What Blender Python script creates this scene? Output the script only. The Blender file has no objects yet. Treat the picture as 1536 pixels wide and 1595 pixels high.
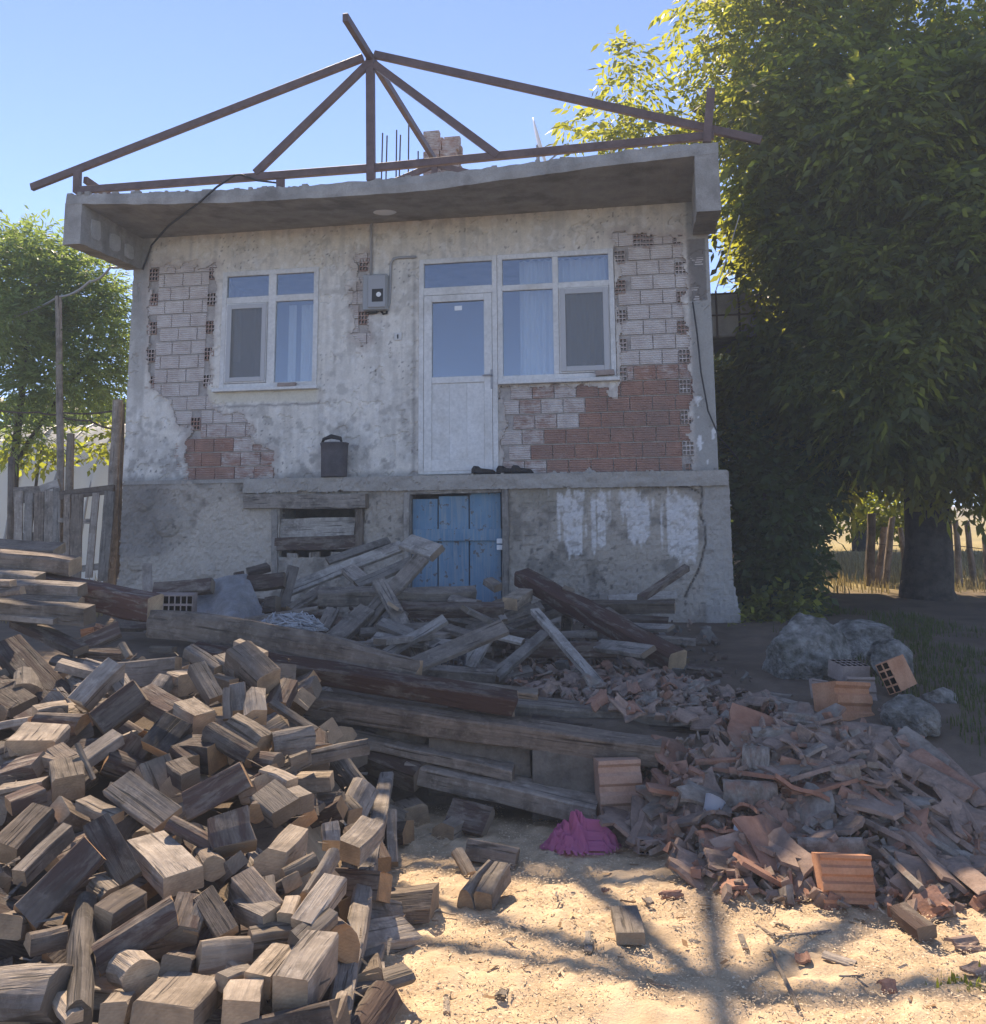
import bpy, math, random
import numpy as np
from mathutils import Matrix, Vector

# ------------------------------------------------------------------ camera, world, sun, exposure
S = bpy.context.scene
COL = S.collection
FPX, CX, CY = 1480.0, 768.0, 600.0          # focal length and principal point in photo pixels
PITCH, ROLL = math.radians(8.8), math.radians(0.45)
CAM = np.array([0, 0, 1.6])
F_ = np.array([0, math.cos(PITCH), math.sin(PITCH)])
_r0 = np.array([1.0, 0, 0]); _u0 = np.array([0, -math.sin(PITCH), math.cos(PITCH)])
R_ = _r0 * math.cos(ROLL) - _u0 * math.sin(ROLL)
U_ = _u0 * math.cos(ROLL) + _r0 * math.sin(ROLL)
cam = bpy.data.cameras.new('camera'); camo = bpy.data.objects.new('camera', cam); COL.objects.link(camo)
cam.sensor_fit = 'HORIZONTAL'; cam.sensor_width = 36; cam.lens = FPX / 1536 * 36
cam.shift_y = -(1595 / 2 - CY) / 1536
cam.clip_start = 0.05; cam.clip_end = 2000
m = Matrix.Identity(4)
for i in range(3):
    m[i][0] = R_[i]; m[i][1] = U_[i]; m[i][2] = -F_[i]; m[i][3] = CAM[i]
camo.matrix_world = m
S.camera = camo
SUNV = np.array([2.095, -6.291, -6.796]); SUNV /= np.linalg.norm(SUNV)
W = bpy.data.worlds.new('World'); S.world = W; W.use_nodes = True
nt = W.node_tree; bg = nt.nodes['Background']
sky = nt.nodes.new('ShaderNodeTexSky'); sky.sky_type = 'NISHITA'; sky.sun_disc = False
sky.sun_elevation = math.asin(-SUNV[2]); sky.sun_rotation = math.atan2(-SUNV[0], -SUNV[1])
sky.air_density = 0.35; sky.dust_density = 0.0; sky.ozone_density = 4.0; sky.altitude = 300
nt.links.new(sky.outputs[0], bg.inputs[0]); bg.inputs[1].default_value = 0.14
sl = bpy.data.lights.new('sun', 'SUN'); sl.energy = 2.75; sl.angle = math.radians(0.53); sl.color = (1, 0.9, 0.74)
so = bpy.data.objects.new('sun', sl); COL.objects.link(so)
so.rotation_euler = Vector(SUNV).to_track_quat('-Z', 'Y').to_euler(); so.location = (-20, 40, 50)
S.view_settings.view_transform = 'Standard'; S.view_settings.look = 'None'; S.view_settings.gamma = 1
S.view_settings.use_curve_mapping = False
S.view_settings.use_white_balance = True; S.view_settings.white_balance_temperature = 7450; S.view_settings.white_balance_tint = 16
S.view_settings.exposure = 1.82
try:
    S.cycles.max_bounces = 8; S.cycles.diffuse_bounces = 4; S.cycles.transparent_max_bounces = 12
except Exception:
    pass

# ------------------------------------------------------------------ helpers: measuring
RNG = random.Random(7)
NR = np.random.RandomState(11)
def ray(px, py): return F_ + (px - CX) / FPX * R_ - (py - CY) / FPX * U_
def atY(px, py, Y):
    d = ray(px, py); return CAM + d * (Y / d[1])
def depth(P): return float((np.asarray(P) - CAM) @ F_)
def proj(P):
    v = np.asarray(P) - CAM; a = v @ F_
    return CX + FPX * (v @ R_) / a, CY - FPX * (v @ U_) / a
TH = math.radians(10.2)
HU = np.array([math.cos(TH), -math.sin(TH), 0]); HN = np.array([-math.sin(TH), -math.cos(TH), 0])
HO = CAM + ray(712, 590) * 11.1; HO[2] = 0
def hp(px, py, n=0.0):                        # photo pixel -> (u, z) on the house plane n metres in front of the facade
    d = ray(px, py); t = (HO + HN * n - CAM) @ HN / (d @ HN); q = CAM + d * t
    return float((q - HO) @ HU), float(q[2])
HM = Matrix.Identity(4)
for i in range(3):
    HM[i][0] = HU[i]; HM[i][1] = -HN[i]; HM[i][2] = (0, 0, 1)[i]; HM[i][3] = HO[i]

_tab = np.random.RandomState(3).rand(256, 256)
def vnoise(x, y, s=0):
    x = np.asarray(x, float) + s * 17.31; y = np.asarray(y, float) + s * 5.77
    xi = np.floor(x).astype(int); yi = np.floor(y).astype(int)
    fx = x - xi; fy = y - yi; fx = fx * fx * (3 - 2 * fx); fy = fy * fy * (3 - 2 * fy)
    g = lambda a, b: _tab[a & 255, b & 255]
    return (g(xi, yi) * (1 - fx) + g(xi + 1, yi) * fx) * (1 - fy) + (g(xi, yi + 1) * (1 - fx) + g(xi + 1, yi + 1) * fx) * fy
def fbm(x, y, s=0, o=4):
    t = 0; a = 0.5
    for i in range(o):
        t = t + a * vnoise(np.asarray(x) * 2 ** i, np.asarray(y) * 2 ** i, s + i * 3); a *= 0.5
    return t / (1 - 0.5 ** o)
def sstep(a, b, x):
    t = np.clip((np.asarray(x, float) - a) / (b - a), 0, 1); return t * t * (3 - 2 * t)

# ------------------------------------------------------------------ helpers: objects
def tag(o, label=None, cat=None, group=None, kind=None):
    if label: o['label'] = label
    if cat: o['category'] = cat
    if group: o['group'] = group
    if kind: o['kind'] = kind
    return o
def link(name, me, parent=None, mw=None):
    o = bpy.data.objects.new(name, me); COL.objects.link(o)
    if parent is not None: o.parent = parent
    if mw is not None: o.matrix_basis = mw
    return o
def empty(name, mw, label, cat, group=None):
    o = bpy.data.objects.new(name, None); COL.objects.link(o); o.empty_display_size = 0.1
    o.matrix_basis = mw; return tag(o, label, cat, group)
def mesh(name, v, f, mats, smooth=False, mi=None):
    me = bpy.data.meshes.new(name)
    me.from_pydata([tuple(map(float, p)) for p in v], [], [tuple(map(int, p)) for p in f])
    for q in (mats if isinstance(mats, (list, tuple)) else [mats]): me.materials.append(q)
    if mi is not None: me.polygons.foreach_set('material_index', np.asarray(mi, dtype=np.int32))
    if smooth: me.polygons.foreach_set('use_smooth', np.ones(len(f), dtype=bool))
    me.update(); return me
def quads(name, V, Q, mats, smooth=False, col=None, mi=None):   # fast: V (n,3), Q (m,4) numpy
    V = np.asarray(V, np.float32); Q = np.asarray(Q, np.int32)
    me = bpy.data.meshes.new(name); nq = len(Q)
    me.vertices.add(len(V)); me.vertices.foreach_set('co', V.ravel())
    me.loops.add(nq * 4); me.loops.foreach_set('vertex_index', Q.ravel())
    me.polygons.add(nq); me.polygons.foreach_set('loop_start', np.arange(0, nq * 4, 4, dtype=np.int32))
    for q in (mats if isinstance(mats, (list, tuple)) else [mats]): me.materials.append(q)
    if mi is not None: me.polygons.foreach_set('material_index', np.asarray(mi, dtype=np.int32))
    me.polygons.foreach_set('use_smooth', np.full(nq, smooth))
    if col is not None:
        a = me.color_attributes.new('Col', 'FLOAT_COLOR', 'POINT')
        c = np.ones((len(V), 4), np.float32); c[:, :3] = col; a.data.foreach_set('color', c.ravel())
    me.update(calc_edges=True); me.validate(); return me
class MB:                                      # collects boxes and tubes into one mesh
    def __init__(s): s.v = []; s.f = []
    def add(s, v, f):
        k = len(s.v); s.v += [tuple(map(float, p)) for p in v]; s.f += [tuple(i + k for i in q) for q in f]; return s
    def box(s, x0, x1, y0, y1, z0, z1):
        return s.add([(x0, y0, z0), (x1, y0, z0), (x1, y1, z0), (x0, y1, z0), (x0, y0, z1), (x1, y0, z1), (x1, y1, z1), (x0, y1, z1)],
                     [(0, 3, 2, 1), (4, 5, 6, 7), (0, 1, 5, 4), (1, 2, 6, 5), (2, 3, 7, 6), (3, 0, 4, 7)])
    def tube(s, pts, rad, n=8):
        pts = [np.array(p, float) for p in pts]; rad = rad if hasattr(rad, '__len__') else [rad] * len(pts)
        k = len(s.v); ref = np.array([0.31, 0.62, 0.72])
        for i, p in enumerate(pts):
            t = pts[min(i + 1, len(pts) - 1)] - pts[max(i - 1, 0)]; t = t / (np.linalg.norm(t) + 1e-9)
            a = np.cross(t, ref); a /= np.linalg.norm(a) + 1e-9; b = np.cross(t, a)
            for j in range(n):
                w = 2 * math.pi * j / n; s.v.append(tuple(p + rad[i] * (math.cos(w) * a + math.sin(w) * b)))
        for i in range(len(pts) - 1):
            for j in range(n):
                j2 = (j + 1) % n; s.f.append((k + i * n + j, k + i * n + j2, k + (i + 1) * n + j2, k + (i + 1) * n + j))
        s.f.append(tuple(k + j for j in range(n))[::-1]); e = k + (len(pts) - 1) * n; s.f.append(tuple(e + j for j in range(n)))
        return s
    def build(s, name, mat, parent=None, mw=None, smooth=False, bevel=0):
        o = link(name, mesh(name, s.v, s.f, mat, smooth), parent, mw)
        if bevel:
            b = o.modifiers.new('bevel', 'BEVEL'); b.width = bevel; b.segments = 1; b.limit_method = 'ANGLE'
        return o

# ------------------------------------------------------------------ materials
class NT:
    def __init__(s, name):
        s.m = bpy.data.materials.new(name); s.m.use_nodes = True; s.t = s.m.node_tree
        s.p = s.t.nodes['Principled BSDF']; s.out = s.t.nodes['Material Output']
    def n(s, typ, **kw):
        o = s.t.nodes.new('ShaderNode' + typ)
        for k, v in kw.items(): setattr(o, k, v)
        return o
    def l(s, a, b): s.t.links.new(a, b)
    def noise(s, vec, scale, detail=4, rough=0.55, dist=0.0):
        o = s.n('TexNoise'); o.inputs['Scale'].default_value = scale; o.inputs['Detail'].default_value = detail
        o.inputs['Roughness'].default_value = rough; o.inputs['Distortion'].default_value = dist
        if vec is not None: s.l(vec, o.inputs['Vector'])
        return o.outputs['Fac']
    def ramp(s, fac, stops):
        o = s.n('ValToRGB'); e = o.color_ramp.elements
        while len(e) < len(stops): e.new(0.5)
        for k, (p, c) in enumerate(stops):
            e[k].position = p; e[k].color = (*c, 1) if hasattr(c, '__len__') else (c, c, c, 1)
        s.l(fac, o.inputs[0]); return o.outputs[0]
    def mix(s, fac, a, b, mode='MIX'):
        o = s.n('MixRGB', blend_type=mode)
        for k, v in ((0, fac), (1, a), (2, b)):
            if hasattr(v, 'is_linked'): s.l(v, o.inputs[k])
            elif hasattr(v, '__len__'): o.inputs[k].default_value = (*v, 1)
            else: o.inputs[k].default_value = v
        return o.outputs[0]
    def math(s, op, a, b=0.0):
        o = s.n('Math', operation=op)
        for k, v in ((0, a), (1, b)):
            if hasattr(v, 'is_linked'): s.l(v, o.inputs[k])
            else: o.inputs[k].default_value = v
        return o.outputs[0]
    def mapping(s, vec, scale=(1, 1, 1), rot=(0, 0, 0)):
        o = s.n('Mapping'); o.inputs['Scale'].default_value = scale; o.inputs['Rotation'].default_value = rot
        s.l(vec, o.inputs[0]); return o.outputs[0]
    def objvec(s):                            # object coordinates shifted by the object's own random number
        c = s.n('TexCoord').outputs['Object']; i = s.n('ObjectInfo').outputs['Random']
        o = s.n('VectorMath', operation='ADD'); s.l(c, o.inputs[0])
        v = s.n('VectorMath', operation='SCALE'); v.inputs[0].default_value = (13.1, 7.7, 9.3); s.l(i, v.inputs['Scale'])
        s.l(v.outputs[0], o.inputs[1]); return o.outputs[0]
    def rnd(s): return s.n('ObjectInfo').outputs['Random']
    def bump(s, h, strength=0.5, dist=0.01):
        o = s.n('Bump'); o.inputs['Strength'].default_value = strength; o.inputs['Distance'].default_value = dist
        s.l(h, o.inputs['Height']); s.l(o.outputs[0], s.p.inputs['Normal'])
    def fin(s, col, rough=0.85, spec=0.3):
        if hasattr(col, 'is_linked'): s.l(col, s.p.inputs['Base Color'])
        else: s.p.inputs['Base Color'].default_value = (*col, 1)
        if hasattr(rough, 'is_linked'): s.l(rough, s.p.inputs['Roughness'])
        else: s.p.inputs['Roughness'].default_value = rough
        s.p.inputs['Specular IOR Level'].default_value = spec
        return s.m

def wood(name, dark, mid, light, paint=None, amount=0.5):
    t = NT(name); v = t.objvec()
    g = t.noise(t.mapping(v, (1.6, 34, 34)), 1.6, 6, 0.65, 0.6)
    g2 = t.noise(t.mapping(v, (0.9, 9, 9)), 1.2, 3, 0.5, 0.8)
    b = t.noise(v, 7, 4, 0.6)
    c = t.ramp(t.mix(0.5, g, t.noise(t.mapping(v, (3, 14, 14)), 2.2, 6, 0.7, 1.2)), [(0.27, dark), (0.5, mid), (0.74, light)])
    c = t.mix(t.ramp(g2, [(0.3, 0.0), (0.7, 0.6)]), c, mid)
    c = t.mix(t.ramp(b, [(0.46, 0.0), (0.7, 0.75)]), c, tuple(x * 0.7 for x in dark))
    c = t.mix(t.ramp(t.noise(v, 18, 5, 0.7), [(0.52, 0.0), (0.7, 0.45)]), c, tuple(min(1, x * 1.25) for x in light))
    ck = t.noise(t.mapping(v, (0.9, 20, 20)), 2.6, 3, 0.5, 0.3)
    c = t.mix(t.ramp(ck, [(0.62, 0.0), (0.68, 0.7)]), c, tuple(x * 0.4 for x in dark))
    c = t.mix(t.ramp(t.noise(v, 4.5, 3, 0.5), [(0.62, 0.0), (0.7, 0.3)]), c, tuple(x * 0.5 for x in dark))
    if paint:
        p = t.noise(t.mapping(v, (1.2, 5, 5)), 3.2, 5, 0.65, 0.4)
        c = t.mix(t.ramp(p, [(0.5 - amount * 0.25, 1.0), (0.58 - amount * 0.25, 0.0)]), paint, c)
    k = t.math('ADD', t.math('MULTIPLY', t.rnd(), 0.75), 0.62)
    c = t.mix(1.0, c, k, 'MULTIPLY')
    t.bump(t.math('SUBTRACT', t.math('ADD', g, t.math('MULTIPLY', b, 0.6)), t.math('MULTIPLY', t.ramp(ck, [(0.6, 0.0), (0.68, 1.0)]), 0.5)), 0.85, 0.014)
    return t.fin(c, 0.88, 0.2)
def woodend(name, base, ring, dirt=0.3):
    t = NT(name); v = t.objvec(); s = t.n('TexCoord').outputs['Object']
    off = t.n('VectorMath', operation='ADD'); t.l(s, off.inputs[0])
    sc = t.n('VectorMath', operation='SCALE'); sc.inputs[0].default_value = (0, 0.11, 0.16); t.l(t.rnd(), sc.inputs['Scale']); t.l(sc.outputs[0], off.inputs[1])
    w = t.n('TexWave', wave_type='RINGS', rings_direction='X'); w.inputs['Scale'].default_value = 26; w.inputs['Distortion'].default_value = 5.5
    w.inputs['Detail'].default_value = 2; w.inputs['Detail Scale'].default_value = 1.2; t.l(off.outputs[0], w.inputs[0])
    c = t.mix(t.math('MULTIPLY', w.outputs['Fac'], 0.3), base, ring)
    c = t.mix(t.ramp(t.noise(v, 22, 5, 0.7), [(0.35, 0.0), (0.7, 0.6)]), c, tuple(x * 0.62 for x in base))
    n = t.noise(v, 9, 5, 0.65)
    c = t.mix(t.ramp(n, [(0.5 - dirt * 0.3, 0.0), (0.78, 0.75)]), c, (0.13, 0.1, 0.075))
    saw = t.noise(t.mapping(v, (4, 6, 90)), 2, 3, 0.6)
    k = t.math('ADD', t.math('MULTIPLY', t.rnd(), 0.5), 0.75); c = t.mix(1.0, c, k, 'MULTIPLY')
    t.bump(saw, 0.6, 0.006)
    return t.fin(c, 0.92, 0.1)
WG = wood('wood_grey', (0.125, 0.104, 0.085), (0.26, 0.22, 0.182), (0.39, 0.34, 0.285))
WB = wood('wood_brown', (0.11, 0.085, 0.066), (0.225, 0.177, 0.138), (0.35, 0.285, 0.225))
WD = wood('wood_dark_painted', (0.08, 0.063, 0.052), (0.16, 0.128, 0.104), (0.26, 0.215, 0.175), (0.09, 0.06, 0.05), 0.1)
WR = wood('wood_red_brown_paint', (0.08, 0.062, 0.053), (0.175, 0.14, 0.115), (0.3, 0.25, 0.21), (0.1, 0.055, 0.045), 0.35)
WP = wood('wood_pale', (0.17, 0.132, 0.098), (0.31, 0.25, 0.19), (0.44, 0.365, 0.285))
WK = wood('wood_blackened', (0.012, 0.011, 0.011), (0.04, 0.036, 0.034), (0.12, 0.108, 0.1))
WT = wood('wood_silver', (0.16, 0.14, 0.12), (0.32, 0.285, 0.245), (0.44, 0.4, 0.355))
EF = woodend('wood_end_fresh', (0.5, 0.36, 0.23), (0.36, 0.235, 0.135), 0.35)
EO = woodend('wood_end_orange', (0.45, 0.27, 0.14), (0.31, 0.165, 0.075), 0.3)
EG = woodend('wood_end_grey', (0.24, 0.19, 0.14), (0.13, 0.1, 0.075), 0.6)
WOODS = {'G': (WG, EF), 'B': (WB, EF), 'D': (WD, EO), 'R': (WR, EF), 'P': (WP, EF), 'K': (WK, EO), 'T': (WT, EG), 'g': (WG, EG), 'd': (WD, EG), 'b': (WB, EG)}
COLOR_WORD = {'G': 'grey weathered', 'B': 'brown', 'D': 'dark brown', 'R': 'red-brown painted', 'P': 'pale freshly sawn', 'K': 'blackened', 'T': 'silvery grey',
              'g': 'dull grey', 'd': 'dusky brown', 'b': 'dull brown'}

def vcol(name, rough=0.92, sc=60, amp=0.25, bd=0.006, bs=0.6, big=8):
    t = NT(name); a = t.n('Attribute', attribute_name='Col').outputs['Color']; v = t.n('TexCoord').outputs['Object']
    n = t.noise(v, sc, 5, 0.65); b = t.noise(v, big, 5, 0.6)
    k = t.math('ADD', t.math('MULTIPLY', n, amp * 2), 1 - amp)
    k = t.math('MULTIPLY', k, t.math('ADD', t.math('MULTIPLY', b, amp * 1.6), 1 - amp * 0.8))
    t.bump(t.math('ADD', n, b), bs, bd)
    return t.fin(t.mix(1.0, a, k, 'MULTIPLY'), rough, 0.15)
M_PLASTER = vcol('old_plaster', 0.93, 55, 0.22, 0.008)
M_GROUND = vcol('ground_soil_and_sawdust', 0.96, 110, 0.3, 0.006, 0.8, 14)
def speck(name, c1, c2, sc=12, sc2=80, bd=0.006, bs=0.5, rough=0.9, stops=(0.35, 0.68), stain=None, world=False):
    t = NT(name); v = t.objvec() if not world else t.n('TexCoord').outputs['Object']
    a = t.noise(v, sc, 6, 0.62); b = t.noise(v, sc2, 4, 0.6)
    c = t.mix(t.ramp(a, [(stops[0], 0.0), (stops[1], 1.0)]), c1, c2)
    if stain: c = t.mix(t.ramp(t.noise(v, sc * 0.6, 5, 0.6), [(0.52, 0.0), (0.68, 0.8)]), c, stain)
    c = t.mix(1.0, c, t.math('ADD', t.math('MULTIPLY', b, 0.6), 0.7), 'MULTIPLY')
    t.bump(t.math('ADD', a, b), bs, bd); return t.fin(c, rough, 0.2)
M_CONC = speck('rough_concrete', (0.24, 0.225, 0.2), (0.37, 0.345, 0.31), 4, 70, 0.008, 0.6, stain=(0.15, 0.135, 0.12))
M_PATCH = speck('mortar_patch', (0.34, 0.325, 0.3), (0.46, 0.44, 0.41), 7, 60)
M_CONCD = speck('dark_concrete', (0.12, 0.115, 0.105), (0.22, 0.2, 0.18), 5, 70, 0.008)
M_MORTAR = speck('mortar_core', (0.3, 0.265, 0.24), (0.46, 0.42, 0.38), 9, 90)
M_ROCK = speck('limestone', (0.09, 0.09, 0.075), (0.46, 0.44, 0.4), 9, 45, 0.05, 1.0, stain=(0.07, 0.075, 0.055))
M_STONE = speck('footing_stone', (0.11, 0.1, 0.085), (0.22, 0.2, 0.17), 7, 60, 0.012, 0.8)
M_TILE = speck('clay_tile_bare', (0.25, 0.125, 0.085), (0.36, 0.205, 0.145), 9, 60, stain=(0.22, 0.15, 0.115))
M_TILEW = speck('clay_tile_weathered', (0.2, 0.14, 0.11), (0.36, 0.26, 0.205), 10, 70, stain=(0.1, 0.09, 0.08))
M_TILEL = speck('clay_tile_lichen', (0.15, 0.12, 0.095), (0.31, 0.275, 0.235), 16, 70, stain=(0.25, 0.14, 0.1))
M_CLAY = speck('hollow_clay', (0.42, 0.19, 0.1), (0.55, 0.29, 0.17), 6, 80, 0.004, 0.4)
M_CLAYP = speck('hollow_clay_dusty', (0.4, 0.24, 0.17), (0.5, 0.34, 0.25), 6, 80, 0.004, 0.4)
M_CLAYG = speck('hollow_clay_grey', (0.24, 0.19, 0.165), (0.38, 0.3, 0.26), 6, 80, 0.004, 0.4)
M_CAVITY = NT('cavity_dark').fin((0.035, 0.027, 0.023), 1, 0)
M_STEEL = speck('steel_primer_brown', (0.1, 0.065, 0.06), (0.15, 0.1, 0.093), 8, 60, 0.002, 0.2, 0.5)
M_REBAR = NT('rebar_rust').fin((0.07, 0.045, 0.035), 0.7, 0.4)
M_PVC = speck('white_pvc', (0.56, 0.545, 0.51), (0.67, 0.655, 0.625), 3, 30, 0.001, 0.05, 0.4, (0.3, 0.7), (0.5, 0.47, 0.42))
M_PVCG = NT('pvc_screen_frame').fin((0.42, 0.41, 0.4), 0.45, 0.4)
M_RUBBER = NT('black_rubber').fin((0.02, 0.02, 0.022), 0.6, 0.3)
M_METAL = NT('galvanised').fin((0.3, 0.3, 0.3), 0.45, 0.5)
M_GREYBOX = NT('grey_plastic').fin((0.3, 0.31, 0.31), 0.5, 0.4)
M_BUCKET = speck('old_bucket', (0.055, 0.05, 0.055), (0.1, 0.09, 0.095), 6, 60, 0.002, 0.2, 0.6)
M_WHITE = NT('white_plastic').fin((0.75, 0.75, 0.73), 0.5, 0.4)
M_INT = NT('room_wall').fin((0.5, 0.48, 0.45), 0.9, 0.1)
M_SHOE = speck('dark_shoe', (0.025, 0.022, 0.022), (0.06, 0.055, 0.05), 20, 90)
def glass_mat(name, refl, tint):
    t = NT(name); t.t.nodes.remove(t.p)
    g = t.n('BsdfGlossy'); g.inputs['Roughness'].default_value = 0.015; g.inputs['Color'].default_value = (0.92, 0.95, 1, 1)
    tr = t.n('BsdfTransparent'); tr.inputs['Color'].default_value = (*tint, 1)
    lw = t.n('LayerWeight'); lw.inputs['Blend'].default_value = 0.35
    f = t.math('ADD', t.math('MULTIPLY', lw.outputs['Fresnel'], 0.7), refl)
    mx = t.n('MixShader'); t.l(f, mx.inputs[0]); t.l(tr.outputs[0], mx.inputs[1]); t.l(g.outputs[0], mx.inputs[2]); t.l(mx.outputs[0], t.out.inputs[0])
    return t.m
M_GLASS = glass_mat('window_glass', 0.1, (0.85, 0.87, 0.86))
M_SCREEN = glass_mat('fly_screen', 0.0, (0.8, 0.8, 0.8))
_t = M_SCREEN.node_tree
for n_ in list(_t.nodes):
    if n_.type == 'BSDF_GLOSSY':
        d_ = _t.nodes.new('ShaderNodeBsdfDiffuse'); d_.inputs[0].default_value = (0.42, 0.42, 0.41, 1)
        for l_ in list(n_.outputs[0].links): _t.links.new(d_.outputs[0], l_.to_socket)
    if n_.type == 'MATH' and n_.operation == 'ADD': n_.inputs[1].default_value = 0.24
def cloth_mat(name, c, trans=0.4):
    t = NT(name); t.fin(c, 0.9, 0.1)
    tl = t.n('BsdfTranslucent'); tl.inputs[0].default_value = (*c, 1); mx = t.n('MixShader'); mx.inputs[0].default_value = trans
    t.l(t.p.outputs[0], mx.inputs[1]); t.l(tl.outputs[0], mx.inputs[2]); t.l(mx.outputs[0], t.out.inputs[0])
    return t.m
M_CURT = cloth_mat('curtain_cloth', (0.8, 0.8, 0.78), 0.3)
M_PINK = cloth_mat('pink_plastic_bag', (0.62, 0.2, 0.36), 0.45)
M_POLY = cloth_mat('polytunnel_film', (0.82, 0.84, 0.82), 0.5)
M_BAG = speck('grey_sacking', (0.2, 0.195, 0.19), (0.32, 0.315, 0.31), 5, 60)
M_TWINE = NT('pale_twine').fin((0.5, 0.5, 0.5), 0.8, 0.2)
def leaf_mat(name, c, tc, var=0.35, trans=0.5):
    t = NT(name); r = t.n('NewGeometry').outputs['Random Per Island']
    a = t.mix(r, tuple(x * (1 - var) for x in c), tuple(x * (1 + var) for x in c))
    b = t.mix(r, tuple(x * (1 - var * 0.7) for x in tc), tuple(x * (1 + var * 0.7) for x in tc))
    t.fin(a, 0.5, 0.35)
    tl = t.n('BsdfTranslucent'); t.l(b, tl.inputs[0]); mx = t.n('MixShader'); mx.inputs[0].default_value = trans
    t.l(t.p.outputs[0], mx.inputs[1]); t.l(tl.outputs[0], mx.inputs[2]); t.l(mx.outputs[0], t.out.inputs[0])
    return t.m
L_WALNUT = leaf_mat('walnut_leaf', (0.036, 0.056, 0.026), (0.62, 0.64, 0.07), 0.4, 0.44)
L_PEACH = leaf_mat('narrow_leaf', (0.1, 0.155, 0.06), (0.34, 0.46, 0.1))
L_DARK = leaf_mat('dark_leaf', (0.05, 0.085, 0.03), (0.13, 0.19, 0.035))
L_LIGHT = leaf_mat('light_leaf', (0.09, 0.12, 0.025), (0.45, 0.5, 0.05))
L_GRASS = leaf_mat('grass_blade', (0.06, 0.085, 0.025), (0.12, 0.16, 0.03))
L_DRY = leaf_mat('dry_grass_blade', (0.28, 0.22, 0.1), (0.3, 0.24, 0.1), 0.3, 0.3)
M_BARK = speck('bark', (0.035, 0.03, 0.026), (0.1, 0.085, 0.07), 10, 50, 0.02, 0.9)

# ------------------------------------------------------------------ timber pieces
def section(sec, w, h, c):
    if sec == 'b': return [(-w/2+c, -h/2), (w/2-c, -h/2), (w/2, -h/2+c), (w/2, h/2-c), (w/2-c, h/2), (-w/2+c, h/2), (-w/2, h/2-c), (-w/2, -h/2+c)]
    if sec == 'r': return [(w/2*math.cos(a), h/2*math.sin(a)) for a in [2*math.pi*k/12 for k in range(12)]]
    if sec == 'h': return [(-w/2, -h/2), (w/2, -h/2)] + [(w/2*math.cos(a), -h/2 + h*math.sin(a)) for a in [math.pi*(0.08+0.84*k/7) for k in range(8)]]
    if sec == 'w': return [(-w/2, -h/2), (w/2, -h*0.35), (w/2, h*0.1), (w*0.1, h/2), (-w/2, h*0.42)]      # split wedge
def timber_mesh(name, L, w, h, mats, sec='b', seed=0, seg=None, jit=None, bend=0.0, taper=0.0, chop=None, cut=None):
    r = random.Random(seed * 7919 + 13)
    seg = seg or max(2, min(9, int(L / 0.22) + 1)); jit = min(w, h) * 0.06 if jit is None else jit
    chop = (min(w, h) * (0.12 if r.random() > 0.22 else 0.3)) if chop is None else chop
    P = section(sec, w, h, min(w, h) * (r.uniform(0.03, 0.13) if sec == 'b' else 0.0)); n = len(P); v = []
    wob = [(r.uniform(-1, 1) * jit, r.uniform(-1, 1) * jit) for _ in range(seg + 1)]
    sl = (r.uniform(-1, 1) * 0.12, r.uniform(-1, 1) * 0.12) if cut is None else cut
    sl2 = (r.uniform(-1, 1) * 0.12, r.uniform(-1, 1) * 0.12)
    for i in range(seg + 1):
        t = i / seg; k = 1 - taper * t
        for (y, z) in P:
            x = -L / 2 + L * t
            if i == 0: x += y * sl[0] + z * sl[1] + r.uniform(-.3, .3) * chop
            if i == seg: x += y * sl2[0] + z * sl2[1] + r.uniform(-.5, .5) * chop
            v.append((x, y * k + wob[i][0] + r.uniform(-.6, .6) * jit, z * k + wob[i][1] + r.uniform(-.6, .6) * jit + bend * (1 - (2 * t - 1) ** 2)))
    f = []; mi = []
    for i in range(seg):
        for j in range(n): f.append((i * n + j, i * n + (j + 1) % n, (i + 1) * n + (j + 1) % n, (i + 1) * n + j)); mi.append(0)
    f += [tuple(range(n)), tuple(seg * n + j for j in range(n))[::-1]]; mi += [1, 1]
    f = [tuple(reversed(q)) for q in f]
    return mesh(name, v, f, mats, False, mi)
def timber_matrix(A, B, up):
    A = Vector(A); B = Vector(B); t = (B - A).normalized(); u = Vector(up); u = u - t * u.dot(t)
    if u.length < 0.05: u = Vector((0.3, 0.9, 0.2)); u = u - t * u.dot(t)
    u.normalize(); s = u.cross(t); c_ = (A + B) / 2
    return Matrix(((t.x, s.x, u.x, c_.x), (t.y, s.y, u.y, c_.y), (t.z, s.z, u.z, c_.z), (0, 0, 0, 1)))
def put_timber(name, A, B, w, h, mats, up=(0, 0, 1), parent=None, **kw):    # A is the end that shows
    L = (Vector(B) - Vector(A)).length
    return link(name, timber_mesh(name, L, w, h, mats, **kw), parent, timber_matrix(A, B, up))

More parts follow.
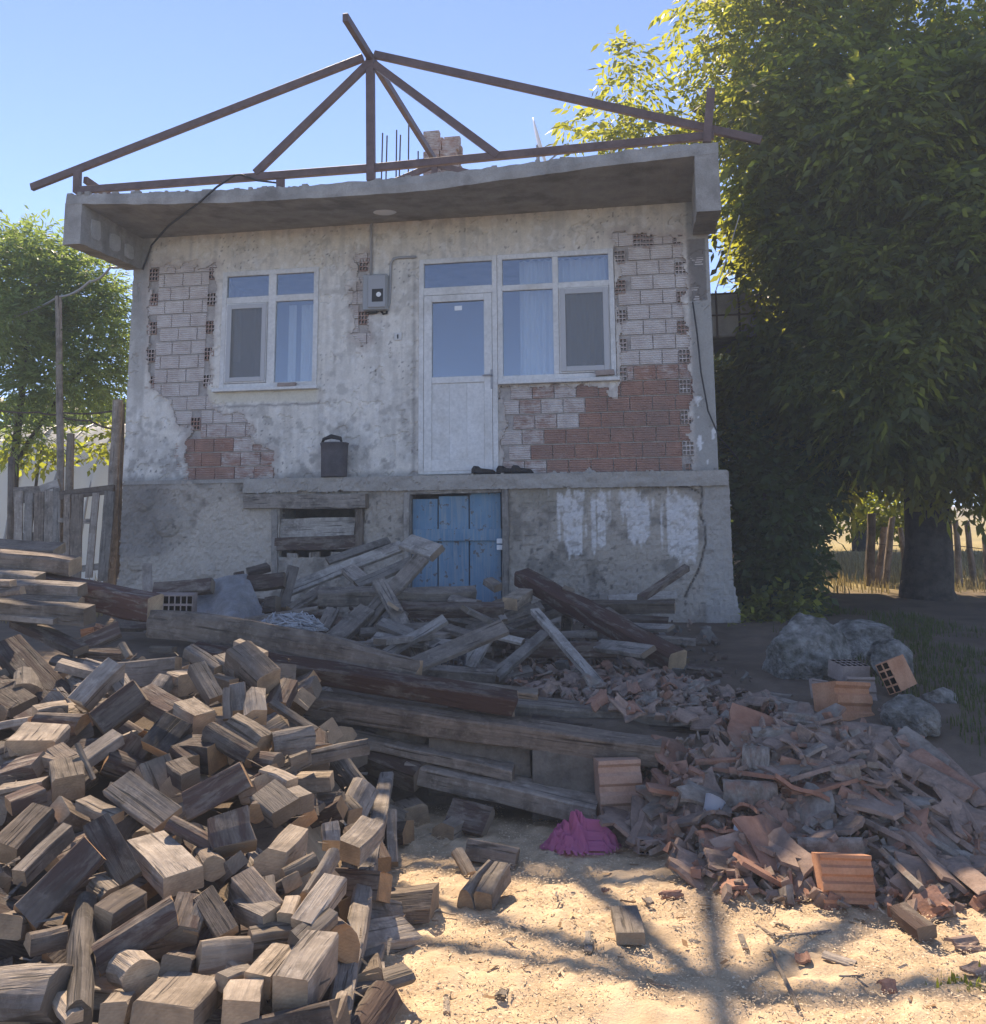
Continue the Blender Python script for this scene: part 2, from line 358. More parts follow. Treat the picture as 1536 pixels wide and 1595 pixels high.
# ------------------------------------------------------------------ terrain shape
PXB = ([2.2, 3.3, 4.6, 5.9, 6.6], [-0.3, -0.36, -0.45, -0.62, -0.8])
def base_z(x, y):
    x = np.asarray(x, float); y = np.asarray(y, float)
    step = sstep(6.02 - 0.27 * (x + 0.3), 6.2 - 0.27 * (x + 0.3), y)
    rampz = sstep(4.35, 6.35, y)
    k = sstep(0.72, 1.0, x) + (1 - sstep(-1.6, -1.2, x)); k = np.clip(k, 0, 1)
    t = step * (1 - k) + rampz * k
    z = 0.48 * t + 0.17 * sstep(6, 10.5, y) + 0.1 * sstep(10.5, 14, y) + np.clip(y - 14, 0, 60) * 0.022 + np.clip(y - 74, 0, 400) * 0.03
    z = z + 0.05 * (fbm(x * 0.9, y * 0.9, 2) - 0.5) * sstep(2, 4, y)
    return z
def pile_z(x, y):
    x = np.asarray(x, float); y = np.asarray(y, float)
    H = np.clip(0.22 + 0.245 * (y - 2.8), 0.16, 0.88)
    back = 0.88 - 0.32 * sstep(5.7, 6.6, y)
    H = np.minimum(H, back)
    xb = np.interp(y, PXB[0], PXB[1])
    return np.minimum(H, 1.35 * (xb - x) + 0.06)
def debris_z(x, y):
    b = base_z(x, y)
    return b + 0.3 * np.exp(-((np.asarray(x) + 1.9) / 1.4) ** 2 - ((np.asarray(y) - 9.6) / 1.3) ** 2) + 0.08
def ground_z(x, y):
    p = np.where((np.asarray(x) < -0.3) & (np.asarray(y) < 7), pile_z(x, y) - 0.24, -9)
    return np.maximum(base_z(x, y), p)
def surf_pile(x, y): return np.maximum(pile_z(x, y), base_z(x, y) + 0.03)
_ts = np.arange(2.0, 60.0, 0.01)
def march(px, py, fn, off=0.0):
    d = ray(px, py); P = CAM[None] + _ts[:, None] * d[None]
    g = P[:, 2] < fn(P[:, 0], P[:, 1]) + off
    i = int(np.argmax(g)) if g.any() else len(_ts) - 1
    return P[i]

# ------------------------------------------------------------------ ground sheet
def axis(segs):
    out = []
    for a, b, st in segs: out += list(np.arange(a, b, st))
    return np.array(out + [segs[-1][1]])
xs = axis([(-220, -40, 20), (-40, -8, 2), (-8, -4, 0.25), (-4, 3.2, 0.03), (3.2, 8, 0.12), (8, 40, 2), (40, 220, 20)])
ys = axis([(-30, 1.6, 2), (1.6, 2.6, 0.2), (2.6, 6.8, 0.026), (6.8, 11, 0.06), (11, 20, 0.25), (20, 60, 2), (60, 260, 20)])
GX, GY = np.meshgrid(xs, ys)
GZ = ground_z(GX, GY)
saw = sstep(-1.2, -0.5, GX) * (1 - sstep(5.4, 6.1, GY + 0.25 * GX + 0.5 * (fbm(GX * 2, GY * 2, 5) - 0.5))) * (1 - sstep(2.3, 3.3, GX + 0.8 * (fbm(GX * 1.5, GY * 1.5, 9) - 0.5)))
near = sstep(2, 3, GY) * (1 - sstep(9, 12, GY))
GZ = GZ + near * (0.035 * (fbm(GX * 5, GY * 5, 21) - 0.5) + (0.012 + 0.03 * saw) * (fbm(GX * 16, GY * 16, 22, 3) - 0.5) + 0.014 * saw * (vnoise(GX * 30, GY * 30, 23) - 0.5))
dirt = np.stack([0.15 + 0 * GX, 0.115 + 0 * GX, 0.087 + 0 * GX], -1)
sawc = np.array([0.58, 0.435, 0.28])[None, None] * (0.55 + 0.8 * fbm(GX * 11, GY * 11, 31, 5)[..., None])
dry = np.array([0.36, 0.29, 0.13])[None, None] * (0.6 + 0.8 * fbm(GX * 0.6, GY * 0.6, 33)[..., None])
c = dirt * (0.6 + 0.8 * fbm(GX * 4, GY * 4, 34)[..., None])
w_saw = np.clip(saw * (0.55 + 1.1 * (fbm(GX * 3, GY * 3, 35) - 0.25)) * 1.25, 0, 1)[..., None]
c = c * (1 - w_saw) + sawc * w_saw
w_dry = (sstep(12.5, 15, GY + 1.5 * (fbm(GX * 0.7, GY * 0.7, 36) - 0.5)))[..., None]
c = c * (1 - w_dry) + dry * w_dry
ny, nx = GX.shape
idx = np.arange(nx * ny).reshape(ny, nx)
Q = np.stack([idx[:-1, :-1], idx[:-1, 1:], idx[1:, 1:], idx[1:, :-1]], -1).reshape(-1, 4)
o = link('ground', quads('ground', np.stack([GX, GY, GZ], -1).reshape(-1, 3), Q, M_GROUND, True, c.reshape(-1, 3)))
tag(o, kind='structure')

# ------------------------------------------------------------------ HOUSE
def T(x, y, z): return Matrix.Translation((x, y, z))
house = empty('house', HM, 'small derelict-looking one-storey house of hollow brick with peeling white plaster on a rough concrete base', 'house')
def hbox(name, u0, u1, n0, n1, z0, z1, mat, parent=None, bevel=0.0):      # n measured towards the camera
    mb = MB().box(u0, u1, -n1, -n0, z0, z1)
    c = Vector(((u0 + u1) / 2, -(n0 + n1) / 2, (z0 + z1) / 2))
    mb.v = [tuple(Vector(p) - c) for p in mb.v]
    if parent is None: parent = house
    off = Vector((0, 0, 0)); q = parent
    while q is not None and q != house: off += q.matrix_basis.translation; q = q.parent
    return mb.build(name, mat, parent, Matrix.Translation(c - off), bevel=bevel)
UL, UR, ZL, ZS = -4.2, 2.93, 2.25, 5.33
# openings (u0,u1,z0,z1)
wl = (hp(348, 0)[0], hp(497, 500)[0], hp(420, 604)[1], hp(420, 421)[1]); wl = (hp(346, 510)[0], hp(496, 510)[0], wl[2], wl[3])
du0, du1 = hp(653, 570)[0], hp(776, 570)[0]; dz0, dz1 = 2.265, hp(712, 402)[1]
wr = (du1, hp(958, 490)[0], hp(870, 591)[1], dz1)
OPEN = [wl, (du0, du1, dz0, dz1), wr]
def in_open(u, z, pad=0.0):
    r = np.zeros(np.shape(u), bool)
    for a, b, c_, d in OPEN: r |= (u > a - pad) & (u < b + pad) & (z > c_ - pad) & (z < d + pad)
    return r
# wall core: boxes round the openings
us = sorted({UL, UR} | {v for a in OPEN for v in a[:2]}); zs = sorted({ZL, ZS} | {v for a in OPEN for v in a[2:]})
mb = MB()
for i in range(len(us) - 1):
    for j in range(len(zs) - 1):
        if not bool(in_open(np.array((us[i] + us[i + 1]) / 2), np.array((zs[j] + zs[j + 1]) / 2))):
            mb.box(us[i], us[i + 1], 0.03, 0.22, zs[j], zs[j + 1])
DEEP = 6.2
mb.box(UL, UL + 0.2, 0.22, DEEP, ZL, ZS); mb.box(UR - 0.2, UR, 0.22, DEEP, ZL, ZS); mb.box(UL, UR, DEEP, DEEP + 0.2, ZL, ZS)
wall = mb.build('wall', M_MORTAR, house)
mb = MB().box(UL + 0.2, UR - 0.2, 0.22, DEEP, ZL - 0.02, ZL + 0.02).box(UL + 0.21, UR - 0.21, 3.2, 3.3, ZL + 0.02, ZS)
mb.build('inner_wall', M_INT, house)

# ---- polygons on the facade, in photo pixels
def poly(pts, n=0.0): return np.array([hp(x, y, n) for x, y in pts])
def sdf(P, u, z):                              # signed distance, negative inside
    d = np.full(u.shape, 1e9); ins = np.zeros(u.shape, bool)
    for i in range(len(P)):
        ax, ay = P[i]; bx, by = P[(i + 1) % len(P)]
        ex, ey = bx - ax, by - ay; t = np.clip(((u - ax) * ex + (z - ay) * ey) / (ex * ex + ey * ey + 1e-12), 0, 1)
        d = np.minimum(d, np.hypot(u - ax - t * ex, z - ay - t * ey))
        cnd = ((ay > z) != (by > z)) & (u < (bx - ax) * (z - ay) / (by - ay + 1e-12) + ax)
        ins ^= cnd
    return np.where(ins, -d, d)
BR_A = poly([(233, 414), (337, 414), (333, 500), (330, 575), (322, 612), (330, 640), (388, 652), (392, 690), (420, 712), (436, 745), (292, 750), (288, 706), (300, 668), (272, 650), (262, 625), (232, 606)])
BR_A2 = poly([(392, 705), (430, 700), (432, 720), (400, 745)])
BR_B = poly([(962, 366), (1060, 368), (1066, 470), (1074, 600), (1080, 736), (784, 738), (781, 604), (900, 600), (908, 596), (940, 600), (958, 618), (968, 590), (960, 480)])
BR_C = poly([(553, 398), (574, 396), (573, 525), (562, 538), (553, 515)])
def brick_mask(u, z, wob=0.09):
    nz = wob * 2 * (fbm(u * 4, z * 4, 41) - 0.5) + wob * 1.3 * (fbm(u * 12, z * 12, 42, 4) - 0.5)
    return np.minimum.reduce([sdf(BR_A, u, z), sdf(BR_A2, u, z), sdf(BR_B, u, z), sdf(BR_C, u, z)]) + nz
def sheet(name, u0, u1, z0, z1, res, keep, color, nfun, mat, parent, thick=0.02):
    U = np.arange(u0, u1 + res * 0.5, res); Z = np.arange(z0, z1 + res * 0.5, res)
    U = np.linspace(u0, u1, len(U)); Z = np.linspace(z0, z1, len(Z))
    gu, gz_ = np.meshgrid(U, Z); k = keep((gu[:-1, :-1] + gu[1:, 1:]) / 2, (gz_[:-1, :-1] + gz_[1:, 1:]) / 2)
    n = nfun(gu, gz_); ny_, nx_ = gu.shape; N = nx_ * ny_
    ju = gu.copy(); jz = gz_.copy()
    ju[1:-1, 1:-1] += (NR.rand(ny_ - 2, nx_ - 2) - 0.5) * res * 0.5; jz[1:-1, 1:-1] += (NR.rand(ny_ - 2, nx_ - 2) - 0.5) * res * 0.5
    V = np.concatenate([np.stack([ju, -n, jz], -1).reshape(-1, 3), np.stack([ju, -n + thick, jz], -1).reshape(-1, 3)])
    I = np.arange(N).reshape(ny_, nx_); A, B, C_, D = I[:-1, :-1], I[:-1, 1:], I[1:, 1:], I[1:, :-1]
    Qs = [np.stack([A[k], B[k], C_[k], D[k]], -1)]
    kp = np.pad(k, 1); 
    for (dy, dx, a, b) in ((-1, 0, A, B), (1, 0, C_, D), (0, -1, D, A), (0, 1, B, C_)):
        nb = kp[1 + dy:1 + dy + k.shape[0], 1 + dx:1 + dx + k.shape[1]]; e = k & ~nb
        Qs.append(np.stack([b[e], a[e], a[e] + N, b[e] + N], -1))
    c = color(gu, gz_).reshape(-1, 3); c = np.concatenate([c, c * 0.9])
    Qf = np.concatenate(Qs); used = np.unique(Qf); rem = np.zeros(2 * N, int); rem[used] = np.arange(len(used))
    return link(name, quads(name, V[used], rem[Qf], mat, False, c[used]), parent)
def lerp3(a, b, w): return np.asarray(a) * (1 - w[..., None]) + np.asarray(b) * w[..., None]
zpx = lambda y, x=650: hp(x, y)[1]
upx = lambda x, y=560: hp(x, y)[0]
def col_plaster(u, z):
    one = np.ones_like(u)
    c = lerp3((0.63, 0.58, 0.5), (0.73, 0.69, 0.62), fbm(u * 1.3, z * 1.3, 51))
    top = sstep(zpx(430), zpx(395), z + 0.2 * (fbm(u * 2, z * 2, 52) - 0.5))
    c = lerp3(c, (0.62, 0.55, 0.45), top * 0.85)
    # grey dirt, heavier low down and round the doorway
    low = sstep(zpx(560), zpx(740), z)
    g = fbm(u * 4.6, z * 2.4, 53, 5); c = lerp3(c, (0.34, 0.325, 0.3), sstep(0.46, 0.72, g + 0.1 * low + 0.16 * (fbm(u * 20, z * 20, 63) - 0.5)) * (0.22 + 0.3 * low))
    g = fbm(u * 9, z * 9, 54, 4); c = lerp3(c, (0.2, 0.185, 0.17), sstep(0.6, 0.72, g + 0.05 * low) * (0.32 + 0.3 * low))
    s = fbm(u * 12, z * 0.9, 55, 3); c = lerp3(c, (0.4, 0.37, 0.33), sstep(0.5, 0.78, s) * 0.55)
    s2 = fbm(u * 30, z * 3, 65, 4); c = lerp3(c, (0.44, 0.405, 0.36), sstep(0.5, 0.75, s2) * 0.35); c = lerp3(c, (0.74, 0.72, 0.68), sstep(0.55, 0.75, fbm(u * 16, z * 16, 66, 5)) * 0.4)
    sp = vnoise(u * 45, z * 45, 56); c = lerp3(c, (0.13, 0.12, 0.11), (sp > 0.9) * sstep(0.45, 0.6, fbm(u * 2, z * 2, 57)) * 0.8 * one)
    cream = sdf(poly([(322, 608), (494, 604), (494, 626), (440, 624), (330, 628)]), u, z); c = lerp3(c, (0.6, 0.55, 0.44), sstep(0.03, -0.02, cream))
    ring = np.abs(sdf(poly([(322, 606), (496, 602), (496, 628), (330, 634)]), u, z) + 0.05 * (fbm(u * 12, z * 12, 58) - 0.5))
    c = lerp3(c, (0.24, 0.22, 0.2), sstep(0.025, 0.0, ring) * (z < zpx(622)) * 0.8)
    lc = sstep(upx(232), upx(222), u); c = lerp3(c, (0.29, 0.275, 0.25), lc * (0.55 + 0.45 * sstep(0.3, 0.6, fbm(u * 3, z * 1.2, 59))) * sstep(zpx(640), zpx(560), z))
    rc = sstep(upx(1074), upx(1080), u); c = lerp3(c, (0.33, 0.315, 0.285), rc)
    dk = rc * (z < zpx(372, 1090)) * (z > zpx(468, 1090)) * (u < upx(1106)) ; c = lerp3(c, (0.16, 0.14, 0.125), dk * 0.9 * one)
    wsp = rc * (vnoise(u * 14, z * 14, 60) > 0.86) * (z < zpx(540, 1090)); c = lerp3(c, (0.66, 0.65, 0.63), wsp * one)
    bot = sstep(ZL + 0.1, ZL, z + 0.08 * (fbm(u * 5, z * 5, 61) - 0.5)); c = lerp3(c, (0.27, 0.245, 0.22), bot * 0.7)
    # grime drawn round the door opening where the old frame came out
    jam = np.minimum(np.abs(u - (du0 - 0.06)), 1) ; c = lerp3(c, (0.25, 0.23, 0.21), sstep(0.05, 0.0, jam + 0.06 * (fbm(z * 8, u * 8, 62) - 0.4)) * (z < dz1) * 0.7)
    ed = brick_mask(u, z); c = lerp3(c, (0.4, 0.33, 0.285), sstep(0.09, 0.0, ed + 0.1 * (fbm(u * 11, z * 11, 64) - 0.5)) * 0.6)
    return c
def n_plaster(u, z):
    n = 0.009 + 0.014 * (fbm(u * 2, z * 2, 71) - 0.5) + 0.008 * (fbm(u * 14, z * 14, 72) - 0.5)
    pit = (fbm(u * 7, z * 7, 73, 4) > 0.66); n = n - 0.012 * pit
    return np.maximum(n, -0.004)
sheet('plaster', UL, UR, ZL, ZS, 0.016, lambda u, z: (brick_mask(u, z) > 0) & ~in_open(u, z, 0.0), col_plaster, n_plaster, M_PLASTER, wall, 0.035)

# ---- bricks, one by one where the plaster has come off
CH, CL = 0.1745, 0.252
def brick_mat():
    t = NT('wall_brick'); pos = t.n('NewGeometry').outputs['Position']; v = t.objvec()
    a = t.n('Attribute', attribute_name='wash', attribute_type='OBJECT').outputs['Fac']
    red = t.mix(t.ramp(t.noise(v, 9, 5), [(0.3, 0.0), (0.7, 1.0)]), (0.3, 0.165, 0.125), (0.4, 0.235, 0.18))
    red = t.mix(t.ramp(t.noise(pos, 2.3, 4), [(0.4, 0.1), (0.62, 0.8)]), red, (0.27, 0.185, 0.155))
    w = t.mix(0.4, t.noise(t.mapping(pos, (6, 6, 9)), 1.6, 6, 0.68), t.noise(t.mapping(v, (8, 8, 60)), 1.2, 5, 0.7))
    th = t.math('ADD', w, t.math('MULTIPLY', t.math('SUBTRACT', a, 0.5), 0.75))
    white = t.mix(t.ramp(t.noise(pos, 7, 5), [(0.35, 0.0), (0.7, 1.0)]), (0.6, 0.56, 0.52), (0.48, 0.42, 0.385))
    c = t.mix(t.ramp(th, [(0.42, 0.0), (0.62, 0.92)]), red, white)
    n = t.noise(v, 70, 4); c = t.mix(1.0, c, t.math('ADD', t.math('MULTIPLY', n, 0.5), 0.75), 'MULTIPLY')
    t.bump(t.math('ADD', n, w), 0.5, 0.006); return t.fin(c, 0.93, 0.1)
M_BRICK = brick_mat()
def ribbed(L, H, D, ribs, dep=0.009):                      # long face towards -y, grooves along x
    prof = [(-H / 2, 0.0)]
    for k in range(ribs):
        z0 = -H / 2 + H * (k + 0.2) / ribs; z1 = -H / 2 + H * (k + 0.36) / ribs
        z2 = -H / 2 + H * (k + 0.64) / ribs; z3 = -H / 2 + H * (k + 0.8) / ribs
        prof += [(z0, 0.0), (z1, dep), (z2, dep), (z3, 0.0)]
    prof += [(H / 2, 0.0)]
    v = [(x, -D / 2 + d, z) for x in (-L / 2, L / 2) for z, d in prof]; n = len(prof)
    v += [(-L / 2, D / 2, -H / 2), (-L / 2, D / 2, H / 2), (L / 2, D / 2, -H / 2), (L / 2, D / 2, H / 2)]
    f = [(k, n + k, n + k + 1, k + 1) for k in range(n - 1)]
    f += [tuple(range(n))[::1] + (2 * n + 1, 2 * n), tuple(range(2 * n - 1, n - 1, -1)) + (2 * n + 2, 2 * n + 3)]
    f += [(n - 1, 2 * n - 1, 2 * n + 3, 2 * n + 1), (0, 2 * n, 2 * n + 2, n), (2 * n, 2 * n + 1, 2 * n + 3, 2 * n + 2)]
    return v, f
def holed(Wd, H, D, nx_, nz_, web=0.2):         # open end towards -y with a grid of hollow cells
    mb = MB(); xs_ = []; zs_ = []
    cw = Wd / nx_; ch = H / nz_
    for i in range(nx_): xs_ += [-Wd / 2 + cw * (i + web / 2), -Wd / 2 + cw * (i + 1 - web / 2)]
    for j in range(nz_): zs_ += [-H / 2 + ch * (j + web / 2), -H / 2 + ch * (j + 1 - web / 2)]
    X = [-Wd / 2] + xs_ + [Wd / 2]; Z = [-H / 2] + zs_ + [H / 2]
    v = []; f = []; mi = []
    def q(a, b, c_, d, k=0):
        n0 = len(v); v.extend([a, b, c_, d]); f.append((n0, n0 + 1, n0 + 2, n0 + 3)); mi.append(k)
    y0 = -D / 2; y1 = y0 + min(D * 0.9, 0.12)
    for i in range(len(X) - 1):
        for j in range(len(Z) - 1):
            a, b, c_, d = X[i], X[i + 1], Z[j], Z[j + 1]
            if i % 2 == 1 and j % 2 == 1:
                q((a, y1, c_), (b, y1, c_), (b, y1, d), (a, y1, d), 1)
                q((a, y0, c_), (b, y0, c_), (b, y1, c_), (a, y1, c_), 1); q((a, y0, d), (a, y1, d), (b, y1, d), (b, y0, d), 1)
                q((a, y0, c_), (a, y1, c_), (a, y1, d), (a, y0, d), 1); q((b, y0, c_), (b, y0, d), (b, y1, d), (b, y1, c_), 1)
            else: q((a, y0, c_), (b, y0, c_), (b, y0, d), (a, y0, d))
    w, h = Wd / 2, H / 2; y2 = D / 2
    q((-w, y0, -h), (-w, y0, h), (-w, y2, h), (-w, y2, -h)); q((w, y0, -h), (w, y2, -h), (w, y2, h), (w, y0, h))
    q((-w, y0, h), (w, y0, h), (w, y2, h), (-w, y2, h)); q((-w, y0, -h), (-w, y2, -h), (w, y2, -h), (w, y0, -h)); q((-w, y2, -h), (-w, y2, h), (w, y2, h), (w, y2, -h))
    return v, f, mi
BM_full = mesh('brick', *ribbed(CL - 0.011, CH - 0.016, 0.1, 6), M_BRICK)
_v, _f, _mi = holed(0.12, CH - 0.02, 0.12, 3, 3, 0.26); BM_end = mesh('hollow_brick_end', _v, _f, [M_BRICK, M_CAVITY], mi=_mi)
END_PX = [(240, 428), (238, 467), (236, 511), (234, 554), (232, 595), (333, 425), (330, 466), (328, 509), (326, 551), (324, 593),
          (965, 401), (966, 447), (967, 493), (968, 538), (968, 583), (1057, 373), (1060, 418), (1063, 464), (1064, 510), (1066, 555), (1067, 602), (1069, 650), (1072, 698),
          (995, 376), (1009, 376), (568, 412), (566, 495), (1077, 733), (305, 660)]
ends = [hp(x, y) for x, y in END_PX]
def place_brick(me, u, z, wash, jit=0.004, name='brick'):
    o = link(name, me, wall, T(u, 0.055 + RNG.uniform(-jit, jit), z) @ Matrix.Rotation(RNG.uniform(-0.012, 0.012), 4, 'Y')); o['wash'] = wash; return o
def wash_at(u, z):
    w = 0.78
    if u > du1 - 0.1:
        w = float(sstep(zpx(600, 1010), zpx(555, 1010), np.array(z + 0.2 * (float(fbm(u * 2, z * 2, 80)) - 0.5)))) * 0.68 + 0.18
        if u < upx(905): w = 0.55 + 0.5 * (float(fbm(u * 3, z * 1.5, 81)) - 0.5) - (0.35 if z < zpx(668, 860) and u > upx(835) else 0)
    elif z < zpx(660, 350): w = 0.56
    if u < -2 and z < zpx(690, 350): w = 0.3 if u < upx(356) else 0.55
    return w + RNG.uniform(-0.09, 0.09)
for (u, z) in ends: place_brick(BM_end, u, z, 0.5 + RNG.uniform(-0.1, 0.1), 0.002)
zz0 = hp(1069, 650)[1] - CH * round((hp(1069, 650)[1] - ZL) / CH - 0.45)
k = 0
for r in range(22):
    z = zz0 + (r - 1) * CH
    if z + CH / 2 > ZS or z - CH / 2 < ZL - 0.06: continue
    for cidx in range(-18, 14):
        u = (cidx + (0.5 if r % 2 else 0) + 0.12 * math.sin(r * 2.1)) * CL
        pts = np.array([(u + a, z + b) for a in (-0.11, 0, 0.11) for b in (-0.06, 0, 0.06)])
        if (brick_mask(pts[:, 0], pts[:, 1]) < 0.04).sum() < 1: continue
        if in_open(np.array([u - 0.05, u + 0.05, u]), np.array([z, z, z])).any() or u + 0.1 > UR or u - 0.1 < UL: continue
        if any(abs(u - a) < 0.185 and abs(z - b) < CH * 0.6 for a, b in ends):
            # a shorter piece beside the hollow end
            e = min((a for a, b in ends if abs(z - b) < CH * 0.6), key=lambda a: abs(a - u)); s_ = 1 if u > e else -1
            edge = e + s_ * 0.066; far = u + s_ * (CL / 2 - 0.006); ln = (far - edge) * s_
            if ln < 0.05: continue
            b_ = place_brick(BM_full, (edge + far) / 2, z, wash_at(u, z)); b_.scale = (ln / (CL - 0.012), 1, 1); continue
        place_brick(BM_full, u, z, wash_at(u, z))

# ---- windows, door
def frame_bars(mb, u0, u1, z0, z1, t, n0, n1):
    mb.box(u0, u0 + t, -n1, -n0, z0, z1); mb.box(u1 - t, u1, -n1, -n0, z0, z1)
    mb.box(u0 + t, u1 - t, -n1, -n0, z0, z0 + t); mb.box(u0 + t, u1 - t, -n1, -n0, z1 - t, z1)
def frame_part(name, u0, u1, z0, z1, t, n0, n1, mat, parent, bars=()):
    mb = MB(); frame_bars(mb, u0, u1, z0, z1, t, n0, n1)
    for b in bars: mb.box(b[0], b[1], -n1 + 0.002, -n0 - 0.002, b[2], b[3])
    return mb.build(name, mat, parent, bevel=0.004)
def pane(u0, u1, z0, z1, parent, n=0.0, mat=None, name='pane'):
    mb = MB().box(u0, u1, -n - 0.004, -n + 0.004, z0, z1); return mb.build(name, mat or M_GLASS, parent)
FT = 0.06
# left window
mu = (hp(418, 510)[0], hp(430, 510)[0]); tz = (hp(420, 471)[1], hp(420, 461)[1])
win = frame_part('window', wl[0], wl[1], wl[2], wl[3], FT, -0.045, 0.03, M_PVC, house, [(mu[0], mu[1], wl[2] + FT, wl[3] - FT), (wl[0] + FT, mu[0], tz[0], tz[1]), (mu[1], wl[1] - FT, tz[0], tz[1])])
pane(wl[0] + FT, mu[0], tz[1], wl[3] - FT, win); pane(mu[1], wl[1] - FT, tz[1], wl[3] - FT, win)
pane(mu[1], wl[1] - FT, wl[2] + FT, tz[0], win)
frame_part('sash', wl[0] + FT + 0.004, mu[0] - 0.004, wl[2] + FT + 0.004, tz[0] - 0.004, 0.06, 0.0, 0.04, M_PVC, win)
pane(wl[0] + FT + 0.05, mu[0] - 0.05, wl[2] + FT + 0.05, tz[0] - 0.05, win, 0.008)
frame_part('screen_frame', wl[0] + FT + 0.03, mu[0] - 0.012, wl[2] + FT + 0.02, tz[0] - 0.02, 0.055, 0.041, 0.056, M_PVCG, win)
pane(wl[0] + FT + 0.08, mu[0] - 0.06, wl[2] + FT + 0.07, tz[0] - 0.07, win, 0.047, M_SCREEN, 'fly_screen')
hbox('sill', wl[0] - 0.06, wl[1] + 0.03, 0.0, 0.1, wl[2] - 0.04, wl[2] - 0.002, M_PVC, win, 0.004)
# right window
mu2 = (hp(862, 500)[0], hp(871, 500)[0]); tz2 = (hp(865, 450)[1], hp(865, 441)[1])
ws = du1 + 0.075
win2 = frame_part('window', du1 + 0.002, wr[1], wr[2], wr[3], FT, -0.045, 0.03, M_PVC, house, [(mu2[0], mu2[1], wr[2] + FT, wr[3] - FT), (du1 + FT, mu2[0], tz2[0], tz2[1]), (mu2[1], wr[1] - FT, tz2[0], tz2[1])])
pane(du1 + FT, mu2[0], tz2[1], wr[3] - FT, win2); pane(mu2[1], wr[1] - FT, tz2[1], wr[3] - FT, win2); pane(du1 + FT, mu2[0], wr[2] + FT, tz2[0], win2)
frame_part('sash', mu2[1] + 0.004, wr[1] - FT - 0.004, wr[2] + FT + 0.004, tz2[0] - 0.004, 0.06, 0.0, 0.04, M_PVC, win2)
pane(mu2[1] + 0.05, wr[1] - FT - 0.05, wr[2] + FT + 0.05, tz2[0] - 0.05, win2, 0.008)
frame_part('screen_frame', mu2[1] + 0.02, wr[1] - FT - 0.012, wr[2] + FT + 0.02, tz2[0] - 0.02, 0.06, 0.041, 0.056, M_PVCG, win2)
pane(mu2[1] + 0.078, wr[1] - FT - 0.07, wr[2] + FT + 0.078, tz2[0] - 0.078, win2, 0.047, M_SCREEN, 'fly_screen')
hbox('sill', du1 + 0.01, wr[1] + 0.04, 0.0, 0.09, wr[2] - 0.045, wr[2] - 0.002, M_PVC, win2, 0.004)
# front door with its transom light
dtz = (hp(712, 459)[1], hp(712, 447)[1])
dfr = MB(); frame_bars(dfr, du0, du1 - 0.002, dz0, dz1, FT, -0.045, 0.03); dfr.box(du0 + FT, du1 - FT, -0.028, 0.043, dtz[0], dtz[1])
dfr = dfr.build('door_frame', M_PVC, house, bevel=0.004)
pane(du0 + FT, du1 - FT, dtz[1], dz1 - FT, dfr)
L0, L1, LZ0, LZ1 = du0 + FT + 0.005, du1 - FT - 0.005, dz0 + FT * 0.6, dtz[0] - 0.005
gz0 = hp(712, 587)[1]; gz1 = hp(712, 470)[1]; pz1 = hp(712, 597)[1]; pz0 = hp(712, 716)[1]; st = 0.095
mb = MB().box(L0, L0 + st, -0.035, 0.03, LZ0, LZ1).box(L1 - st, L1, -0.035, 0.03, LZ0, LZ1)
mb.box(L0 + st, L1 - st, -0.035, 0.03, gz1, LZ1).box(L0 + st, L1 - st, -0.035, 0.03, pz1, gz0).box(L0 + st, L1 - st, -0.035, 0.03, LZ0, pz0)
door = mb.build('front_door', M_PVC, house, bevel=0.004)
pane(L0 + st, L1 - st, gz0, gz1, door)
for k in range(3):
    a = L0 + st + (L1 - L0 - 2 * st) * k / 3; b = L0 + st + (L1 - L0 - 2 * st) * (k + 1) / 3
    hbox('panel', a + 0.0005, b - 0.0005, -0.01, 0.018, pz0, pz1, M_PVC, door, 0.0015)
hx, hz = hp(767, 592)
hbox('lock_plate', hx - 0.014, hx + 0.014, 0.036, 0.042, hz - 0.11, hz + 0.12, M_METAL, door, 0.002)
MB().tube([(hx, -0.04, hz + 0.05), (hx, -0.085, hz + 0.05), (hx - 0.02, -0.09, hz + 0.05), (hx - 0.1, -0.09, hz + 0.045)], 0.009, 8).build('handle', M_METAL, door, smooth=True)
sx, sz = hp(714, 480)
stk = hbox('sticker', sx - 0.045, sx + 0.045, 0.0045, 0.0055, sz - 0.028, sz + 0.028, M_WHITE, door)
# ---- roof slab with its eaves and bracket beams
ZB = 5.33
def slab_n(u, z): return 0 * u
sl_u0, sl_u1 = hp(103, 305, 1.3)[0], hp(1119, 225, 1.3)[0]
zt = 5.47
NS = 120
mb = MB()
V = []; 
us_ = np.linspace(sl_u0, sl_u1, NS)
_tp = np.array([hp(x, y, 1.3) for x, y in [(104, 302), (221, 299), (333, 296), (458, 290), (579, 280), (644, 274), (808, 255), (933, 239), (1030, 228), (1117, 221)]])
_bp = np.array([hp(x, y, 1.3) for x, y in [(104, 318), (137, 318), (300, 317), (408, 313), (579, 303), (644, 299), (808, 277), (950, 258), (1078, 243), (1117, 238)]])
ztop = np.interp(us_, _tp[:, 0], _tp[:, 1]); zbot = np.interp(us_, _bp[:, 0], _bp[:, 1]); edge = 0.012 * (fbm(us_ * 6, us_ * 0 + 1, 90) - 0.5) * 2; topj = 0.03 * (fbm(us_ * 9, us_ * 0 + 4, 91) - 0.5) * 2 + 0.02 * (vnoise(us_ * 30, us_ * 0, 92) > 0.75)
lowj = 0.012 * (fbm(us_ * 5, us_ * 0 + 7, 93) - 0.5) * 2
